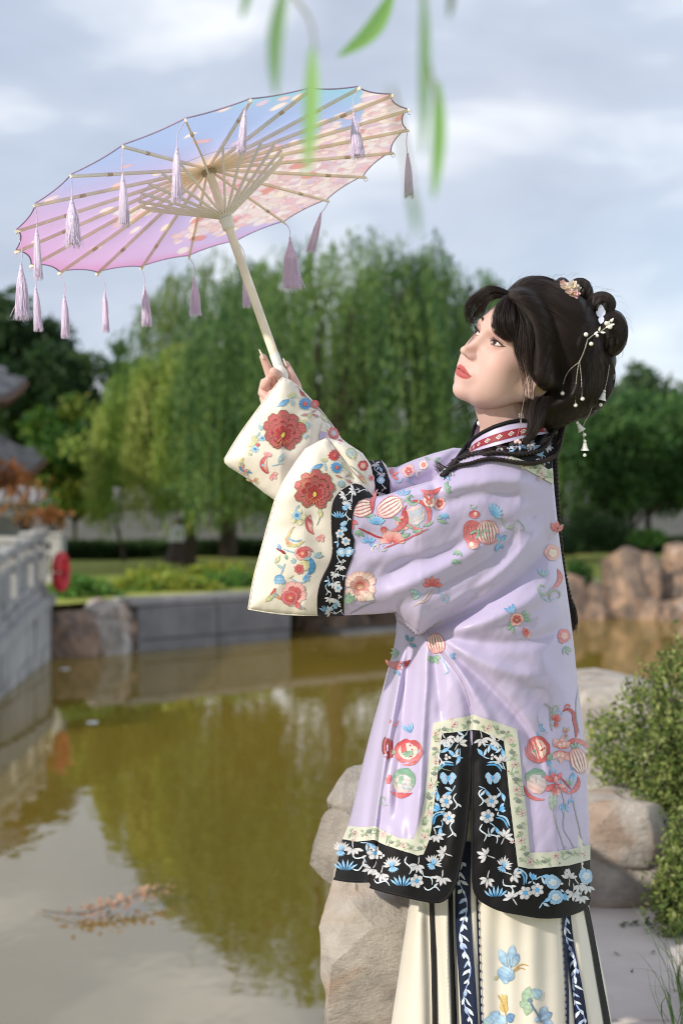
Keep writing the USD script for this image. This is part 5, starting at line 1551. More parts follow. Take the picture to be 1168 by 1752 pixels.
obj('lining_tab', (tabv, tabf), M['lilac'], cuff_far, smooth=True)

FS = [(628, 790), (652, 787), (660, 800), (678, 799), (709, 786), (739, 776), (775, 766), (806, 768), (830, 800), (800, 860), (700, 870), (650, 866), (644, 850), (640, 823), (634, 804.5)]
fsh = raster_height([(560, 800)] + FS[1:12] + [(560, 860)], 42, 2.5)
sdc = lambda p: np.interp(p[:, 0], [620, 660, 740, 800], [2.835, 2.855, 2.905, 2.90])
fsn = lambda p: sdc(p) - .055 * fsh(p) - folds(p, [([(680, 820), (730, 800), (770, 790)], 10, .008), ([(670, 810), (720, 790)], 6, -.006)])
fsv, fsf, _, _ = relief(FS, sdc, fsn, lambda p: sdc(p) + .06 * fsh(p), 3.5, lambda p: p[:, 0] < 646)
fs = UsdGeom.Xform.Define(stage, numbered(str(woman.GetPath()), 'sleeve')).GetPrim()
obj('cloth', (fsv, fsf), M['lilac'], fs, smooth=55)
DFS = Cloth(fsn)
trim('sleeve_border', [(629, 790), (651, 788), (658, 802), (666, 823), (666.8, 847), (660, 856), (644.5, 850), (640.5, 823), (634.5, 804.5)], 'black', .002, 3, fs, DFS)
trim('sleeve_lining', [(650, 787.5), (660, 798), (664, 806), (667, 820), (661, 806), (655, 796)], 'cream', .0026, 3, fs, DFS)

# ---- stand collar -----------------------------------------------------------
collar = UsdGeom.Xform.Define(stage, numbered(str(woman.GetPath()), 'collar')).GetPrim()
CT = np.array([(803, 764), (806, 755), (813, 748), (825, 740), (845.5, 730), (868, 723), (887, 719.5), (909.5, 720), (928, 722), (937, 724)], float)
CB = np.array([(802, 779), (806, 776), (812, 773), (822, 769), (840, 764), (862, 758), (884, 752), (909, 746), (928, 743), (939, 741)], float)
def collar_pts(t, s):
    """t along 0..1, s 0 top .. 1 bottom"""
    a = np.stack([np.interp(t, np.linspace(0, 1, 10), CT[:, k]) for k in (0, 1)], -1)
    b = np.stack([np.interp(t, np.linspace(0, 1, 10), CB[:, k]) for k in (0, 1)], -1)
    p = a + (b - a) * s[..., None]
    u = np.clip((p[..., 0] - 871) / 69, -1, 1)
    return p, 2.775 - (.072 + .01 * s) * np.sqrt(1 - u ** 2 * .98)
def collar_strip(s0, s1, off, t0=0.0, t1=1.0, n=60, m=6):
    T_, S_ = np.meshgrid(np.linspace(t0, t1, n), np.linspace(s0, s1, m), indexing='ij')
    p, d = collar_pts(T_, S_)
    i, j = np.meshgrid(np.arange(n - 1), np.arange(m - 1), indexing='ij')
    q = np.stack([i * m + j, (i + 1) * m + j, (i + 1) * m + j + 1, i * m + j + 1], -1).reshape(-1, 4)
    return P(p[..., 0], p[..., 1], d - off).reshape(-1, 3), np.vstack([q[:, [0, 1, 2]], q[:, [0, 2, 3]]])
obj('stand', collar_strip(0, 1, 0), M['lilac'], collar, smooth=True)
M['crimson'] = cloth_mat('crimson_ribbon', (.25, .015, .03), rough=.55, sheen=.1)
obj('red_ribbon', collar_strip(.40, .80, .0016), M['crimson'], collar, smooth=True)
p_, d_ = collar_pts(np.linspace(0, 1, 60), np.zeros(60))
obj('piping', tube(P(p_[:, 0], p_[:, 1], d_), .0042, 8), M['black'], collar, smooth=True)
fp = spline([(803, 764), (808, 742), (822, 716), (845, 708), (880, 706), (920, 712), (937, 724)], 40)
fd = 2.775 + .072 * np.sqrt(np.clip(1 - ((fp[:, 0] - 871) / 69) ** 2, .02, 1))
top_ = P(fp[:, 0], fp[:, 1], fd); bot_ = top_ - [0, 0, .032]
obj('far_stand', (np.vstack([top_, bot_]), np.array([[k, k + 1, 40 + k + 1, 40 + k] for k in range(39)])), M['lilac'], collar, smooth=True)
obj('piping', tube(top_, .0038, 8), M['black'], collar, smooth=True)
obj('front_edging', tube(spline([P(806, 752, 2.775), P(795, 766, 2.80), P(782, 785, 2.79), P(768, 803, 2.745)], 30), .0045, 8), M['black'], collar, smooth=True)
obj('button', (np.array(trimesh.creation.icosphere(2, .0055).vertices) + P(820, 724, 2.80), trimesh.creation.icosphere(2, .0055).faces), M['whitepaint'], collar, smooth=True)
# ---- hair -------------------------------------------------------------------
hair = UsdGeom.Xform.Define(stage, numbered(str(woman.GetPath()), 'hair')).GetPrim()


def lobe(name, poly, dc, T, R, TB=None, bumps=(), step=3.0, parent=None, n=90):
    poly = closed(poly, n)
    hgt = raster_height(poly, R, 2.0, 1.5)
    fn = lambda p: (dc(p) if callable(dc) else dc) - T * hgt(p) - folds(p, bumps) - .0016 * np.sin(p[:, 0] * .55 + p[:, 1] * .2)
    v, f, _, _ = relief(poly, dc, fn, lambda p: (dc(p) if callable(dc) else dc) + (TB or T) * hgt(p), step)
    obj(name, (v, f), M['hair'], parent or hair, smooth=60)
    return v, f


HM = [(862, 516), (868, 500), (880, 488), (895, 476), (915, 472.5), (938, 478), (957, 484), (985, 500), (1010, 520), (1030, 555), (1036, 600), (1036, 645), (1024, 690), (1000, 712), (978, 722), (960, 728), (940, 735), (915, 728), (902, 715), (901, 690), (908, 675), (925, 664), (938, 654), (930, 645), (914, 640), (904, 628), (899, 604), (902, 575), (897, 550), (884, 532)]
main_v = lobe('back_hair', HM, 2.77, .105, 75, .09, [([(880, 500), (930, 510), (990, 540)], 14, .006), ([(900, 540), (950, 560), (1000, 600)], 18, .006), ([(905, 600), (950, 620), (1000, 650)], 14, -.005), ([(915, 690), (960, 690), (1010, 660)], 12, .006)])
crest = lobe('crown_swell', [(862, 505), (874, 489), (890, 476.5), (913, 471), (935, 476), (955, 486), (985, 510), (960, 522), (920, 512), (885, 512)], 2.755, .055, 30, .07)
puffs = [('bun', [(950, 482), (957, 474.5), (968, 476), (975, 486), (966, 495), (953, 493)], 2.76, .012, 10), ('bun', [(975, 484), (985, 475.5), (1000, 477), (1011, 488), (1015, 503), (1005, 515), (988, 512), (978, 500)], 2.80, .026, 20),
         ('bun', [(1005, 512), (1018, 500), (1035, 498.5), (1050, 508), (1053, 524), (1045, 540), (1022, 545), (1008, 532)], 2.765, .030, 24), ('bun', [(1020, 540), (1040, 529), (1060, 533), (1072, 550), (1074, 575), (1066, 598), (1050, 610), (1032, 606), (1020, 585), (1014, 560)], 2.765, .036, 28),
         ('bun', [(1010, 590), (1036, 595), (1052, 606), (1050, 640), (1047, 670), (1036, 690), (1018, 705), (1000, 705), (995, 660), (1000, 615)], 2.78, .045, 32), ('bun', [(985, 560), (1005, 548), (1022, 560), (1026, 590), (1015, 620), (995, 620), (982, 595)], 2.735, .045, 30),
         ('bun', [(940, 700), (975, 690), (1005, 692), (1022, 702), (1005, 715), (975, 724), (958, 738), (940, 744), (925, 738), (925, 715)], 2.775, .045, 26)]
pv = [lobe(*p_) for p_ in puffs]
side = lobe('side_hair', [(866, 508), (880, 494), (912, 498), (938, 530), (950, 590), (952, 640), (950, 664), (936, 669), (918, 661), (905, 644), (902, 612), (901, 590), (896, 560), (886, 535), (874, 520)], 2.70, .072, 26, .05)
DH = Drape(main_v, crest, side, *pv)
# lock in front of and under the ear, neck lock
lobe('side_lock', [(908, 686), (918, 676), (932, 672), (945, 676), (948, 700), (938, 722), (922, 738), (908, 752), (899, 764), (895, 757), (900, 735), (903, 710)], 2.735, .035, 18)


def strands(name, guides, n, seed, drape=None, lift=(.0005, .0035), jit=2.0, width=.0008, depth=None, npt=22, root=False, parent=None, fly=0.0):
    """Hair between neighbouring guide lines (pixel polylines), laid on a drape or at given depths; one curves part."""
    g = np.random.default_rng(seed)
    G = [spline(q, npt) for q in guides]
    D = None if depth is None else [spline(np.c_[np.linspace(0, 1, len(q)), q], npt)[:, 1] if len(q) > 2 else np.linspace(q[0], q[-1], npt) for q in depth]
    L, Z = [], []
    for _ in range(n):
        k = g.integers(0, len(G) - 1) if len(G) > 1 else 0
        w = g.random()
        a = G[k] * (1 - w) + (G[k + 1] if len(G) > 1 else G[k]) * w
        j = g.normal(0, jit, 2)
        s0, s1 = sorted((g.uniform(0, .25) if g.random() < .5 and not root else g.uniform(0, .04), g.uniform(.75, 1)))
        s = np.linspace(s0, s1, npt) * (npt - 1)
        a = np.stack([np.interp(s, np.arange(npt), a[:, c_]) for c_ in (0, 1)], -1) + j * np.linspace(.5, 1, npt)[:, None]
        a = a + np.sin(np.linspace(0, g.uniform(3, 9), npt) + g.uniform(0, 6))[:, None] * g.normal(0, .5 + fly, 2)
        L.append(a)
        if D is not None:
            d = D[k] * (1 - w) + D[k + 1 if len(D) > 1 else k] * w
            Z.append(np.interp(s, np.arange(npt), d) + g.normal(0, .006))
    if D is None:
        flat = np.vstack(L)
        dd = drape.depth(flat).reshape(len(L), npt)
        dd = ndimage.gaussian_filter1d(dd, 1.0, axis=1)
        Z = list(dd - g.uniform(*lift, (len(L), 1)))
    return curves(name, [P(a[:, 0], a[:, 1], z) for a, z in zip(L, Z)], width, M['strand'], parent or hair)


# swept back from the hairline and temple into the buns
strands('swept_hair', [[(868, 503), (884, 486), (910, 474), (940, 477), (975, 496)], [(869, 504), (888, 492), (920, 484), (958, 496), (1000, 526)], [(870, 506), (892, 500), (928, 504), (972, 530), (1012, 560)], [(870, 508), (894, 514), (930, 532), (980, 566), (1018, 590)],
                       [(869, 510), (888, 526), (920, 556), (970, 596), (1018, 618)], [(868, 511), (882, 536), (906, 574), (950, 618), (1012, 644)], [(868, 512), (879, 544), (897, 590), (930, 634), (980, 660), (1014, 672)], [(872, 516), (884, 555), (898, 605), (915, 640), (950, 660), (1000, 688)]], 2300, 301, DH, width=.0007, root=True)
strands('swept_hair', [[(938, 655), (960, 665), (985, 682), (1010, 696)], [(925, 668), (950, 682), (975, 698), (1000, 708)], [(908, 685), (930, 698), (950, 714), (965, 725)], [(904, 708), (920, 718), (938, 730), (950, 738)]], 420, 302, DH)
for k, gl in enumerate([[[(1014, 575), (1025, 545), (1050, 534), (1070, 556), (1070, 590)], [(1020, 590), (1030, 562), (1050, 552), (1062, 570), (1060, 600)], [(1026, 604), (1038, 580), (1050, 575), (1055, 590), (1048, 608)]],
                        [[(1006, 530), (1012, 508), (1034, 500), (1050, 512), (1050, 530)], [(1012, 538), (1020, 520), (1035, 514), (1044, 524), (1042, 540)]],
                        [[(978, 500), (980, 482), (995, 477), (1010, 490), (1012, 508)], [(985, 508), (988, 492), (998, 488), (1004, 498), (1004, 512)]],
                        [[(1036, 600), (1050, 625), (1048, 665), (1030, 694)], [(1015, 600), (1025, 630), (1025, 665), (1012, 698)], [(1000, 612), (1004, 640), (1002, 675), (998, 700)]],
                        [[(985, 580), (995, 556), (1012, 554), (1024, 575), (1018, 610)], [(990, 600), (998, 575), (1010, 572), (1016, 590), (1008, 616)]],
                        [[(1015, 702), (985, 716), (960, 730), (940, 742)], [(1000, 694), (970, 702), (945, 716), (928, 734)]]]):
    strands('bun_hair', gl, 260, 310 + k, DH, jit=1.6)
# bangs: far side curl, near side curl, in front of the temple
far_g = [[(868, 500), (845, 489), (820, 496), (800, 512), (795, 535), (806, 553), (818, 545)], [(868, 504), (845, 495), (824, 503), (808, 518), (802, 538), (808, 552), (820, 545)], [(866, 508), (846, 503), (832, 510), (820, 525), (812, 540), (806, 548), (814, 552)], [(862, 511), (850, 508), (838, 513), (830, 526), (826, 538), (816, 548), (806, 550)]]
far_d = [[2.700, 2.690, 2.690, 2.700, 2.715, 2.73, 2.73]] * 4
def lock_mesh(name, line, depth, w, flat=.45, n=26, parent=None):
    ln = spline(line, n)
    d = np.interp(np.linspace(0, 1, n), np.linspace(0, 1, len(depth)), depth)
    r = np.interp(np.linspace(0, 1, n), np.linspace(0, 1, len(w)), w) / F * 2.7
    p = P(ln[:, 0], ln[:, 1], d)
    t = unit(np.gradient(p, axis=0)); b = unit(np.cross(t, [0, 1.0, 0])); c = np.cross(t, b)
    ang = np.arange(12) * np.pi / 6
    v = (p[:, None] + r[:, None, None] * (np.cos(ang)[None, :, None] * b[:, None] + flat * np.sin(ang)[None, :, None] * c[:, None])).reshape(-1, 3)
    i, j = np.meshgrid(np.arange(n - 1), np.arange(12), indexing='ij')
    q = np.stack([i * 12 + j, i * 12 + (j + 1) % 12, (i + 1) * 12 + (j + 1) % 12, (i + 1) * 12 + j], -1).reshape(-1, 4)
    obj(name, (v, q), M['hair'], parent or hair, smooth=True)
lock_mesh('bang', [(872, 505), (850, 496), (826, 503), (808, 520), (803, 537), (810, 549)], [2.715, 2.70, 2.705, 2.72, 2.735, 2.74], [6, 4.5, 2.8, 1.2, .5, .2])
lock_mesh('bang', [(872, 508), (852, 504), (834, 511), (822, 526), (814, 540), (808, 546)], [2.715, 2.70, 2.70, 2.715, 2.73, 2.735], [3, 2.2, 1.5, 1, .6, .3])
strands('bang_hair', far_g, 250, 330, depth=far_d, jit=3.2, width=.0006, fly=.5)
near_g = [[(864, 506), (852, 522), (845, 545), (846, 562), (858, 577), (876, 584)], [(868, 506), (858, 524), (854, 545), (858, 563), (868, 576), (880, 582)], [(874, 508), (868, 528), (868, 550), (872, 566), (880, 577), (888, 580)], [(882, 512), (880, 532), (880, 552), (884, 568), (890, 578), (894, 580)]]
lock_mesh('bang', [(868, 508), (859, 526), (855, 546), (860, 564), (872, 578)], [2.672, 2.655, 2.648, 2.648, 2.655], [5.5, 5.5, 5, 3.5, 1])
lock_mesh('bang', [(874, 510), (868, 528), (867, 548), (871, 566), (880, 578)], [2.668, 2.650, 2.645, 2.646, 2.65], [5, 5, 4, 2.5, .6])
strands('bang_hair', near_g, 700, 331, depth=[[2.675, 2.648, 2.636, 2.634, 2.638, 2.645]] * 4, jit=2.6, width=.00065, fly=.4)
# wisps at the temple, long side wisp, neck wisps
strands('temple_wisps', [[(880, 512), (884, 545), (878, 580), (884, 612), (897, 640)], [(886, 516), (893, 550), (890, 585), (892, 612), (900, 634)]], 110, 332, depth=[[2.665, 2.645, 2.640, 2.645, 2.655]] * 2, jit=2.2, width=.0005)
strands('temple_wisps', [[(888, 518), (902, 550), (905, 590), (903, 625), (906, 640)], [(892, 522), (908, 555), (912, 595), (910, 625), (912, 642)]], 260, 333, depth=[[2.66, 2.642, 2.640, 2.648, 2.655]] * 2, jit=2.2, width=.0006)
strands('temple_wisps', [[(876, 560), (884, 590), (880, 605), (893, 622)], [(882, 560), (898, 580), (896, 596), (902, 612)]], 40, 334, depth=[[2.638, 2.642, 2.645, 2.65]] * 2, jit=3, width=.0004)
strands('neck_wisps', [[(913, 678), (904, 700), (903, 728), (893, 768)], [(926, 676), (915, 702), (911, 732), (897, 760)], [(940, 678), (932, 706), (922, 732), (902, 762)]], 300, 335, depth=[[2.69, 2.675, 2.67, 2.675]] * 3, jit=2.5, width=.0006)
strands('neck_wisps', [[(792, 684), (782, 690), (772, 700), (763, 706)], [(800, 690), (790, 696), (780, 702), (768, 704)], [(808, 695), (806, 704), (803, 712)]], 26, 336, depth=[[2.80, 2.80, 2.80, 2.80], [2.80, 2.80, 2.80, 2.80], [2.8, 2.8, 2.8]], jit=2.0, width=.0004, fly=.6)
strands('loose_hair', [[(868, 503), (890, 483), (920, 474), (950, 484), (985, 500)], [(869, 506), (900, 503), (945, 515), (985, 545), (1020, 575)], [(868, 509), (888, 530), (925, 570), (975, 610), (1020, 630)], [(868, 512), (880, 550), (905, 605), (940, 650), (1000, 690)], [(905, 690), (935, 705), (960, 722), (990, 712)]], 420, 338, DH, lift=(.002, .008), jit=5.0, width=.00045, fly=1.2)
strands('temple_wisps', [[(880, 516), (890, 560), (886, 600), (893, 640), (899, 690), (896, 720)], [(890, 520), (904, 575), (908, 625), (914, 660), (910, 700), (902, 735)]], 60, 339, depth=[[2.655, 2.635, 2.632, 2.635, 2.64, 2.65]] * 2, jit=3.5, width=.00045, fly=.8)
# flyaways round the outline
gf = np.random.default_rng(340)
fl = []
outline = closed([(862, 500), (895, 474), (938, 474), (985, 473), (1014, 490), (1050, 503), (1074, 550), (1074, 585), (1052, 620), (1050, 660), (1030, 700), (990, 722)], 200)[:185]
for _ in range(110):
    k = gf.integers(3, 180)
    p0 = outline[k]; t_ = unit((outline[k + 2] - outline[k - 2])[None])[0]; nn = np.array([t_[1], -t_[0]])
    if (p0 + nn * 5 - [950, 590]) @ (p0 - [950, 590]) < (p0 - [950, 590]) @ (p0 - [950, 590]):
        nn = -nn
    L_ = gf.uniform(8, 26)
    q_ = np.array([p0 - nn * 3, p0 + nn * gf.uniform(1, 4) + t_ * L_ * .4, p0 + nn * gf.uniform(1, 8) + t_ * L_])
    fl.append(P(*spline(q_, 8).T, 2.77 + gf.normal(0, .02)))
curves('flyaway_hair', fl, .00022, M['strand'], hair, kind='stuff')


def braid(name, pts3, r, turns, parent=None, taper=.7):
    """Three plaited strands round a path."""
    p = spline(pts3, 160)
    t, a, b = frames(p)
    u = np.linspace(0, 1, 160)
    ms = []
    for k in range(3):
        ph = 2 * np.pi * (turns * u + k / 3)
        c_ = p + a * (np.sin(ph) * r * .75)[:, None] + b * (np.sin(2 * ph) * r * .40)[:, None]
        ms.append(tube(c_, r * .62 * np.linspace(1, taper, 160), 8))
    obj(name, cat_meshes(ms), M['hair'], parent or hair, smooth=True)


def on_coat(pts, off):
    q_ = np.array(pts, float)
    return DC.place(q_, off)


b1 = np.vstack([P([948, 937], [735, 752], [2.745, 2.725]), on_coat([(925, 768), (900, 778), (876, 780), (853, 778), (834, 778), (815, 779), (800, 783), (787, 789), (774, 800), (761, 815)], .006)])
b2 = np.vstack([P([962, 957], [728, 752], [2.76, 2.745]), on_coat([(944, 780), (921, 791), (900, 794), (883, 792), (862, 789), (845, 788), (822, 791), (802, 797), (787, 800), (772, 806), (757, 818)], .006)])
braid('braid', b1, .0052, 17)
braid('braid', b2, .0052, 18)
strands('braid_tuft', [[(770, 804), (762, 798), (750, 790), (744, 786)], [(766, 810), (757, 806), (746, 800), (741, 794)], [(764, 814), (756, 818), (750, 824)]], 90, 345, None, depth=[[2.655, 2.66, 2.665, 2.67]] * 2 + [[2.655, 2.655, 2.655]], jit=1.8, width=.0006)
braid('long_braid', P([950, 948, 950, 953, 958, 964, 972, 977], [745, 790, 840, 890, 940, 985, 1020, 1040], [2.84, 2.87, 2.88, 2.88, 2.88, 2.88, 2.88, 2.88]), .008, 14)
strands('braid_end', [[(968, 1025), (974, 1045), (978, 1065), (976, 1080)], [(978, 1025), (985, 1045), (986, 1065), (982, 1086)]], 130, 346, depth=[[2.88] * 4] * 2, jit=1.8, width=.0006)

# hair ornaments: each a part of her dress
M['pearl'] = plain('pearl_white', (.80, .77, .72), rough=.22, spec=.6, var=.04)
M['petal'] = attr_mat('silk_petals', rough=.45, spec=.4, translucent=.15)
M['silver'] = mat('silver_chain', {'p': ('metallic_bsdf', {'color': (.62, .58, .50), 'roughness': .3})}, surface='p.BSDF')


def sphere(c, r, sub=2):
    m = trimesh.creation.icosphere(sub, r)
    return np.array(m.vertices) + c, np.array(m.faces)


def petal_mesh(c, d, nrm, L, W, cup=.25, n=7):
    d = unit(np.asarray(d, float)[None])[0]; s_ = unit(np.cross(d, nrm)[None])[0]; nrm = np.cross(s_, d)
    u = np.linspace(0, 1, n); w = np.linspace(-1, 1, 5)
    U, Wd = np.meshgrid(u, w, indexing='ij')
    hw = W / 2 * np.sin(np.pi * np.clip(U * .86 + .10, 0, 1)) ** .8
    X = c + d * (U * L)[..., None] + s_ * (Wd * hw)[..., None] + nrm * (cup * L * (U ** 2 * .6 + Wd ** 2 * .35 * U))[..., None]
    i, j = np.meshgrid(np.arange(n - 1), np.arange(4), indexing='ij')
    q = np.stack([i * 5 + j, (i + 1) * 5 + j, (i + 1) * 5 + j + 1, i * 5 + j + 1], -1).reshape(-1, 4)
    return X.reshape(-1, 3), np.vstack([q[:, [0, 1, 2]], q[:, [0, 2, 3]]])


def ornament(name, label):
    p = UsdGeom.Xform.Define(stage, numbered(str(woman.GetPath()), name)).GetPrim()
    return tag(p, label)


def hp_at(px, py, up=.004, near=2.72):
    return P(px, py, min(near, float(DH.depth(np.array([[px, py]], float))[0])) - up)


g = np.random.default_rng(350)
fl1 = ornament('hair_flower', 'cream and pink silk flower on top of the hair')
cam_dir = np.array([-.1, -1, .25])
ms, cs = [], []
for (px, py, d, L, nP, colr) in ((966, 491, 2.725, .0105, 6, (.78, .66, .58)), (979, 489, 2.72, .012, 7, (.82, .74, .66)), (974, 500, 2.715, .010, 6, (.76, .58, .54)), (984, 503, 2.715, .010, 5, (.72, .46, .46)), (962, 484, 2.73, .007, 5, (.72, .48, .46)), (987, 493, 2.725, .0085, 6, (.80, .68, .58))):
    c0 = P(px, py, d)
    for r_ in range(2):
        for k in range(nP):
            a = 2 * np.pi * (k + .5 * r_) / nP + g.uniform(-.15, .15)
            m_ = petal_mesh(c0 + [0, -.002 * r_, 0], np.array([np.cos(a), -.15 - .55 * r_, np.sin(a)]), cam_dir, L * (1 - .35 * r_), L * .75, .35)
            ms.append(m_); cs.append(np.tile(np.array(colr) * g.uniform(.85, 1.1), (len(m_[0]), 1)))
obj('petals', cat_meshes(ms), M['petal'], fl1, smooth=True, col=np.clip(np.vstack(cs), 0, .9))
obj('stamens', cat_meshes([sphere(P(px + g.normal(0, 1.2), py + g.normal(0, 1.2), 2.708), .0012, 1) for px, py in ((979, 489), (966, 491), (974, 500), (982, 503)) for _ in range(4)]), plain('gold_bead', (.65, .45, .12), rough=.3), fl1, smooth=True)
fl2 = ornament('hair_butterfly', 'pale lavender butterfly shaped hair clip')
ms = []
for a, L, W in ((100, .0215, .013), (150, .0145, .011), (-100, .0175, .011), (60, .012, .008)):
    a = np.radians(a)
    ms.append(petal_mesh(hp_at(1029, 540, .010), np.array([np.cos(a), -.25, np.sin(a)]), cam_dir, L, W, .2))
obj('petals', cat_meshes(ms), M['petal'], fl2, smooth=True, col=np.tile([.62, .66, .86], (sum(len(m_[0]) for m_ in ms), 1)))


def chain_beads(parent, pts, r=.0011, name='chain'):
    p = spline(np.array(pts), 60)
    L = np.r_[0, np.cumsum(np.linalg.norm(np.diff(p, axis=0), axis=1))]
    n = max(3, int(L[-1] / (r * 2.3)))
    c = np.stack([np.interp(np.linspace(0, L[-1], n), L, p[:, k]) for k in range(3)], 1)
    obj(name, cat_meshes([sphere(q_, r, 1) for q_ in c]), M['silver'], parent, smooth=True)


hp_ = ornament('hairpin', 'pearl hairpin with hanging bead chains')
sprig = [(1006, 580), (1014, 573), (1024, 568), (1034, 562), (1046, 551)]
obj('stem', tube(spline([hp_at(x_, y_, .010) for x_, y_ in sprig], 20), .0011, 6), M['silver'], hp_, smooth=True)
ms = []
for px, py, a in ((1016, 572, 40), (1024, 566, 75), (1027, 568, -10), (1036, 560, 30), (1040, 556, 80), (1043, 556, 10), (1044, 550, 50)):
    a = np.radians(a)
    ms.append(petal_mesh(hp_at(px, py, .012), np.array([np.cos(a), -.2, np.sin(a)]), cam_dir, .009, .004, .15))
obj('leaves', cat_meshes(ms), M['pearl'], hp_, smooth=True)
for px, py, r_ in ((1002, 572, .0042), (1021, 574, .0036), (1043, 559, .0046), (1011, 588, .0040), (1037, 553, .0044), (1046, 548, .003)):
    obj('pearl', sphere(hp_at(px, py, .012), r_), M['pearl'], hp_, smooth=True)
chain_beads(hp_, [hp_at(1005, 580, .006), hp_at(999, 600, .006), hp_at(990, 620, .006)], .0016)
chain_beads(hp_, [hp_at(990, 620, .006), hp_at(975, 632, .006), hp_at(965, 650, .006), hp_at(962, 668, .006)])
chain_beads(hp_, [hp_at(990, 620, .006), hp_at(986, 645, .006), hp_at(984, 688, .006)])
chain_beads(hp_, [hp_at(991, 618, .006), hp_at(994, 645, .006), hp_at(995, 678, .006)])
for px, py in ((962, 673), (984, 693), (996, 682)):
    obj('pearl', sphere(hp_at(px, py, .007), .0040), M['pearl'], hp_, smooth=True)
hp2 = ornament('hairpin', 'silver hanging chain with bell shaped flowers behind the neck')
chain_beads(hp2, [P(1042, 625, 2.74), P(1038, 650, 2.735), P(1033, 672, 2.735)])
chain_beads(hp2, [P(1013, 694, 2.735), P(1006, 712, 2.735), P(999, 724, 2.735), P(998, 745, 2.735), P(999, 756, 2.735)])
for px, py, tilt in ((1031, 678, .25), (992, 731, -.6), (1000, 764, .0)):
    c0 = P(px, py, 2.735)
    ax_ = np.array([tilt, -.1, 1.0]); ax_ /= np.linalg.norm(ax_)
    obj('bell', loft_revolve([(.0, .008), (.003, .0075), (.0042, .003), (.0052, -.002), (.0085, -.0075), (.0078, -.0072), (.004, -.002)], c0, ax_, 14), M['pearl'], hp2, smooth=True)
    obj('pearl', sphere(c0 - ax_ * .0165, .0036), M['pearl'], hp2, smooth=True)
    obj('pearl', sphere(c0 + ax_ * .0105, .0030), M['pearl'], hp2, smooth=True)
ea = ornament('earring', 'silver drop earring with a pink bead')
chain_beads(ea, [P(898, 678, 2.672), P(895, 690, 2.67), P(892, 706, 2.668)], .0008)
for a in range(4):
    an = np.pi / 4 + a * np.pi / 2
    obj('loop', (np.array(trimesh.creation.torus(.0022, .0005, major_sections=16, minor_sections=6).vertices)[:, [0, 2, 1]] + P(891, 711, 2.667) + np.array([np.cos(an), 0, np.sin(an)]) * .0028, trimesh.creation.torus(.0022, .0005, major_sections=16, minor_sections=6).faces), M['silver'], ea, smooth=True)
chain_beads(ea, [P(891, 716, 2.667), P(887, 738, 2.667), P(883, 752, 2.667)], .0008)
chain_beads(ea, [P(891, 716, 2.667), P(892, 738, 2.667), P(893, 753, 2.667)], .0008)
for px, py in ((882, 756), (889, 757), (886, 754)):
    obj('bead', sphere(P(px, py, 2.666), .0036), plain(f'pink_bead_{px}', (.72, .50, .50), rough=.25, var=.05), ea, smooth=True)
# ------------------------------------------------------------------ parasol
AX = unit(np.array([[-0.33582288, 0.07129458, 0.93922312]]))[0]
UC, UR, NR = np.array([-0.245234, 2.76794772, 1.82718293]), .40, 22
UA = unit(np.cross(AX, [0, 1.0, 0])[None])[0]; UB = np.cross(AX, UA)
HUB = UC + AX * .0444
BASE = HUB - AX * .4017
TH = np.radians(7.5 + 360 / NR * np.arange(NR))
tip = lambda k, r=1.0, h=0.0: HUB + (UC + UR * (np.cos(TH[k % NR]) * UA + np.sin(TH[k % NR]) * UB) - HUB) * r + AX * h
par = thing('parasol', 'open lilac and blue cloth parasol printed with blossom, tassels on its rim', 'parasol', BASE)
M['bamboo'] = plain('pale_bamboo', (.86, .75, .60), rough=.5, var=.14, scale=14, bump=.1, bscale=80)
M['runner'] = plain('cream_wood', (.80, .75, .67), rough=.5, var=.06)
M['canopy'] = attr_mat('painted_cloth', rough=.6, spec=.2, translucent=.64, bump=.12, bscale=220, bdist=.001)
# canopy: one panel between each two ribs, its outer edge slightly drawn in
g = np.random.default_rng(400)
na, nrd = 26, 96
V, Fc, PX = [], [], []
for k in range(NR):
    T_, R_ = np.meshgrid(np.linspace(0, 1, na), np.linspace(.035, 1, nrd), indexing='ij')
    a, b = tip(k), tip(k + 1)
    e = a + (b - a) * T_[..., None]
    bow = (T_ * (1 - T_) * 4)
    X = HUB + (e - HUB) * (R_ * (1 - .022 * bow * R_ ** 2))[..., None] + AX * (.0045 - .004 * bow * np.sin(np.pi * R_) + .010 * np.sin(np.pi * R_) * 0)[..., None]
    i, j = np.meshgrid(np.arange(na - 1), np.arange(nrd - 1), indexing='ij')
    o = len(V) * na * nrd
    q = np.stack([i * nrd + j, (i + 1) * nrd + j, (i + 1) * nrd + j + 1, i * nrd + j + 1], -1).reshape(-1, 4) + o
    V.append(X.reshape(-1, 3)); Fc.append(q)
cv, cf = np.vstack(V), np.vstack(Fc)
loc = np.stack([(cv - UC) @ UA, (cv - UC) @ UB], 1) / UR
# the print in the canopy's own plane: +u right of the picture, +v towards the lower rim
pu = loc @ np.array([1.0, 0.0]); pv_ = loc
q_ = np.stack([CX + F * cv[:, 0] / cv[:, 1], CY - F * (cv[:, 2] - CAMZ) / cv[:, 1]], 1)
ru = unit(((HUB - AX * 0) * 0 + UA)[None])[0]
right = -UA if (P(700, 200, 2.7) - UC) @ UA < 0 else UA
low = UB if (P(392, 412, 2.4) - UC) @ UB > 0 else -UB
s_ = np.stack([(cv - UC) @ right, (cv - UC) @ low], 1) / UR
low_px = s_[:, 1]
if np.corrcoef(low_px, q_[:, 1])[0, 1] < 0:
    s_[:, 1] *= -1
def mixc(c, col, w):
    return c + np.clip(w, 0, 1)[:, None] * (np.array(col) - c)
c = np.tile([.60, .49, .75], (len(cv), 1))
c = mixc(c, [.41, .52, .79], sstep(-s_[:, 1] + .55 * s_[:, 0], -.15, .75))
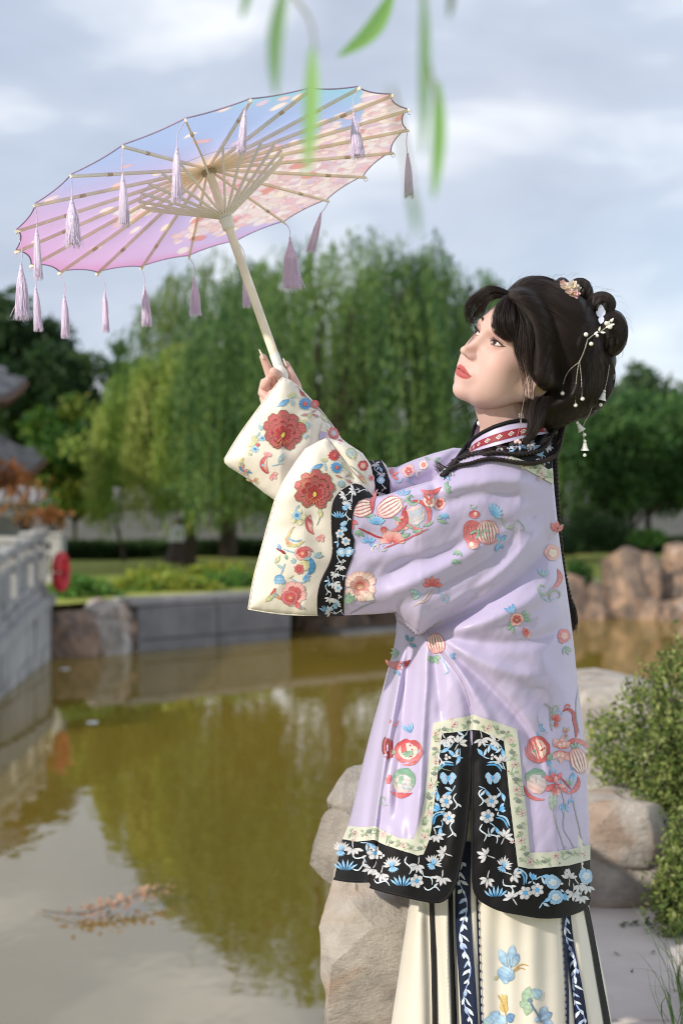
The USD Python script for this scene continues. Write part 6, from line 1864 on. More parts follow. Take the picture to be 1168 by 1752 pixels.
c = mixc(c, [.68, .44, .70], sstep(-s_[:, 0] + .35 * s_[:, 1], .25, 1.0))
c = mixc(c, [.66, .34, .58], sstep(np.hypot(*s_.T), .86, 1.0) * sstep(-s_[:, 0] * .8 + s_[:, 1] * .5, .2, .8))
c = mixc(c, [.34, .60, .74], sstep(np.hypot(*s_.T), .72, 1.0) * sstep(s_[:, 0] - s_[:, 1] * .8, .75, 1.15))
c = mixc(c, [.50, .53, .80], sstep(.5 - np.hypot(s_[:, 0] - .15, s_[:, 1] - .55), 0, .4) * .7)
rad = np.hypot(s_[:, 0], s_[:, 1])
c = mixc(c, [.80, .62, .46], sstep(.34 - rad, 0, .25) * .9)
c = c * (1 + .10 * (meshkit.fbm(np.c_[s_ * 4, rad * 0], 4, 3)[:, None] - .5))
# blossom petals
from scipy.spatial import cKDTree
tree_ = cKDTree(s_)
def in_bloom(p):
    a = sstep(p[:, 0] * .9 + p[:, 1] * .75, .18, .42) * (1 - sstep(p[:, 1] - (.62 + .35 * p[:, 0]), .0, .28) * (p[:, 0] < .35))
    a = np.maximum(a, sstep(.24 - np.hypot(p[:, 0] - .10, p[:, 1] - .30), 0, .1))
    a = np.maximum(a, .8 * sstep(.14 - np.hypot((p[:, 0] + .42), (p[:, 1] - .13) * 1.6), 0, .06))
    a = np.maximum(a, .55 * sstep(.16 - np.hypot((p[:, 0] - .12), (p[:, 1] - .62)), 0, .1))
    a = a * (1 - .85 * sstep(-p[:, 1] + .15 * p[:, 0], .02, .2) * (p[:, 0] < .78))
    return np.maximum(a, .012 * (np.hypot(*p.T) < .95))
cand = g.uniform(-1, 1, (9000, 2)); cand = cand[np.hypot(*cand.T) < .985]
cand = cand[g.random(len(cand)) < in_bloom(cand) * .62]
pal = np.array([(.86, .72, .70), (.84, .60, .60), (.88, .80, .78), (.80, .52, .56), (.74, .58, .70), (.88, .76, .66), (.78, .34, .30)])
base_bloom = in_bloom(s_)
c = mixc(c, [.80, .60, .62], np.clip(base_bloom - .1, 0, 1) * .85)
for p_ in cand[g.permutation(len(cand))]:
    L = g.uniform(.030, .058); a = g.uniform(0, 2 * np.pi)
    idx = np.array(tree_.query_ball_point(p_, L * 1.15))
    if not len(idx):
        continue
    d = s_[idx] - p_
    x = (d[:, 0] * np.cos(a) + d[:, 1] * np.sin(a)) / L; y = (-d[:, 0] * np.sin(a) + d[:, 1] * np.cos(a)) / (L * .68)
    rr_ = np.hypot(x, y)
    m = sstep(1 - rr_, 0, .18)
    colr = pal[min(int(g.choice(7, p=[.26, .2, .22, .1, .08, .11, .03])), 6)] * g.uniform(.92, 1.05)
    cc_ = np.tile(colr, (len(idx), 1)) * (1 - .28 * sstep(rr_, .72, .98))[:, None]
    cc_ = cc_ + (sstep(-x, .4, 1.0) * .5)[:, None] * (np.array([.72, .30, .34]) - cc_)
    c[idx] = c[idx] + (m * .92)[:, None] * (cc_ - c[idx])
obj('canopy', (cv, cf), M['canopy'], par, smooth=True, col=np.clip(c, 0, .92))
edge_line = np.vstack([[HUB + (tip(k) + (tip(k + 1) - tip(k)) * t - HUB) * (1 - .022 * 4 * t * (1 - t)) + AX * .0045 for t in np.linspace(0, 1, 12, endpoint=False)] for k in range(NR)])
edge_line = np.vstack([edge_line, edge_line[:1]])
obj('rim_cord', tube(edge_line, .0014, 6, caps=False), plain('rim_cord_thread', (.32, .26, .42), rough=.6, var=.1), par, smooth=True)
nodek = np.random.default_rng(401)
for k in range(NR):
    p = np.linspace(HUB + (tip(k) - HUB) * .03, tip(k, 1.012), 30)
    t = unit((tip(k) - HUB)[None])[0]; w = unit(np.cross(t, AX)[None])[0]; h = np.cross(w, t)
    prof = [(-.0026, -.0030), (.0026, -.0030), (.0026, .0030), (-.0026, .0030)]
    sc = np.interp(np.linspace(0, 1, 30), [0, .3, 1], [.75, 1, .9])
    v = (p[:, None] + np.stack([(x_ * .68 * sc)[:, None] * w + (y_ * sc)[:, None] * h for x_, y_ in prof], 1)).reshape(-1, 3)
    i, j = np.meshgrid(np.arange(29), np.arange(4), indexing='ij')
    q = np.stack([i * 4 + j, i * 4 + (j + 1) % 4, (i + 1) * 4 + (j + 1) % 4, (i + 1) * 4 + j], -1).reshape(-1, 4)
    rb = obj('rib', (v, np.vstack([q, [[0, 1, 2, 3]], [[116, 119, 118, 117]]])), M['bamboo'], par)
    obj('node', tube(np.array([tip(k, r_, -.0005) for r_ in (.735, .765)]), .0036, 6), plain('bamboo_node', (.60, .45, .33), var=.2) if k == 0 else UsdShade.Material.Get(stage, '/World/Looks/bamboo_node'), par)
RUN = HUB - AX * .103
for k in range(NR):
    a = tip(k, .37, -.004); b = RUN + (np.cos(TH[k]) * UA + np.sin(TH[k]) * UB) * .0105 + AX * .004
    p = np.linspace(b, a, 14)
    t = unit((a - b)[None])[0]; w = unit(np.cross(t, AX)[None])[0]; h = np.cross(w, t)
    v = (p[:, None] + np.stack([x_ * w + y_ * h for x_, y_ in [(-.0016, -.0027), (.0016, -.0027), (.0016, .0027), (-.0016, .0027)]])[None]).reshape(-1, 3)
    i, j = np.meshgrid(np.arange(13), np.arange(4), indexing='ij')
    q = np.stack([i * 4 + j, i * 4 + (j + 1) % 4, (i + 1) * 4 + (j + 1) % 4, (i + 1) * 4 + j], -1).reshape(-1, 4)
    obj('strut', (v, np.vstack([q, [[0, 1, 2, 3]], [[52, 55, 54, 53]]])), M['runner'], par)
thr = np.array([tip(k % NR, .37, -.006) for k in range(NR + 1)])
obj('strut_thread', tube(thr, .0006, 5, caps=False), M['runner'], par)
def notched(base, ax, r, h, n, name, m):
    ms = [loft_revolve([(0, 0), (r * .82, 0), (r * .82, h), (0, h)], base, ax, 24)]
    for k in range(n):
        a0 = 2 * np.pi * k / n
        c_ = np.cos(a0) * UA + np.sin(a0) * UB; w_ = np.cross(ax, c_)
        pts = np.array([base + c_ * rr_ + w_ * s2 * r * .085 + ax * hh for rr_ in (r * .75, r) for s2 in (-1, 1) for hh in (h * .1, h)])
        ms.append(tm(trimesh.convex.convex_hull(pts)))
    obj(name, cat_meshes(ms), m, par, smooth=30)
notched(RUN - AX * .006, AX, .0135, .016, NR, 'runner', M['runner'])
obj('runner_collar', loft_revolve([(.0, -.024), (.0105, -.024), (.0125, -.021), (.0125, -.008), (.0138, -.006), (.0138, -.003), (.0, -.003)], RUN, AX, 28), M['runner'], par, smooth=30)
notched(HUB - AX * .012, AX, .0145, .014, NR, 'hub', plain('dark_hub_wood', (.46, .38, .29), var=.1))
obj('hub_cap', loft_revolve([(0, .002), (.016, .002), (.016, .012), (.010, .020), (.006, .034), (0, .036)], HUB, AX, 24), M['bamboo'], par, smooth=30)
hl = np.linspace(HUB - AX * .004, BASE + AX * .012, 40)
obj('handle', tube(hl, np.interp(np.linspace(0, 1, 40), [0, 1], [.0085, .0088]), 20), M['bamboo'], par, smooth=40)
obj('white_wrap', tube(np.linspace(BASE + AX * .014, BASE - AX * .010, 6), .0094, 20), M['whitepaint'], par, smooth=40)
obj('grip', loft_revolve([(0, -.010), (.0090, -.010), (.0100, -.016), (.0126, -.024), (.0128, -.032), (.0105, -.040), (.0095, -.070), (.0100, -.090), (0, -.092)], BASE, AX, 22), M['runner'], par, smooth=30)

# tassels: thread, wrapped head and skirt
M['tassel'] = mat('lilac_tassel', {'h': ('hair_info', {}), 'w': ('white_noise_texture', {'dimensions': '1D'}), 'r': ('rgb_ramp', {'ramp': [(0, (.56, .44, .66)), (1, (.82, .73, .87))]}),
                                   'p': ('principled_bsdf', {'roughness': .35, 'specular_ior_level': .6, 'sheen_weight': .2})}, [('h.index', 'w.w'), ('w.value', 'r.fac'), ('r.color', 'p.base_color')])
M['tassel_core'] = plain('lilac_tassel_core', (.64, .53, .73), rough=.5, var=.15, scale=90, bump=.4, bscale=300)
tass = [((35, 397), [(38, 432), (36, 452)], (38, 547), 25), ((62, 350), [(63, 372), (63, 392)], (66, 478), 15), ((70, 455), [(62, 470), (61, 492)], (66, 566), 15), ((112, 465), [(110, 485), (110, 506)], (112, 578), 15), ((180, 468), [(179, 485), (179, 501)], (181, 569), 12),
        ((250, 460), [(247, 475), (247, 490)], (252, 558), 17), ((335, 438), [(332, 455), (332, 474)], (335, 540), 20), ((125, 303), [(123, 320), (123, 337)], (125, 423), 26), ((210, 255), [(209, 280), (210, 299)], (213, 388), 20), ((305, 207), [(304, 230), (303, 252)], (302, 345), 18),
        ((420, 175), [(421, 180), (419, 189)], (412, 262), 16), ((603, 150), [(604, 172), (605, 193)], (613, 270), 23), ((690, 222), [(695, 240), (697, 262)], (700, 338), 16), ((495, 378), [(495, 392), (496, 406)], (500, 497), 34), ((568, 340), [(558, 352), (549, 364)], (531, 432), 15), ((415, 410), [(417, 430), (418, 455)], (422, 526), 13)]
tipq = np.array([[CX + F * t_[0] / t_[1], CY - F * (t_[2] - CAMZ) / t_[1]] for t_ in (tip(k) for k in range(NR))])
for n_, (a, th_pts, bot, wpx) in enumerate(tass):
    k = int(np.argmin(((tipq - a) ** 2).sum(1)))
    d = float(tip(k)[1]) - (.0 if n_ != 15 else -.01)
    g = np.random.default_rng(420 + n_)
    top = P(*th_pts[-1], d)
    ts = UsdGeom.Xform.Define(stage, numbered(str(par.GetPath()), 'tassel')).GetPrim()
    ln = spline(np.vstack([tip(k, 1.005), P(*th_pts[0], d), top]), 16)
    obj('thread', tube(ln, .0009, 6), M['tassel_core'], ts, smooth=True)
    b = P(*bot, d)
    ax_ = unit((b - top)[None])[0]; L = np.linalg.norm(b - top); w_ = wpx / F * d / 2
    obj('head', loft_revolve([(.0006, -.002), (.0022, .0), (.0026, .004), (.0020, .0065), (.0032, .008), (.0038, .011)], top, ax_, 12), M['tassel_core'], ts, smooth=True)
    obj('core', loft_revolve([(.0030, .010), (w_ * .55, L * .35), (w_ * .68, L * .7), (w_ * .72, L * .93), (0, L * .93)], top, ax_, 12), M['tassel_core'], ts, smooth=True)
    x_ = unit(np.cross(ax_, [0, 1.0, 0])[None])[0]; y_ = np.cross(ax_, x_)
    ls = []
    spread = 1.25 if n_ in (0, 7, 13) else 1.0
    for _ in range(150):
        an = g.uniform(0, 2 * np.pi); rr_ = g.uniform(.75, 1.0) if g.random() < .85 else g.uniform(.9, 1.3) * spread
        t_ = np.linspace(0, 1, 9)
        rad_ = np.interp(t_, [0, .12, .4, .75, 1], [.0026, .0036, w_ * .62, w_ * .82, w_ * rr_])
        wob = g.normal(0, .10 * w_) * np.sin(t_ * np.pi * g.uniform(.5, 2))
        ls.append(top + ax_ * ((.006 + t_ * (L - .006) * g.uniform(.93, 1.03))[:, None]) + x_ * ((np.cos(an) * rad_ + wob)[:, None]) + y_ * ((np.sin(an) * rad_)[:, None]))
    curves('fringe', ls, .00075, M['tassel'], ts, kind='stuff')
# bare wire loops at the other rib tips
for k in range(NR):
    if min(np.hypot(*(tipq[k] - a)) for a, *_ in tass) > 14:
        t_ = np.linspace(0, 2 * np.pi, 20)
        e = tip(k, 1.01)
        obj('tip_loop', tube(e + np.c_[.004 * np.sin(t_), t_ * 0, -.004 + .004 * np.cos(t_)], .0006, 5), M['tassel_core'], par)
# ------------------------------------------------------------------ embroidery: padded satin stitch shapes laid on the cloth
RED, DRED, PINK, PPINK, SALM = (.46, .05, .055), (.28, .02, .03), (.66, .22, .24), (.76, .48, .45), (.62, .13, .12)
BLUE, LBLUE, YEL_, GREEN, SAGE = (.08, .26, .52), (.32, .52, .72), (.68, .60, .30), (.14, .30, .21), (.36, .47, .37)
GOLD, WHITE, GREY, CREAM_, BBLUE = (.55, .36, .12), (.52, .52, .545), (.36, .38, .38), (.80, .72, .62), (.08, .34, .66)


class Motif:
    """Collects stitched shapes, each a small ladder of triangles with its own thread colours, ordered from below to above."""
    def __init__(self, seed=0):
        self.s = []
        self.g = np.random.default_rng(seed)

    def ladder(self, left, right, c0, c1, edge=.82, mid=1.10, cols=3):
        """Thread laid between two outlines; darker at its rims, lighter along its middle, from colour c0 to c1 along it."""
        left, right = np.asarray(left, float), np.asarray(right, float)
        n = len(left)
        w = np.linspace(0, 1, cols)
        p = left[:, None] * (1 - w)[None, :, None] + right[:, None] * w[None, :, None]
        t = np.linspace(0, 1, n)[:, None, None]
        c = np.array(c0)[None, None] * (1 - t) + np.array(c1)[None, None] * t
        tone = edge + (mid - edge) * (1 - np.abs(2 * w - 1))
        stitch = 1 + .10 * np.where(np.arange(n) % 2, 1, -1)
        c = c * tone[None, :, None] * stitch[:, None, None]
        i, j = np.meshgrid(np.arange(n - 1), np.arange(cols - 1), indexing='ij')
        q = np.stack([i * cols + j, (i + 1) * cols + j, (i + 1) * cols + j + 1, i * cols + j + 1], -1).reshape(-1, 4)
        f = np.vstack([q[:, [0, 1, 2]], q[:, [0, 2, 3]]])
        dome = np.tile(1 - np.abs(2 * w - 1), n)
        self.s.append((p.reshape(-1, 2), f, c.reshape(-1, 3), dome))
        return self

    def petal(self, a, b, w, c0, c1=None, sharp=1.0, full=.55, vein=True):
        a, b = np.asarray(a, float), np.asarray(b, float)
        L = np.linalg.norm(b - a); t = (b - a) / max(L, 1e-6); n = np.array([-t[1], t[0]])
        u = np.linspace(0, 1, 8)
        h = w / 2 * np.sin(np.pi * u ** (np.log(.5) / np.log(full))) ** sharp
        h[0] = h[-1] = .15
        c = a + np.outer(u * L, t)
        return self.ladder(c + np.outer(h, n), c - np.outer(h, n), c0, c1 if c1 is not None else c0)

    def fan(self, a, ang, L, w, c0, c1, notch=.1, lines=0):
        """A broad petal with a scalloped rim, base at a."""
        a = np.asarray(a, float); t = np.array([np.cos(ang), np.sin(ang)]); n = np.array([-t[1], t[0]])
        u = np.linspace(-1, 1, 9)
        rim = a + np.outer(L * (1 - .28 * u ** 2 - notch * np.exp(-(u / .22) ** 2)), t) + np.outer(u * w / 2 * (1 - .12 * u ** 2), n)
        base = a + np.outer(u * w * .16, n) + np.outer(np.full(9, L * .08), t)
        k = np.linspace(0, 1, 5)
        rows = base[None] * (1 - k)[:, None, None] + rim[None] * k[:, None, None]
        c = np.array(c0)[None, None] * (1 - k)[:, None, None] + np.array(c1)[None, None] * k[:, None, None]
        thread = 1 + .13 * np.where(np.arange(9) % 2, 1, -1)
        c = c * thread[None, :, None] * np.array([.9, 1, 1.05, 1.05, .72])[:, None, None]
        i, j = np.meshgrid(np.arange(4), np.arange(8), indexing='ij')
        q = np.stack([i * 9 + j, (i + 1) * 9 + j, (i + 1) * 9 + j + 1, i * 9 + j + 1], -1).reshape(-1, 4)
        self.s.append((rows.reshape(-1, 2), np.vstack([q[:, [0, 1, 2]], q[:, [0, 2, 3]]]), c.reshape(-1, 3), np.repeat(np.sin(np.pi * k), 9)))
        return self

    def stroke(self, pts, w, c, taper=.35):
        ln = spline(pts, max(6, int(np.linalg.norm(np.diff(np.asarray(pts, float), axis=0), axis=1).sum() / 4)))
        t = np.gradient(ln, axis=0); t /= np.linalg.norm(t, axis=1, keepdims=True) + 1e-9
        n = np.c_[-t[:, 1], t[:, 0]]
        k = len(ln)
        h = (w / 2 * np.interp(np.linspace(0, 1, k), [0, .15, .85, 1], [taper, 1, 1, taper]))[:, None]
        return self.ladder(ln + n * h, ln - n * h, c, c, .85, 1.1, 2)

    def disc(self, c, r, c0, c1=None, ry=None, rot=0.0, n=14):
        ry = ry or r
        v = np.linspace(-1, 1, 9)
        s_ = np.sqrt(np.clip(1 - v ** 2, .0025, 1))
        R_ = np.array([[np.cos(rot), -np.sin(rot)], [np.sin(rot), np.cos(rot)]])
        L = np.c_[-r * s_, v * ry] @ R_.T + np.asarray(c, float); Rr = np.c_[r * s_, v * ry] @ R_.T + np.asarray(c, float)
        return self.ladder(L, Rr, c0, c1 if c1 is not None else c0, .82, 1.1, 5)

    # --- compound motifs
    def flower(self, c, r, n, w, c0, c1, cen, rc, rot=0.0):
        for k in range(n):
            a = rot + 2 * np.pi * k / n
            d = np.array([np.cos(a), np.sin(a)])
            self.petal(np.asarray(c) + d * r * .12, np.asarray(c) + d * r, w, c0, c1, .75, .62)
        return self.disc(c, rc, cen)

    def peony(self, c, r, rot=0.0, ca=RED, cb=PINK, edge=GOLD):
        c = np.asarray(c, float)
        up = rot - np.pi / 2
        rings = [(9, 1.0, .62, -2.7, 2.7, .0), (7, .78, .56, -2.4, 2.4, .10), (5, .55, .46, -2.0, 2.0, .16)]
        for n, L, w, a0, a1, sh in rings:
            base = c + np.array([np.cos(up + np.pi), np.sin(up + np.pi)]) * r * (.12 + sh)
            order = sorted(range(n), key=lambda k: -abs(k - (n - 1) / 2))
            for k in order:
                a = up + a0 + (a1 - a0) * k / (n - 1) + self.g.normal(0, .05)
                l_ = r * L * self.g.uniform(.9, 1.08)
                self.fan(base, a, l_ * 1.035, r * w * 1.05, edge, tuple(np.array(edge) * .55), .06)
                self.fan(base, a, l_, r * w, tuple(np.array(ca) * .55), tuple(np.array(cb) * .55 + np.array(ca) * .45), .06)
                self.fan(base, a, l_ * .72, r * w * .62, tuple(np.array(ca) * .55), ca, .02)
        b = c + np.array([np.cos(up + np.pi), np.sin(up + np.pi)]) * r * .42
        for k in range(5):
            a = up + np.pi + (k - 2) * .42
            d = np.array([np.cos(a), np.sin(a)])
            self.petal(b - d * r * .12, b + d * r * .48, r * .17, tuple(np.array(ca) * .6), ca)
            self.stroke([b, b + d * r * .44], 1.1, GOLD)
        return self.disc(b - [0, r * .10], r * .085, (.70, .55, .12), ry=r * .14, rot=rot)

    def rose(self, c, r, ca, cb, cc, rot=0.0):
        for k in range(6):
            a = rot + 2 * np.pi * k / 6 + self.g.normal(0, .1)
            self.fan(np.asarray(c, float), a, r * self.g.uniform(.9, 1.1), r * 1.0, ca, cb, .08)
        for k in range(5):
            a = rot + .4 + 2 * np.pi * k / 5
            self.fan(np.asarray(c, float), a, r * .62, r * .62, cc, tuple((np.array(ca) + cc) / 2), .05)
        return self.disc(c, r * .22, tuple(np.array(cc) * .8), (.75, .55, .35))

    def melon(self, c, rx, ry, rot, ca, cb, n=6):
        c = np.asarray(c, float)
        ax = np.array([np.cos(rot), np.sin(rot)]); n_ = np.array([-ax[1], ax[0]])
        v = np.linspace(-1, 1, 9)
        for k in range(n):
            f0, f1 = (k + .10) / n * 2 - 1, (k + .80) / n * 2 - 1
            l0 = c + np.outer(v * rx, ax) + np.outer(f0 * ry * np.sqrt(1 - v ** 2 * .98), n_)
            l1 = c + np.outer(v * rx, ax) + np.outer(f1 * ry * np.sqrt(1 - v ** 2 * .98), n_)
            self.ladder(l0, l1, ca, cb)
        for k in range(n + 1):
            f0 = k / n * 2 - 1 - .04
            self.stroke(c + np.outer(v * rx, ax) + np.outer(f0 * ry * np.sqrt(1 - v ** 2 * .98), n_), 1.0, PINK)
        return self

    def pomegranate(self, c, r, rot=0.0):
        c = np.asarray(c, float)
        self.disc(c, r * 1.05, RED, PINK, r * .95, rot)
        self.disc(c, r * .78, PPINK, CREAM_, r * .62, rot)
        for k in range(9):
            q_ = self.g.uniform(-.5, .5, 2) * r
            self.disc(c + q_, r * .075, RED, n=6)
        self.crescent(c, r * 1.08, rot - .4, rot + 2.2, r * .2, SALM, PINK)
        for k in range(5):
            a = rot + (k - 2) * .6 + np.pi / 2
            d = np.array([np.cos(a), np.sin(a)])
            self.petal(c - d * r * .05, c + d * r * .55, r * .22, GREEN, SAGE)
        return self

    def crescent(self, c, r, a0, a1, w, ca, cb):
        a = np.linspace(a0, a1, 11); u = np.linspace(0, 1, 11)
        h = w * np.sin(np.pi * u) ** .7 + .2
        c = np.asarray(c, float)
        o = c + np.c_[np.cos(a), np.sin(a)] * r
        i = c + np.c_[np.cos(a), np.sin(a)] * (r - h)[:, None]
        return self.ladder(o, i, ca, cb, .8, 1.1, 4)

    def leaves(self, c, L, angs, w, ca, cb):
        for a in angs:
            d = np.array([np.cos(a), np.sin(a)]); l_ = L * self.g.uniform(.85, 1.15)
            self.petal(np.asarray(c) + d * l_ * .1, np.asarray(c) + d * l_, w, ca, cb)
        return self

    def chrys(self, c, r, rot, cw=WHITE, cb=BBLUE):
        for k in range(9):
            a = rot + (k - 4) * .34
            d = np.array([np.cos(a), np.sin(a)])
            self.petal(np.asarray(c) + d * r * .2, np.asarray(c) + d * r * self.g.uniform(.9, 1.15), r * .22, WHITE if cw is None else cw, cw)
        for k in range(6):
            a = rot + np.pi + (k - 2.5) * .38
            d = np.array([np.cos(a), np.sin(a)])
            self.petal(np.asarray(c) - d * r * .15, np.asarray(c) + d * r * .62, r * .24, cb, LBLUE)
        for k in range(4):
            a = rot + (k - 1.5) * .3
            d = np.array([np.cos(a), np.sin(a)])
            self.petal(np.asarray(c) - d * r * .1, np.asarray(c) + d * r * .6, r * .2, cb, LBLUE)
        return self

    def curl(self, c, r, a0, turns, w, col, grow=-.8):
        t = np.linspace(0, 1, 14)
        a = a0 + turns * 2 * np.pi * t
        rr = r * (1 + grow * t)
        return self.stroke(np.asarray(c) + np.c_[np.cos(a), np.sin(a)] * rr[:, None], w, col)

    def make(self, cloth, parent, name, off=.0009, lift=.00007, label=None):
        if not self.s:
            return
        boxes, layer = [], []
        for p, *_ in self.s:
            b = np.r_[p.min(0) + .6, p.max(0) - .6]
            lv = 0
            for b2, l2 in zip(boxes, layer):
                if l2 >= lv and b[0] < b2[2] and b[2] > b2[0] and b[1] < b2[3] and b[3] > b2[1]:
                    lv = l2 + 1
            boxes.append(b); layer.append(lv)
        top = max(layer)
        lift = min(lift, .0024 / max(top, 1))
        p = np.vstack([q[0] for q in self.s]); c = np.vstack([q[2] for q in self.s])
        o = np.concatenate([off + lift * l_ + q[3] * lift * .35 for q, l_ in zip(self.s, layer)])
        if name.startswith('embroidered') and (cloth is DC or cloth is DFS):
            cen = (p.min(0) + p.max(0)) / 2
            p = cen + (p - cen) * 1.16
        p = p + 3.2 * np.stack([meshkit.fbm(np.c_[p / 11, p[:, :1] * 0 + k_ * 9.7 + len(p) % 13], 2, 60 + k_) - .5 for k_ in (0, 1)], 1)
        n, fs_ = 0, []
        for q in self.s:
            fs_.append(q[1] + n); n += len(q[0])
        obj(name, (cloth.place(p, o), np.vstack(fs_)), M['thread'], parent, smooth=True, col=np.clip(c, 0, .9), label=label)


A = np.array
R_ = np.radians
# --- coat: near sleeve
m = Motif(1)
m.stroke([(617, 900), (635, 908), (655, 915), (672, 908)], 3, RED).melon((623, 871), 17, 13, R_(-12), PPINK, CREAM_, 5)
m.melon((664, 870), 21, 14, R_(-32), PPINK, CREAM_, 5).crescent((660, 866), 26, R_(150), R_(240), 7, RED, PINK).crescent((672, 886), 19, R_(-35), R_(110), 9, RED, PINK)
m.make(DC, coat, 'embroidered_melon')
m = Motif(2)
m.crescent((713, 880), 22, R_(-120), R_(60), 7, RED, PINK).disc((710, 882), 16, PPINK, WHITE, 14, R_(-20)).crescent((711, 882), 21, R_(60), R_(230), 6, PINK, RED)
for k in range(5):
    m.petal((706 + 3 * k, 892 - 1.5 * k), (702 + 4.5 * k, 874 - 1.5 * k), 3, WHITE, LBLUE)
m.make(DC, coat, 'embroidered_pomegranate')
m = Motif(3)
m.crescent((735, 832), 17, R_(15), R_(150), 8, RED, PINK).curl((707, 853), 12, 0, .9, 3, SAGE).curl((709, 852), 8, 1, .8, 2.5, GREEN).rose((749, 861), 10, PINK, PPINK, RED).leaves((756, 873), 12, [R_(60), R_(90), R_(120)], 4.5, LBLUE, BLUE)
m.leaves((755, 840), 12, [R_(-60), R_(-20), R_(20)], 5, SAGE, GREEN).leaves((728, 858), 11, [R_(30), R_(60)], 4, SAGE, GREEN)
m.make(DC, coat, 'embroidered_flowers')
m = Motif(4)
for k in range(7):
    a = R_(-150 + k * 20)
    m.petal((643, 896), A([643, 896]) + A([np.cos(a), np.sin(a)]) * 15, 5, BLUE, LBLUE)
m.make(DC, coat, 'embroidered_blue_flower')
m = Motif(54)
m.leaves((630, 930), 13, [R_(-150), R_(-110), R_(-70), R_(-30), R_(20)], 5, BLUE, LBLUE).curl((651, 934), 9, 0, 1.2, 2.4, WHITE).curl((642, 936), 7, 2, 1, 2, CREAM_)
m.make(DC, coat, 'embroidered_blue_flower')
m = Motif(5)
for k in range(6):
    m.fan((672, 926), R_(-165 + 30 * k), 20, 12, RED if k % 2 else SALM, PPINK)
m.leaves((606, 892), 15, [R_(20), R_(60)], 7, RED, PINK).leaves((622, 905), 14, [R_(60), R_(90), R_(120)], 4.5, SAGE, GREEN)
m.leaves((700, 912), 18, [R_(-20), R_(-45), R_(160)], 6, GREEN, SAGE).leaves((735, 893), 18, [R_(-30), R_(150), R_(10)], 5, SAGE, GREEN).stroke([(660, 935), (690, 922), (725, 905)], 2, SALM)
m.make(DC, coat, 'embroidered_red_flower')
Motif(6).rose((615, 1004), 25, CREAM_, PPINK, RED, .4).petal((614, 1012), (636, 1024), 14, PPINK, CREAM_).leaves((596, 1032), 17, [R_(-120), R_(-80), R_(-50)], 8, SAGE, GREEN).stroke([(600, 1045), (620, 1035), (638, 1028)], 1.6, GREY).make(DC, coat, 'embroidered_rose')
m = Motif(60)
m.rose((690, 895), 11, SALM, PPINK, RED).leaves((690, 895), 17, [R_(30), R_(-150), R_(100)], 5, SAGE, GREEN).make(DC, coat, 'embroidered_rose')
Motif(61).crescent((640, 872), 15, R_(40), R_(170), 6, RED, PINK).leaves((640, 880), 13, [R_(120), R_(160)], 5, SAGE, GREEN).make(DC, coat, 'embroidered_crescent')
Motif(62).curl((688, 858), 9, 1, 1, 2.4, SAGE).leaves((690, 850), 12, [R_(-90), R_(-40), R_(-140)], 4.5, LBLUE, BLUE).make(DC, coat, 'embroidered_leaves')
Motif(63).rose((733, 858), 9, PPINK, CREAM_, RED).leaves((733, 858), 14, [R_(-60), R_(-120)], 5, RED, PINK).make(DC, coat, 'embroidered_rose')
Motif(64).leaves((652, 902), 14, [R_(-100), R_(20), R_(60)], 5, SAGE, GREEN).disc((656, 905), 5, RED, PINK).make(DC, coat, 'embroidered_bud')
# gourds on the back of the sleeve
m = Motif(7)
m.melon((811, 912), 19, 14, R_(80), SALM, PINK, 6).melon((833, 911), 18, 17, R_(80), CREAM_, PPINK, 7).leaves((822, 906), 16, [R_(70), R_(110), R_(150), R_(20)], 4, GREEN, SAGE).disc((814, 885), 8, RED, PINK, 6).disc((816, 884), 3, PPINK)
m.disc((812, 930), 8, SALM, PPINK, 6).disc((810, 929), 3, CREAM_)
for k in range(6):
    m.petal((840, 886), A([840, 886]) + A([np.cos(R_(-100 + k * 22)), np.sin(R_(-100 + k * 22))]) * (20 - k), 6, BLUE, LBLUE)
m.leaves((850, 925), 14, [R_(-100), R_(-40), R_(60), R_(110)], 6, LBLUE, BLUE).stroke([(855, 890), (862, 905), (872, 900), (878, 895), (886, 900), (888, 908), (882, 908)], 1.8, SAGE)
m.curl((868, 902), 6, 0, 1, 1.6, SAGE).leaves((789, 935), 12, [R_(60), R_(120), R_(90)], 4, SAGE, GREEN).leaves((788, 950), 11, [R_(50), R_(100), R_(140)], 4, SAGE, GREEN).curl((812, 872), 6, 0, .9, 1.6, SAGE)
m.make(DC, coat, 'embroidered_gourds')
m = Motif(8)
for k in range(5):
    m.petal((738, 1004), A([738, 1004]) + A([np.cos(R_(-170 + 40 * k)), np.sin(R_(-170 + 40 * k))]) * 15, 7, RED, PINK)
m.leaves((722, 1014), 16, [R_(160), R_(190), R_(140)], 6, LBLUE, SAGE).stroke([(748, 1006), (752, 1020), (757, 1028), (762, 1022), (758, 1016)], 2.2, LBLUE).stroke([(740, 1010), (732, 1022), (718, 1030)], 2, PPINK).stroke([(735, 1010), (724, 1024), (710, 1034)], 1.6, CREAM_)
m.make(DC, coat, 'embroidered_butterfly')
m = Motif(9)
m.leaves((880, 1052), 15, [R_(-150), R_(-125), R_(-100)], 5, LBLUE, BLUE).leaves((890, 1058), 14, [R_(-60), R_(-20), R_(20)], 5.5, GREEN, SAGE).leaves((880, 1068), 12, [R_(110), R_(150), R_(190)], 5, GREEN, SAGE).rose((884, 1060), 11, PINK, PPINK, RED).petal((894, 1072), (902, 1088), 11, SALM, PPINK).petal((898, 1074), (897, 1087), 7, RED, PINK)
m.make(DC, coat, 'embroidered_rose')
m = Motif(10)
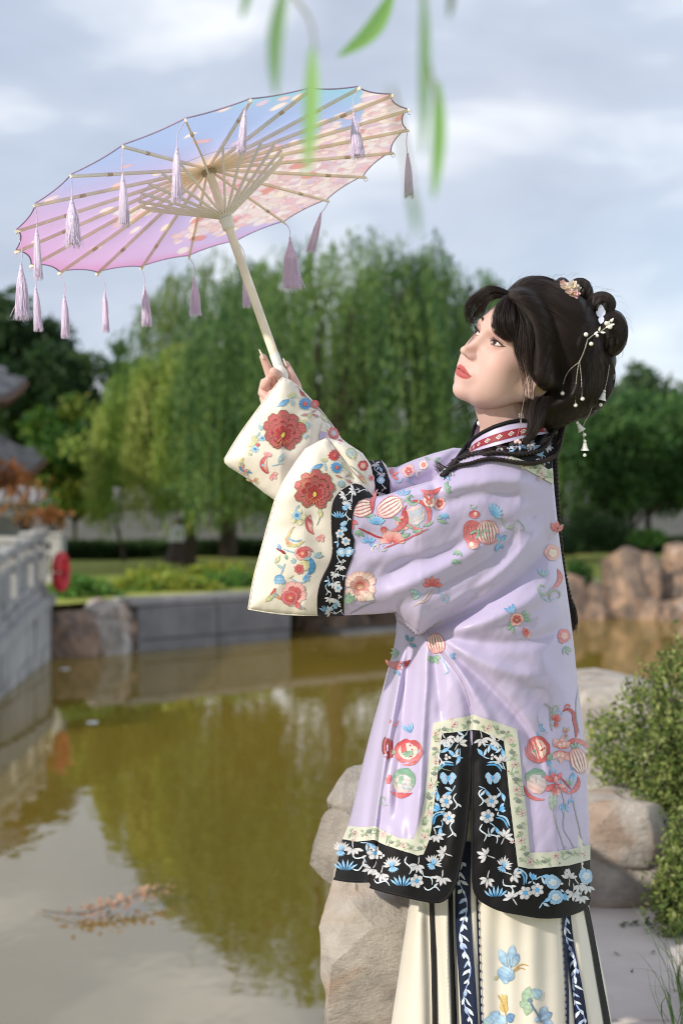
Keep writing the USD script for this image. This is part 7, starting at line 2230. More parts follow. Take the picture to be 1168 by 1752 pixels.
m.rose((944, 948), 13, RED, PPINK, CREAM_).leaves((948, 920), 17, [R_(-110), R_(-80), R_(-50)], 8, RED, PINK).crescent((943, 985), 16, R_(-60), R_(90), 8, RED, PINK).curl((930, 1000), 12, 0, 1, 3, SAGE).curl((950, 1012), 12, 2.4, .9, 3, GREY).leaves((930, 985), 14, [R_(-120), R_(-90), R_(-60)], 4, SAGE, LBLUE).stroke([(926, 1010), (935, 1018), (948, 1016)], 2, LBLUE)
m.make(DC, coat, 'embroidered_flowers')
Motif(11).rose((964, 1090), 11, RED, PINK, PPINK).leaves((966, 1104), 14, [R_(70), R_(100), R_(40)], 5, GREEN, GREY).make(DC, coat, 'embroidered_rose')
Motif(12).melon((747, 1104), 15, 13, R_(78), CREAM_, PPINK, 6).leaves((743, 1122), 12, [R_(20), R_(60), R_(100), R_(150)], 6, GREEN, SAGE).stroke([(756, 1122), (760, 1135), (764, 1146), (758, 1150)], 2, LBLUE).leaves((766, 1122), 11, [R_(-20), R_(20)], 4.5, LBLUE, BLUE).make(DC, coat, 'embroidered_melon')
m = Motif(13)
m.crescent((681, 1124), 19, R_(10), R_(170), 13, RED, PINK).leaves((684, 1118), 13, [R_(180), R_(150), R_(210)], 5, GREEN, SAGE).leaves((696, 1102), 13, [R_(-100), R_(-40), R_(30)], 5, GREEN, BLUE).leaves((680, 1142), 10, [R_(70), R_(120)], 4, LBLUE, BLUE)
m.make(DC, coat, 'embroidered_pomegranate')
m = Motif(14)
m.pomegranate((697, 1284), 20, R_(-10)).leaves((702, 1258), 17, [R_(-140), R_(-110), R_(-85)], 5, BLUE, LBLUE).leaves((680, 1286), 10, [R_(170), R_(200)], 4, SAGE, GREEN)
m.make(DC, coat, 'embroidered_pomegranate')
m = Motif(15)
m.disc((690, 1336), 17, GREEN, SAGE, 18, .3).disc((688, 1342), 15, WHITE, PPINK, 14, .3).crescent((686, 1342), 21, R_(40), R_(150), 7, RED, PINK).leaves((672, 1336), 10, [R_(150), R_(190), R_(230)], 6, RED, PINK).curl((692, 1344), 7, 0, 1.1, 2, LBLUE).curl((660, 1366), 9, 1, .9, 2.5, SAGE)
m.make(DC, coat, 'embroidered_slice')
m = Motif(16)
for k in range(5):
    m.stroke([(660 + 2.5 * k, 1262 + k), (657 + 3.2 * k, 1275), (662 + 2.2 * k, 1296 - k)], 2.6, SALM if k % 2 else DRED)
m.curl((672, 1238), 8, 0, .9, 2.6, PINK)
m.make(DC, coat, 'embroidered_coral')
# big cluster on the back skirt of the coat
m = Motif(17)
m.stroke([(932, 1208), (940, 1214), (941, 1228), (944, 1248)], 3.2, GREY).curl((951, 1216), 9, 1.5, .9, 2.6, SAGE).leaves((946, 1234), 11, [R_(-60), R_(-100), R_(-20), R_(60)], 7, RED, PINK).stroke([(922, 1226), (926, 1240), (938, 1252)], 2, WHITE).leaves((924, 1246), 11, [R_(-60), R_(10), R_(100)], 5, LBLUE, BLUE).curl((954, 1224), 7, 3, .8, 2, LBLUE)
m.make(DC, coat, 'embroidered_bud')
m = Motif(18)
m.stroke([(964, 1220), (970, 1216), (978, 1220), (981, 1232), (984, 1246), (984, 1258)], 5, RED).stroke([(966, 1214), (972, 1210), (976, 1213)], 2.6, SALM).leaves((968, 1252), 10, [R_(-110), R_(-60), R_(70)], 5, SALM, SAGE)
m.make(DC, coat, 'embroidered_coral')
Motif(19).pomegranate((921, 1282), 19, R_(70)).leaves((933, 1292), 11, [R_(-10), R_(20), R_(50)], 3.5, SAGE, GREEN).make(DC, coat, 'embroidered_pomegranate')
m = Motif(20)
m.leaves((958, 1285), 20, [R_(-120), R_(-80), R_(-40), R_(50), R_(90), R_(130)], 11, RED, PPINK).leaves((958, 1285), 12, [R_(-100), R_(-60), R_(70), R_(110)], 6, SALM, CREAM_).leaves((945, 1312), 13, [R_(-120), R_(60), R_(100)], 6, LBLUE, BLUE).leaves((976, 1318), 14, [R_(-90), R_(80), R_(100)], 5, BLUE, LBLUE)
m.make(DC, coat, 'embroidered_lily')
Motif(21).crescent((985, 1284), 17, R_(-170), R_(0), 8, RED, PINK).melon((988, 1300), 20, 12, R_(70), PPINK, CREAM_, 5).leaves((984, 1284), 11, [R_(-100), R_(-60), R_(-140)], 4, GREEN, SAGE).make(DC, coat, 'embroidered_melon')
m = Motif(22)
m.disc((918, 1330), 15, GREEN, GREY, 11, -.2).disc((920, 1342), 15, WHITE, PPINK, 15, .4).crescent((922, 1346), 21, R_(60), R_(190), 5, PINK, RED).leaves((948, 1340), 20, [R_(-150), R_(-110), R_(-60), R_(100), R_(140), R_(40)], 9, RED, PINK).leaves((950, 1345), 14, [R_(-100), R_(80), R_(0)], 7, SALM, PPINK).stroke([(955, 1332), (964, 1342), (970, 1350)], 2.4, RED)
m.make(DC, coat, 'embroidered_slice')
Motif(23).crescent((974, 1342), 16, R_(-40), R_(110), 7, RED, PINK).leaves((974, 1346), 10, [R_(-120), R_(-80), R_(-40)], 3.6, GREEN, SAGE).leaves((976, 1364), 9, [R_(60), R_(110)], 4, LBLUE, BLUE).make(DC, coat, 'embroidered_crescent')
m = Motif(24)
m.petal((944, 1362), (946, 1392), 11, SAGE, GREY).petal((950, 1364), (950, 1386), 6, WHITE, SAGE).stroke([(946, 1390), (954, 1420), (966, 1456)], 1.5, GREY)
m.make(DC, coat, 'embroidered_bud')
Motif(55).leaves((965, 1376), 15, [R_(60), R_(95), R_(125)], 5, BLUE, LBLUE).stroke([(960, 1340), (961, 1355), (965, 1378), (966, 1420), (980, 1444), (982, 1455)], 1.3, GREY).make(DC, coat, 'embroidered_sprig')
for q_ in ([(978, 1366), (988, 1410), (998, 1450)], [(988, 1180), (985, 1215), (990, 1250)]):
    Motif(56).stroke(q_, 1.3, GREY).make(DC, coat, 'embroidered_stem')
# far sleeve
m = Motif(25)
m.rose((700, 806), 10, PINK, PPINK, RED).rose((722, 797), 7, PPINK, CREAM_, SALM).curl((684, 816), 8, 0, 1, 2, LBLUE).curl((705, 815), 9, 1, 1, 2, LBLUE).leaves((674, 812), 12, [R_(-80), R_(-20), R_(30)], 5, SALM, PINK).leaves((735, 790), 14, [R_(-160), R_(-20), R_(20)], 4, SAGE, GREEN).curl((718, 810), 7, 2, 1, 1.8, CREAM_)
m.make(DFS, fs, 'embroidered_flowers')

# --- white cuffs
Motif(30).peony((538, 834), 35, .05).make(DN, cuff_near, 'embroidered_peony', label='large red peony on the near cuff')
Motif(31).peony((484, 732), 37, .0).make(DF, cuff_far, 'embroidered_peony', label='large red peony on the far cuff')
def daisy(m, c, r, col, cen, n=12):
    for k in range(n):
        a = 2 * np.pi * k / n
        m.petal(A(c) + A([np.cos(a), np.sin(a)]) * r * .2, A(c) + A([np.cos(a), np.sin(a)]) * r, r * .42, col, tuple(A(col) * 1.2))
    m.disc(c, r * .34, cen)
    return m
m = Motif(32); daisy(m, (571, 779), 10, RED, SALM); daisy(m, (575, 800), 10, BLUE, SALM); m.petal((528, 808), (552, 793), 9, LBLUE, BLUE).petal((556, 790), (557, 806), 5, LBLUE, SAGE).leaves((555, 792), 10, [R_(-120), R_(-60)], 6, SAGE, YEL_).leaves((588, 818), 16, [R_(200), R_(-30), R_(30)], 4, GREY, SALM).disc((583, 828), 6, LBLUE, SAGE).leaves((594, 806), 16, [R_(-120), R_(50)], 5, YEL_, SAGE)
m.make(DN, cuff_near, 'embroidered_daisies')
m = Motif(33); m.flower((509, 884), 15, 5, 11, YEL_, (.76, .72, .50), YEL_, 2); daisy(m, (508, 882), 9, LBLUE, BLUE, 9); m.leaves((512, 862), 13, [R_(-100), R_(-60), R_(120)], 5, SAGE, LBLUE).stroke([(548, 878), (545, 890), (541, 900)], 2, SAGE).petal((545, 865), (549, 886), 8, SAGE, YEL_)
m.make(DN, cuff_near, 'embroidered_daisies')
m = Motif(34); m.crescent((541, 896), 20, R_(110), R_(240), 13, RED, PINK).crescent((546, 898), 20, R_(120), R_(220), 7, SALM, CREAM_).leaves((545, 915), 13, [R_(20), R_(60), R_(100)], 8, PINK, PPINK).petal((527, 886), (534, 900), 6, DRED, PINK)
m.make(DN, cuff_near, 'embroidered_bud')
m = Motif(35); m.stroke([(490, 930), (494, 916), (500, 904)], 5, YEL_).stroke([(488, 928), (498, 934), (512, 932), (520, 926)], 5, YEL_).stroke([(492, 920), (502, 926), (516, 924)], 3, LBLUE).leaves((490, 928), 10, [R_(-90), R_(60), R_(20)], 5, SALM, YEL_).stroke([(496, 914), (498, 906), (504, 900)], 2, PPINK)
m.make(DN, cuff_near, 'embroidered_ribbon')
m = Motif(36); m.stroke([(474, 938), (482, 944), (488, 948)], 5, DRED).petal((480, 942), (476, 930), 6, BLUE, LBLUE).petal((480, 950), (470, 964), 7, YEL_, SAGE).stroke([(484, 940), (498, 944), (506, 946)], 2.4, LBLUE).petal((488, 948), (492, 958), 5, SAGE, GREEN)
m.rose((517, 946), 14, RED, PPINK, SALM).crescent((520, 950), 15, R_(190), R_(340), 7, RED, PINK).leaves((534, 954), 18, [R_(-30), R_(-10), R_(170)], 6, LBLUE, SAGE)
m.make(DN, cuff_near, 'embroidered_carnation')
m = Motif(37); m.crescent((522, 968), 17, R_(-70), R_(80), 10, BBLUE, BLUE).disc((520, 968), 9, YEL_, (.76, .72, .5), 8).flower((511, 974), 9, 7, 6, RED, PINK, SALM, 2.5).leaves((520, 984), 13, [R_(50), R_(90), R_(10)], 6, BBLUE, LBLUE).leaves((505, 964), 10, [R_(-110), R_(-150)], 5, LBLUE, SAGE)
m.make(DN, cuff_near, 'embroidered_bird')
m = Motif(38)
for k in range(4):
    m.petal((478 + 1.5 * (k - 1.5), 984), (471 + 5 * k, 1000), 8, BLUE, LBLUE)
m.disc((478, 988), 8, BLUE, LBLUE, 5).stroke([(480, 984), (484, 972), (488, 964)], 2.4, LBLUE).petal((484, 974), (474, 966), 5, LBLUE, SAGE).stroke([(496, 988), (508, 996), (520, 996), (527, 990)], 2, LBLUE).stroke([(494, 990), (502, 984)], 2, YEL_)
m.make(DN, cuff_near, 'embroidered_tulip')
Motif(39).rose((502, 1016), 23, PINK, PPINK, RED, .2).rose((496, 1022), 15, RED, PINK, SALM, .8).petal((505, 1028), (514, 1042), 9, RED, PINK).petal((514, 1038), (522, 1042), 4, LBLUE, GREY).make(DN, cuff_near, 'embroidered_rose')
m = Motif(40); m.petal((472, 1012), (453, 1030), 8, SAGE, YEL_).stroke([(462, 1018), (472, 1006)], 4, SALM).petal((468, 1016), (480, 1026), 6, YEL_, SALM).petal((466, 1022), (476, 1016), 4, LBLUE, GREY)
m.make(DN, cuff_near, 'embroidered_bird')
m = Motif(41); m.rose((620, 797), 9, SALM, RED, PPINK).rose((600, 776), 10, YEL_, SAGE, LBLUE).petal((612, 812), (626, 828), 8, SALM, YEL_).petal((590, 770), (606, 788), 6, LBLUE, YEL_).rose((634, 818), 6, PINK, PPINK, RED).stroke([(598, 796), (610, 806), (622, 816)], 2, GREY)
m.make(DN, cuff_near, 'embroidered_flowers')
# far cuff
m = Motif(42); daisy(m, (521, 691), 11, BLUE, SALM); m.petal((473, 696), (496, 683), 9, LBLUE, BLUE).petal((501, 682), (500, 695), 5, LBLUE, SAGE).leaves((502, 682), 11, [R_(-110), R_(-70), R_(-150)], 6, SAGE, YEL_).leaves((530, 708), 16, [R_(170), R_(-30), R_(20)], 4, SALM, GREY).disc((524, 728), 6, LBLUE, SAGE).leaves((522, 716), 15, [R_(-40), R_(140), R_(100)], 6, YEL_, SAGE).leaves((520, 744), 8, [R_(80), R_(20)], 5, LBLUE, SAGE)
m.make(DF, cuff_far, 'embroidered_daisies')
m = Motif(43); m.flower((432, 764), 9, 5, 7, YEL_, (.76, .72, .5), YEL_, 2).flower((436, 752), 8, 5, 6, YEL_, SAGE, YEL_, 2); daisy(m, (436, 768), 7, LBLUE, BLUE, 8); daisy(m, (449, 750), 6, LBLUE, BLUE, 8); m.disc((441, 760), 3.5, PINK, RED).leaves((445, 738), 12, [R_(-100), R_(-60), R_(120)], 5, SAGE, LBLUE).petal((424, 772), (430, 780), 6, YEL_, SAGE)
m.make(DF, cuff_far, 'embroidered_daisies')
m = Motif(44); m.crescent((461, 794), 17, R_(100), R_(260), 12, RED, PINK).crescent((464, 796), 14, R_(110), R_(240), 6, SALM, CREAM_).leaves((455, 782), 11, [R_(-100), R_(-60), R_(-30)], 8, PINK, PPINK).leaves((462, 812), 12, [R_(30), R_(80), R_(-10)], 7, PINK, PPINK).disc((449, 796), 2.4, LBLUE).stroke([(465, 797), (478, 793), (486, 784)], 2, LBLUE).petal((474, 792), (486, 775), 6, SAGE, LBLUE)
m.make(DF, cuff_far, 'embroidered_bud')
m = Motif(45); m.stroke([(408, 800), (412, 790), (416, 782)], 4, YEL_).stroke([(412, 792), (410, 802), (420, 806), (430, 808)], 3.4, BLUE).leaves((414, 804), 13, [R_(0), R_(40), R_(-90)], 5, SALM, SAGE).leaves((432, 822), 10, [R_(190), R_(20), R_(-30)], 5, RED, YEL_)
m.make(DF, cuff_far, 'embroidered_bird')
m = Motif(46); m.rose((538, 692), 8, RED, SALM, PINK).rose((570, 741), 11, RED, SALM, WHITE).disc((570, 741), 3, WHITE).rose((580, 758), 6, RED, PINK, SALM).petal((548, 708), (562, 724), 8, YEL_, SAGE).petal((552, 722), (562, 738), 6, LBLUE, YEL_).petal((512, 668), (522, 678), 6, RED, SALM)
m.make(DF, cuff_far, 'embroidered_flowers')

# --- black borders: white and blue sprays
def sprays(cloth, parent, items, seed=0, s=1.0, off=.0025):
    for i, it in enumerate(items):
        kind, x, y = it[:3]
        a = it[3] if len(it) > 3 else 0.0
        m = Motif(seed + i)
        c = A([x, y], float)
        if kind == 'w':      # white leaf cluster
            m.leaves(c, 14 * s, [R_(a - 70), R_(a - 35), R_(a), R_(a + 38), R_(a + 75)], 5 * s, WHITE, WHITE).stroke([c, c - 12 * s * A([np.cos(R_(a)), np.sin(R_(a))])], 1.8 * s, WHITE)
        elif kind == 'b':    # blue leaf pair
            m.petal(c, c + 16 * s * A([np.cos(R_(a)), np.sin(R_(a))]), 6 * s, BBLUE, LBLUE).petal(c, c + 13 * s * A([np.cos(R_(a + 60)), np.sin(R_(a + 60))]), 4.5 * s, WHITE, LBLUE).stroke([c - 10 * s * A([np.cos(R_(a - 30)), np.sin(R_(a - 30))]), c], 1.7 * s, LBLUE)
        elif kind == 'f':    # six petalled flower
            m.flower(c, 11 * s, 6, 7.5 * s, WHITE, WHITE, BBLUE, 3.4 * s, R_(a))
        elif kind == 'u':    # butterfly rose in blues
            for q, (dx, r_, t_) in enumerate(((-1, 13, 200), (1, 13, -20), (-1, 11, 140), (1, 11, 40))):
                m.fan(c, R_(a + t_), r_ * s, 13 * s, BBLUE, LBLUE, .05)
                m.fan(c, R_(a + t_), r_ * .66 * s, 8 * s, BLUE, WHITE, .05)
            m.petal(c - [0, 4 * s], c + [0, 5 * s], 4 * s, BBLUE)
        elif kind == 'r':    # light blue rose
            m.rose(c, 12 * s, BLUE, LBLUE, (.62, .74, .84), R_(a))
        elif kind == 'c':
            m.chrys(c, 15 * s, R_(a))
        elif kind == 'g':    # blue grass
            for q in range(6):
                t_ = R_(-150 + 24 * q)
                m.petal(c + [(q - 2.5) * 2.2 * s, 3 * s], c + [(q - 2.5) * 2.2 * s, 0] + 14 * s * A([np.cos(t_), np.sin(t_)]), 3.4 * s, BBLUE, LBLUE)
        elif kind == 'a':    # blue arcs
            n_ = A([np.cos(R_(a)), np.sin(R_(a))]); p_ = A([-n_[1], n_[0]])
            for q in (0, 4.2 * s):
                m.stroke([c - n_ * 13 * s + p_ * q, c - p_ * (6 * s - q), c + n_ * 13 * s + p_ * q], 2.6 * s, BBLUE if q else LBLUE)
        elif kind == 's':    # curling stem
            n_ = A([np.cos(R_(a)), np.sin(R_(a))]); p_ = A([-n_[1], n_[0]])
            m.stroke([c - n_ * 13 * s, c - n_ * 5 * s + p_ * 4 * s, c + n_ * 4 * s - p_ * 3 * s, c + n_ * 13 * s + p_ * 2 * s], 1.9 * s, (.62, .72, .82))
            m.petal(c + n_ * 2 * s - p_ * 2 * s, c + n_ * 8 * s - p_ * 9 * s, 3.6 * s, WHITE)
        elif kind == 'd':    # bud
            n_ = A([np.cos(R_(a)), np.sin(R_(a))])
            m.leaves(c, 13 * s, [R_(a - 25), R_(a + 25)], 5.5 * s, BBLUE, LBLUE).petal(c, c + n_ * 12 * s, 6 * s, BBLUE, BBLUE).leaves(c, 8 * s, [R_(a + 130), R_(a - 130)], 3.5 * s, WHITE, LBLUE)
        elif kind == 'o':
            for q in range(3):
                m.disc(c + 3 * s * A([np.cos(q * 2.1), np.sin(q * 2.1)]), 2.2 * s, WHITE, n=8)
        m.make(cloth, parent, {'w': 'white_leaf_spray', 'b': 'blue_leaf_spray', 'f': 'white_flower', 'u': 'blue_flower', 'r': 'blue_rose', 'c': 'chrysanthemum', 'g': 'blue_grass', 'a': 'blue_arcs', 's': 'curling_stem', 'd': 'blue_bud', 'o': 'white_dots'}[kind], off)


za = lambda x, y: (560 + x / 4.49, 1220 + y / 4.49)
zb = lambda x, y: (780 + x / 4.173, 1180 + y / 4.173)
front_items = [('w', *za(905, 195), 60), ('b', *za(940, 265), 150), ('w', *za(1005, 235), -60), ('b', *za(1020, 320), 110), ('o', *za(920, 340)), ('b', *za(985, 335), 220), ('a', *za(905, 405), -20), ('s', *za(865, 350), 100), ('u', *za(925, 500), 0), ('b', *za(960, 600), 150), ('b', *za(850, 600), 95), ('s', *za(985, 680), 95),
               ('f', *za(912, 680), 10), ('f', *za(932, 805), 40), ('d', *za(870, 745), 205), ('a', *za(845, 800), -40), ('s', *za(955, 900), 110), ('w', *za(835, 935), 70), ('b', *za(880, 870), 110), ('w', *za(900, 1080), 200), ('c', *za(805, 1160), -60), ('w', *za(880, 1260), 100), ('s', *za(770, 1260), 50), ('w', *za(695, 1165), 100),
               ('s', *za(800, 1345), 10), ('f', *za(685, 1292), 20), ('g', *za(575, 1315)), ('c', *za(505, 1180), -100), ('s', *za(625, 1170), 80), ('w', *za(420, 1230), 100), ('f', *za(365, 1075), 0), ('o', *za(425, 1095)), ('w', *za(350, 1190), 120), ('s', *za(420, 1300), 20),
               ('g', *za(145, 1195)), ('w', *za(205, 1035), 90), ('s', *za(255, 1115), 30), ('s', *za(265, 1185), -10), ('c', *za(112, 1060), -80), ('b', *za(310, 1000), 30)]
sprays(DC, coat, front_items, 500, 1.12)
back_items = [('b', *zb(60, 330), 150), ('w', *zb(185, 345), 75), ('b', *zb(235, 395), 35), ('b', *zb(325, 415), 80), ('w', *zb(290, 365), 150), ('b', *zb(195, 480), 230), ('o', *zb(262, 478)), ('a', *zb(280, 545), 20), ('w', *zb(330, 520), -110), ('u', *zb(258, 630), 0), ('b', *zb(205, 710), 60), ('b', *zb(320, 730), 70), ('s', *zb(180, 770), 95),
              ('f', *zb(252, 797), 10), ('f', *zb(220, 905), 40), ('d', *zb(300, 865), -25), ('a', *zb(335, 935), 40), ('b', *zb(275, 975), 60), ('s', *zb(195, 1020), 80), ('w', *zb(345, 1055), -60), ('s', *zb(260, 1040), 60), ('w', *zb(220, 1185), 200), ('c', *zb(335, 1265), -60), ('w', *zb(225, 1345), 100), ('g', *zb(280, 1465)),
              ('a', *zb(465, 1330), 60), ('w', *zb(400, 1320), 20), ('s', *zb(370, 1400), 50), ('w', *zb(400, 1490), -120), ('f', *zb(488, 1452), 5), ('f', *zb(575, 1430), 30), ('d', *zb(540, 1365), -80), ('b', *zb(600, 1335), 0), ('r', *zb(685, 1375), 10), ('r', *zb(705, 1480), 60), ('b', *zb(610, 1520), -30), ('o', *zb(735, 1385)),
              ('w', *zb(800, 1350), -90), ('w', *zb(830, 1440), 90), ('w', *zb(865, 1390), 60), ('d', *zb(770, 1450), 90), ('o', *zb(785, 1305)), ('w', *zb(885, 1470), 100), ('r', *zb(918, 1330), 0), ('w', *zb(925, 1400), 100)]
sprays(DC, coat, back_items, 600, 1.12)
band_items = [('w', 606, 840, 160), ('s', 618, 840, 200), ('w', 590, 849, 150), ('s', 602, 852, 140), ('c', 592, 868, -50), ('g', 580, 884), ('s', 594, 884, 90), ('u', 588, 900, 90), ('f', 582, 913, 10), ('f', 591, 926, 40), ('b', 579, 926, 100), ('r', 583, 944, 0), ('r', 596, 944, 40), ('s', 578, 956, 100), ('w', 583, 968, 100), ('w', 573, 980, 110), ('s', 583, 984, 60), ('b', 563, 992, 100),
              ('w', 571, 996, 70), ('f', 578, 1006, 0), ('s', 559, 1008, 90), ('w', 565, 1022, 100), ('c', 574, 1034, -60), ('g', 558, 1044), ('s', 578, 1046, 20), ('w', 566, 1046, 200), ('o', 581, 1020), ('o', 588, 960)]
sprays(DC, coat, band_items, 700, .72)
sprays(DFS, fs, [('w', 641, 794, 60), ('b', 648, 799, 70), ('w', 652, 810, 90), ('r', 650, 822, 0), ('s', 655, 832, 90), ('w', 652, 842, 100), ('b', 648, 850, 0), ('s', 643, 806, 80)], 760, .6)
sprays(DC, coat, [('w', 872, 758, 20), ('b', 888, 762, 30), ('w', 905, 760, 40), ('r', 920, 772, 0), ('b', 932, 782, 60), ('w', 925, 786, 100), ('b', 915, 764, 60), ('w', 858, 765, 180), ('s', 898, 775, 10), ('w', 936, 764, 90), ('b', 880, 770, 150), ('w', 768, 806, 120), ('b', 762, 812, 60)], 780, .8)

# --- pale ribbons: tiny printed sprigs
def sprigs(cloth, parent, line, width, seed, gap=11.0, off=.0029):
    L = np.linalg.norm(np.diff(np.asarray(line, float), axis=0), axis=1).sum()
    ln = np.vstack([np.linspace(line[k], line[k + 1], 40, endpoint=False) for k in range(len(line) - 1)])
    s = np.r_[0, np.cumsum(np.linalg.norm(np.diff(ln, axis=0), axis=1))]
    g = np.random.default_rng(seed)
    m = Motif(seed)
    for i, d in enumerate(np.arange(6, s[-1] - 4, gap)):
        c = A([np.interp(d, s, ln[:, 0]), np.interp(d, s, ln[:, 1])]) + g.normal(0, width * .10, 2)
        kind = i % 4
        if kind == 0:
            m.leaves(c + [0, 3], 8, [R_(-125), R_(-90), R_(-55)], 4.2, (.16, .19, .17), (.22, .26, .22))
        elif kind == 2:
            m.flower(c, 6.5, 5, 4, (.60, .44, .42), (.66, .52, .48), (.25, .10, .09), 1.6, g.uniform(0, 6))
            m.flower(c + g.normal(0, width * .3, 2), 3.6, 5, 2.4, (.60, .44, .42), (.66, .52, .48), (.25, .10, .09), 1.0, g.uniform(0, 6))
        else:
            m.leaves(c, 8, list(g.uniform(0, 6.28, 4)), 3.4, (.26, .36, .22), (.36, .45, .30)).stroke([c + g.normal(0, 2, 2), c + g.normal(0, 5, 2), c + g.normal(0, 8, 2)], 1.1, (.26, .36, .22))
            m.disc(c + g.normal(0, width * .25, 2), 1.4, (.34, .14, .13), n=8)
    m.make(cloth, parent, 'ribbon_sprigs', off)
sprigs(DC, coat, [(808, 1236), (749, 1247), (741, 1320), (730, 1400), (720, 1450), (700, 1450), (642, 1426), (592, 1425)], 22, 801)
sprigs(DC, coat, [(811, 1236), (872, 1258), (879, 1320), (888, 1400), (895, 1473), (930, 1472), (1004, 1459)], 22, 802)
sprigs(DC, coat, [(876, 790), (900, 798), (922, 805), (940, 816)], 20, 803, 8)
# --- collar diamonds
cm = []
for k, t in enumerate(np.linspace(.07, .93, 9)):
    for sc, cc in ((1.0, 0), (.62, 1), (.34, 2)):
        du, dv = .030 * sc, .13 * sc
        T_ = np.array([t - du, t, t + du, t]); S_ = np.array([.60, .60 - dv, .60, .60 + dv])
        p_, d_ = collar_pts(T_, S_)
        cm.append((P(p_[:, 0], p_[:, 1], d_ - .0022 - .0003 * cc), np.array([[0, 1, 2], [0, 2, 3]]), [(.62, .62, .58), (.20, .03, .05), (.55, .58, .52)][cc]))
for k in range(9):
    grp = cm[3 * k:3 * k + 3]
    obj('woven_diamond', cat_meshes([(v, f) for v, f, _ in grp]), M['thread'], collar, col=np.vstack([np.tile(c_, (4, 1)) for *_, c_ in grp]))

# --- skirt: vine bands and butterfly panel
def vine(line, w, seed, s=1.0):
    L = spline(line, 200)
    arc = np.r_[0, np.cumsum(np.linalg.norm(np.diff(L, axis=0), axis=1))]
    t = np.gradient(L, axis=0); t /= np.linalg.norm(t, axis=1, keepdims=True); n = np.c_[-t[:, 1], t[:, 0]]
    g = np.random.default_rng(seed)
    at = lambda d, o: A([np.interp(d, arc, L[:, k] + n[:, k] * o) for k in (0, 1)])
    d = 4.0
    m = Motif(seed)
    pts = [at(x_, np.sin(x_ / 17.0) * w * .30) for x_ in np.arange(2, arc[-1], 5)]
    m.stroke(pts, 2.0, (.30, .40, .70))
    m.make(DS, skirt, 'vine_stem', .0034)
    i = 0
    while d < arc[-1] - 6:
        side = 1 if i % 2 else -1
        c = at(d, np.sin(d / 17.0) * w * .3)
        m = Motif(seed + i + 1)
        for k in range(2):
            e = at(min(d + g.uniform(8, 17), arc[-1]), side * w * g.uniform(.15, .46) * (1 if k == 0 else -.6))
            m.petal(c, e, 5.0 * s * g.uniform(.8, 1.2), (.50, .58, .72), (.66, .71, .78) if g.random() < .7 else (.26, .38, .66))
        m.make(DS, skirt, 'vine_leaves', .0036)
        d += g.uniform(12, 18); i += 1
vine([(793, 1470), (793, 1560), (798, 1660), (803, 1752), (805, 1850)], 25, 900)
vine([(968, 1566), (975, 1630), (985, 1690), (993, 1752), (1000, 1850)], 21, 950, .85)
zc = lambda x, y: (660 + x / 2.92, 1520 + y / 2.92)
m = Motif(980)
BF, BG = (.16, .30, .48), (.42, .58, .72)
m.petal(zc(610, 405), zc(562, 300), 16, BF, BG).petal(zc(622, 400), zc(632, 282), 17, BF, BG).petal(zc(630, 395), zc(660, 330), 13, BG, BF).disc(zc(598, 430), 15, BG, BF, 13, .5).petal(zc(575, 455), zc(610, 475), 10, BF, BG).petal(zc(565, 435), zc(540, 460), 5, GOLD, SAGE).petal(zc(605, 470), zc(640, 400), 6, BF, BG)
m.stroke([zc(640, 420), zc(660, 390), zc(690, 380), zc(712, 388)], 2.4, GOLD).stroke([zc(645, 415), zc(670, 400), zc(695, 410)], 2, GOLD)
for k in range(5):
    m.stroke([zc(575 + 16 * k, 345), zc(590 + 12 * k, 385)], 1.3, (.55, .62, .60))
m.make(DS, skirt, 'embroidered_butterfly', .0011)
m = Motif(981)
m.petal(zc(690, 590), zc(715, 488), 17, (.26, .40, .26), SAGE).petal(zc(720, 545), zc(775, 515), 22, SAGE, LBLUE).petal(zc(705, 560), zc(672, 600), 16, (.30, .42, .28), SAGE).petal(zc(715, 560), zc(700, 640), 16, SAGE, (.30, .42, .28)).disc(zc(718, 560), 4, (.15, .24, .30)).stroke([zc(718, 565), zc(742, 610), zc(768, 650), zc(775, 672)], 3, (.12, .20, .32))
m.petal(zc(770, 650), zc(800, 590), 14, (.10, .18, .32), BG).petal(zc(775, 655), zc(828, 620), 13, BG, (.12, .22, .38)).petal(zc(772, 660), zc(740, 655), 10, (.12, .22, .38), BG).petal(zc(776, 664), zc(830, 672), 12, (.12, .22, .38), BG)
m.make(DS, skirt, 'embroidered_lotus', .0011)
m = Motif(982)
for k in range(6):
    m.petal(zc(595, 625 - 12 * k), zc(562 + 3 * k, 590 - 12 * k), 5, GOLD, (.62, .52, .22)).petal(zc(595, 625 - 12 * k), zc(606 - 2 * k, 585 - 11 * k), 5, GOLD, (.62, .52, .22))
m.stroke([zc(600, 640), zc(585, 590), zc(558, 530)], 2, GOLD)
m.petal(zc(520, 680), zc(560, 612), 20, BG, LBLUE).petal(zc(545, 690), zc(600, 640), 22, LBLUE, BG).petal(zc(500, 700), zc(520, 640), 18, SAGE, LBLUE).petal(zc(600, 650), zc(640, 635), 13, (.12, .22, .42), BF).petal(zc(600, 655), zc(635, 660), 9, BF, (.12, .22, .42)).petal(zc(560, 730), zc(545, 660), 22, LBLUE, BG).petal(zc(620, 740), zc(590, 672), 18, BG, SAGE)
m.make(DS, skirt, 'embroidered_lotus', .0011)
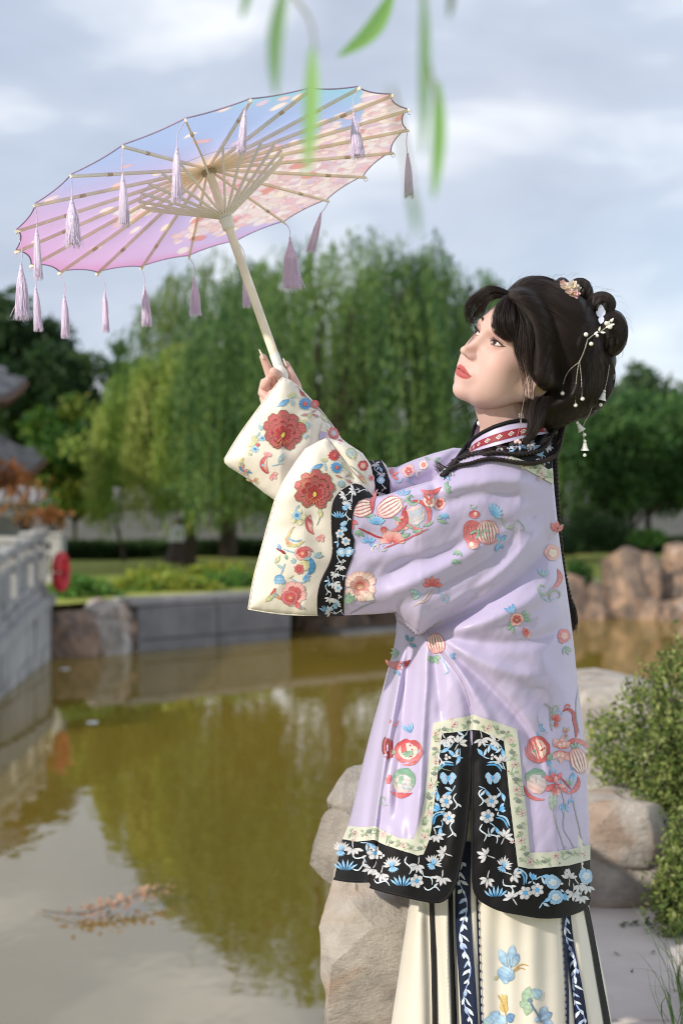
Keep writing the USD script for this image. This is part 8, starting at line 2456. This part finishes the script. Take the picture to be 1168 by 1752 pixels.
# ------------------------------------------------------------------ the walker on the far lawn
w0 = P(305, 962, 30.3); w0[2] = .09
wk = thing('person', 'distant person in a white top and long dark skirt walking along the hedge', 'person', w0)
sc = .92
def wp(x, y, z):
    return w0 + np.array([x, y, z]) * sc
b = []
b += chain([wp(0, 0, .95), wp(-.06, 0, .56)], [.085, .075]) + chain([wp(-.015, 0, .62), wp(-.02, 0, .40)], [.1, .09])
b += chain([wp(.0, .08, .80), wp(-.10, .10, .66), wp(-.20, .05, .52)], [.04, .033, .024]) + chain([wp(.02, -.09, .80), wp(.04, -.12, .62), wp(-.05, -.12, .48)], [.04, .033, .024])
b += chain([wp(-.04, .05, .40), wp(-.14, .05, .2), wp(-.20, .05, .02), wp(-.27, .05, .01)], [.07, .05, .035, .028]) + chain([wp(-.02, -.05, .40), wp(.12, -.05, .22), wp(.24, -.05, .03), wp(.18, -.05, .01)], [.07, .05, .035, .028])
bmesh = manifold3d.Manifold.batch_boolean(b, manifold3d.OpType.Add).refine_to_length(.03).to_mesh()
bq = trimesh.Trimesh(bmesh.vert_properties[:, :3], bmesh.tri_verts, process=True)
trimesh.smoothing.filter_taubin(bq, iterations=6)
obj('body', bq, M['skin'], wk, smooth=True, col=(.55, .36, .28))
obj('hair', (np.array(trimesh.creation.icosphere(3, .09).vertices) * [1, .95, 1.05] + wp(.02, 0, .97), trimesh.creation.icosphere(3, .09).faces), M['hair'], wk, smooth=True)
def cone_cloth(name, rings, m, parent, wav=.03, nw=7):
    a = np.linspace(0, 2 * np.pi, 36, endpoint=False)
    vs = [np.array(c) + np.c_[rx * np.cos(a) * (1 + wav * np.sin(nw * a) * k), ry * np.sin(a) * (1 + wav * np.sin(nw * a + 1) * k), a * 0] for k, (c, rx, ry) in enumerate(rings)]
    n = len(rings)
    i, j = np.meshgrid(np.arange(n - 1), np.arange(36), indexing='ij')
    q = np.stack([i * 36 + j, i * 36 + (j + 1) % 36, (i + 1) * 36 + (j + 1) % 36, (i + 1) * 36 + j], -1).reshape(-1, 4)
    obj(name, (np.vstack(vs), q), m, parent, smooth=True)
cone_cloth('white_top', [(wp(.0, 0, .90), .07, .09), (wp(.0, 0, .84), .15, .17), (wp(-.01, 0, .70), .17, .18), (wp(-.02, 0, .52), .19, .18)], M['whitepaint'], wk)
cone_cloth('dark_skirt', [(wp(-.03, 0, .58), .11, .13), (wp(-.01, 0, .40), .18, .17), (wp(.01, 0, .20), .26, .2), (wp(.04, 0, .05), .34, .24)], plain('brown_skirt', (.07, .045, .035), var=.15), wk, .03, 8)
obj('shoe', sphere(wp(-.27, .05, .03), .06), M['whitepaint'], wk, smooth=True)
obj('shoe', sphere(wp(.24, -.05, .03), .06), M['whitepaint'], wk, smooth=True)

# ------------------------------------------------------------------ willow leaves hanging close to the lens
M['near_leaf'] = attr_mat('young_willow_leaf', rough=.5, spec=.3, translucent=.55)
def near_branch(label, twig, leaves_, seed):
    t = thing('willow_branch', label, 'branch', P(*twig[0]))
    tw = spline(P(*np.array(twig, float).T), 24)
    obj('twig', tube(tw, np.linspace(.0016, .0008, 24), 6), plain(f'green_twig_{seed}', (.16, .15, .06)), t, smooth=True)
    for (x0, y0, d0, x1, y1, d1, w, bend, col) in leaves_:
        a, b_ = P(x0, y0, d0), P(x1, y1, d1)
        L = np.linalg.norm(b_ - a); dr = (b_ - a) / L
        s_ = unit(np.cross(dr, [0, 1.0, 0.25])[None])[0]; nn = np.cross(s_, dr)
        U = np.linspace(0, 1, 26); W_ = np.linspace(-1, 1, 7)
        UU, WW = np.meshgrid(U, W_, indexing='ij')
        hw = (w / F * d0 / 2) * np.sin(np.pi * (UU * .94 + .03) ** .85) ** .8
        X = a + dr * (UU * L)[..., None] + s_ * (WW * hw + bend / F * d0 * np.sin(np.pi * UU))[..., None] + nn * (-.25 * hw * np.abs(WW) + .12 * L * UU * (1 - UU))[..., None]
        i, j = np.meshgrid(np.arange(25), np.arange(6), indexing='ij')
        q = np.stack([i * 7 + j, (i + 1) * 7 + j, (i + 1) * 7 + j + 1, i * 7 + j + 1], -1).reshape(-1, 4)
        c = np.tile(np.array(col), (26 * 7, 1)) * (1 - .18 * np.exp(-(WW.ravel() / .12) ** 2))[:, None]
        obj('leaf', (X.reshape(-1, 3), q), M['near_leaf'], t, smooth=True, col=c)
G1, G2, G3 = (.30, .56, .17), (.25, .43, .20), (.40, .68, .24)
near_branch('young willow branch at top centre, its long pale leaf crossing the parasol', [(470, -60, 1.05), (500, -10, 1.05), (532, 40, 1.03), (538, 90, 1.02)],
            [(488, -30, 1.0, 472, 165, .96, 26, -9, G2), (534, 80, 1.02, 524, 300, 1.0, 27, 3, G3), (428, -40, 1.0, 412, 32, 1.0, 14, 2, G2)], 1)
near_branch('young willow branch with one slanting leaf at the top centre', [(700, -80, 1.25), (690, -50, 1.25), (676, -18, 1.25)], [(672, -14, 1.25, 578, 96, 1.22, 30, 14, G1)], 2)
near_branch('young willow branch hanging at top right of centre with two long leaves', [(716, -60, 1.02), (722, 0, 1.02), (732, 90, 1.02), (742, 150, 1.02), (748, 180, 1.02)],
            [(725, -20, 1.0, 722, 265, .97, 19, 3, G2), (748, 138, 1.03, 741, 340, 1.03, 24, 6, G1), (775, -30, 1.0, 768, 32, 1.0, 12, 0, (.18, .24, .14))], 3)
near_branch('blurred willow shoot hanging against the sky left of the face', [(668, 150, .80), (690, 250, .80), (705, 330, .80)], [(700, 320, .80, 714, 405, .80, 14, 2, (.20, .34, .14))], 4)
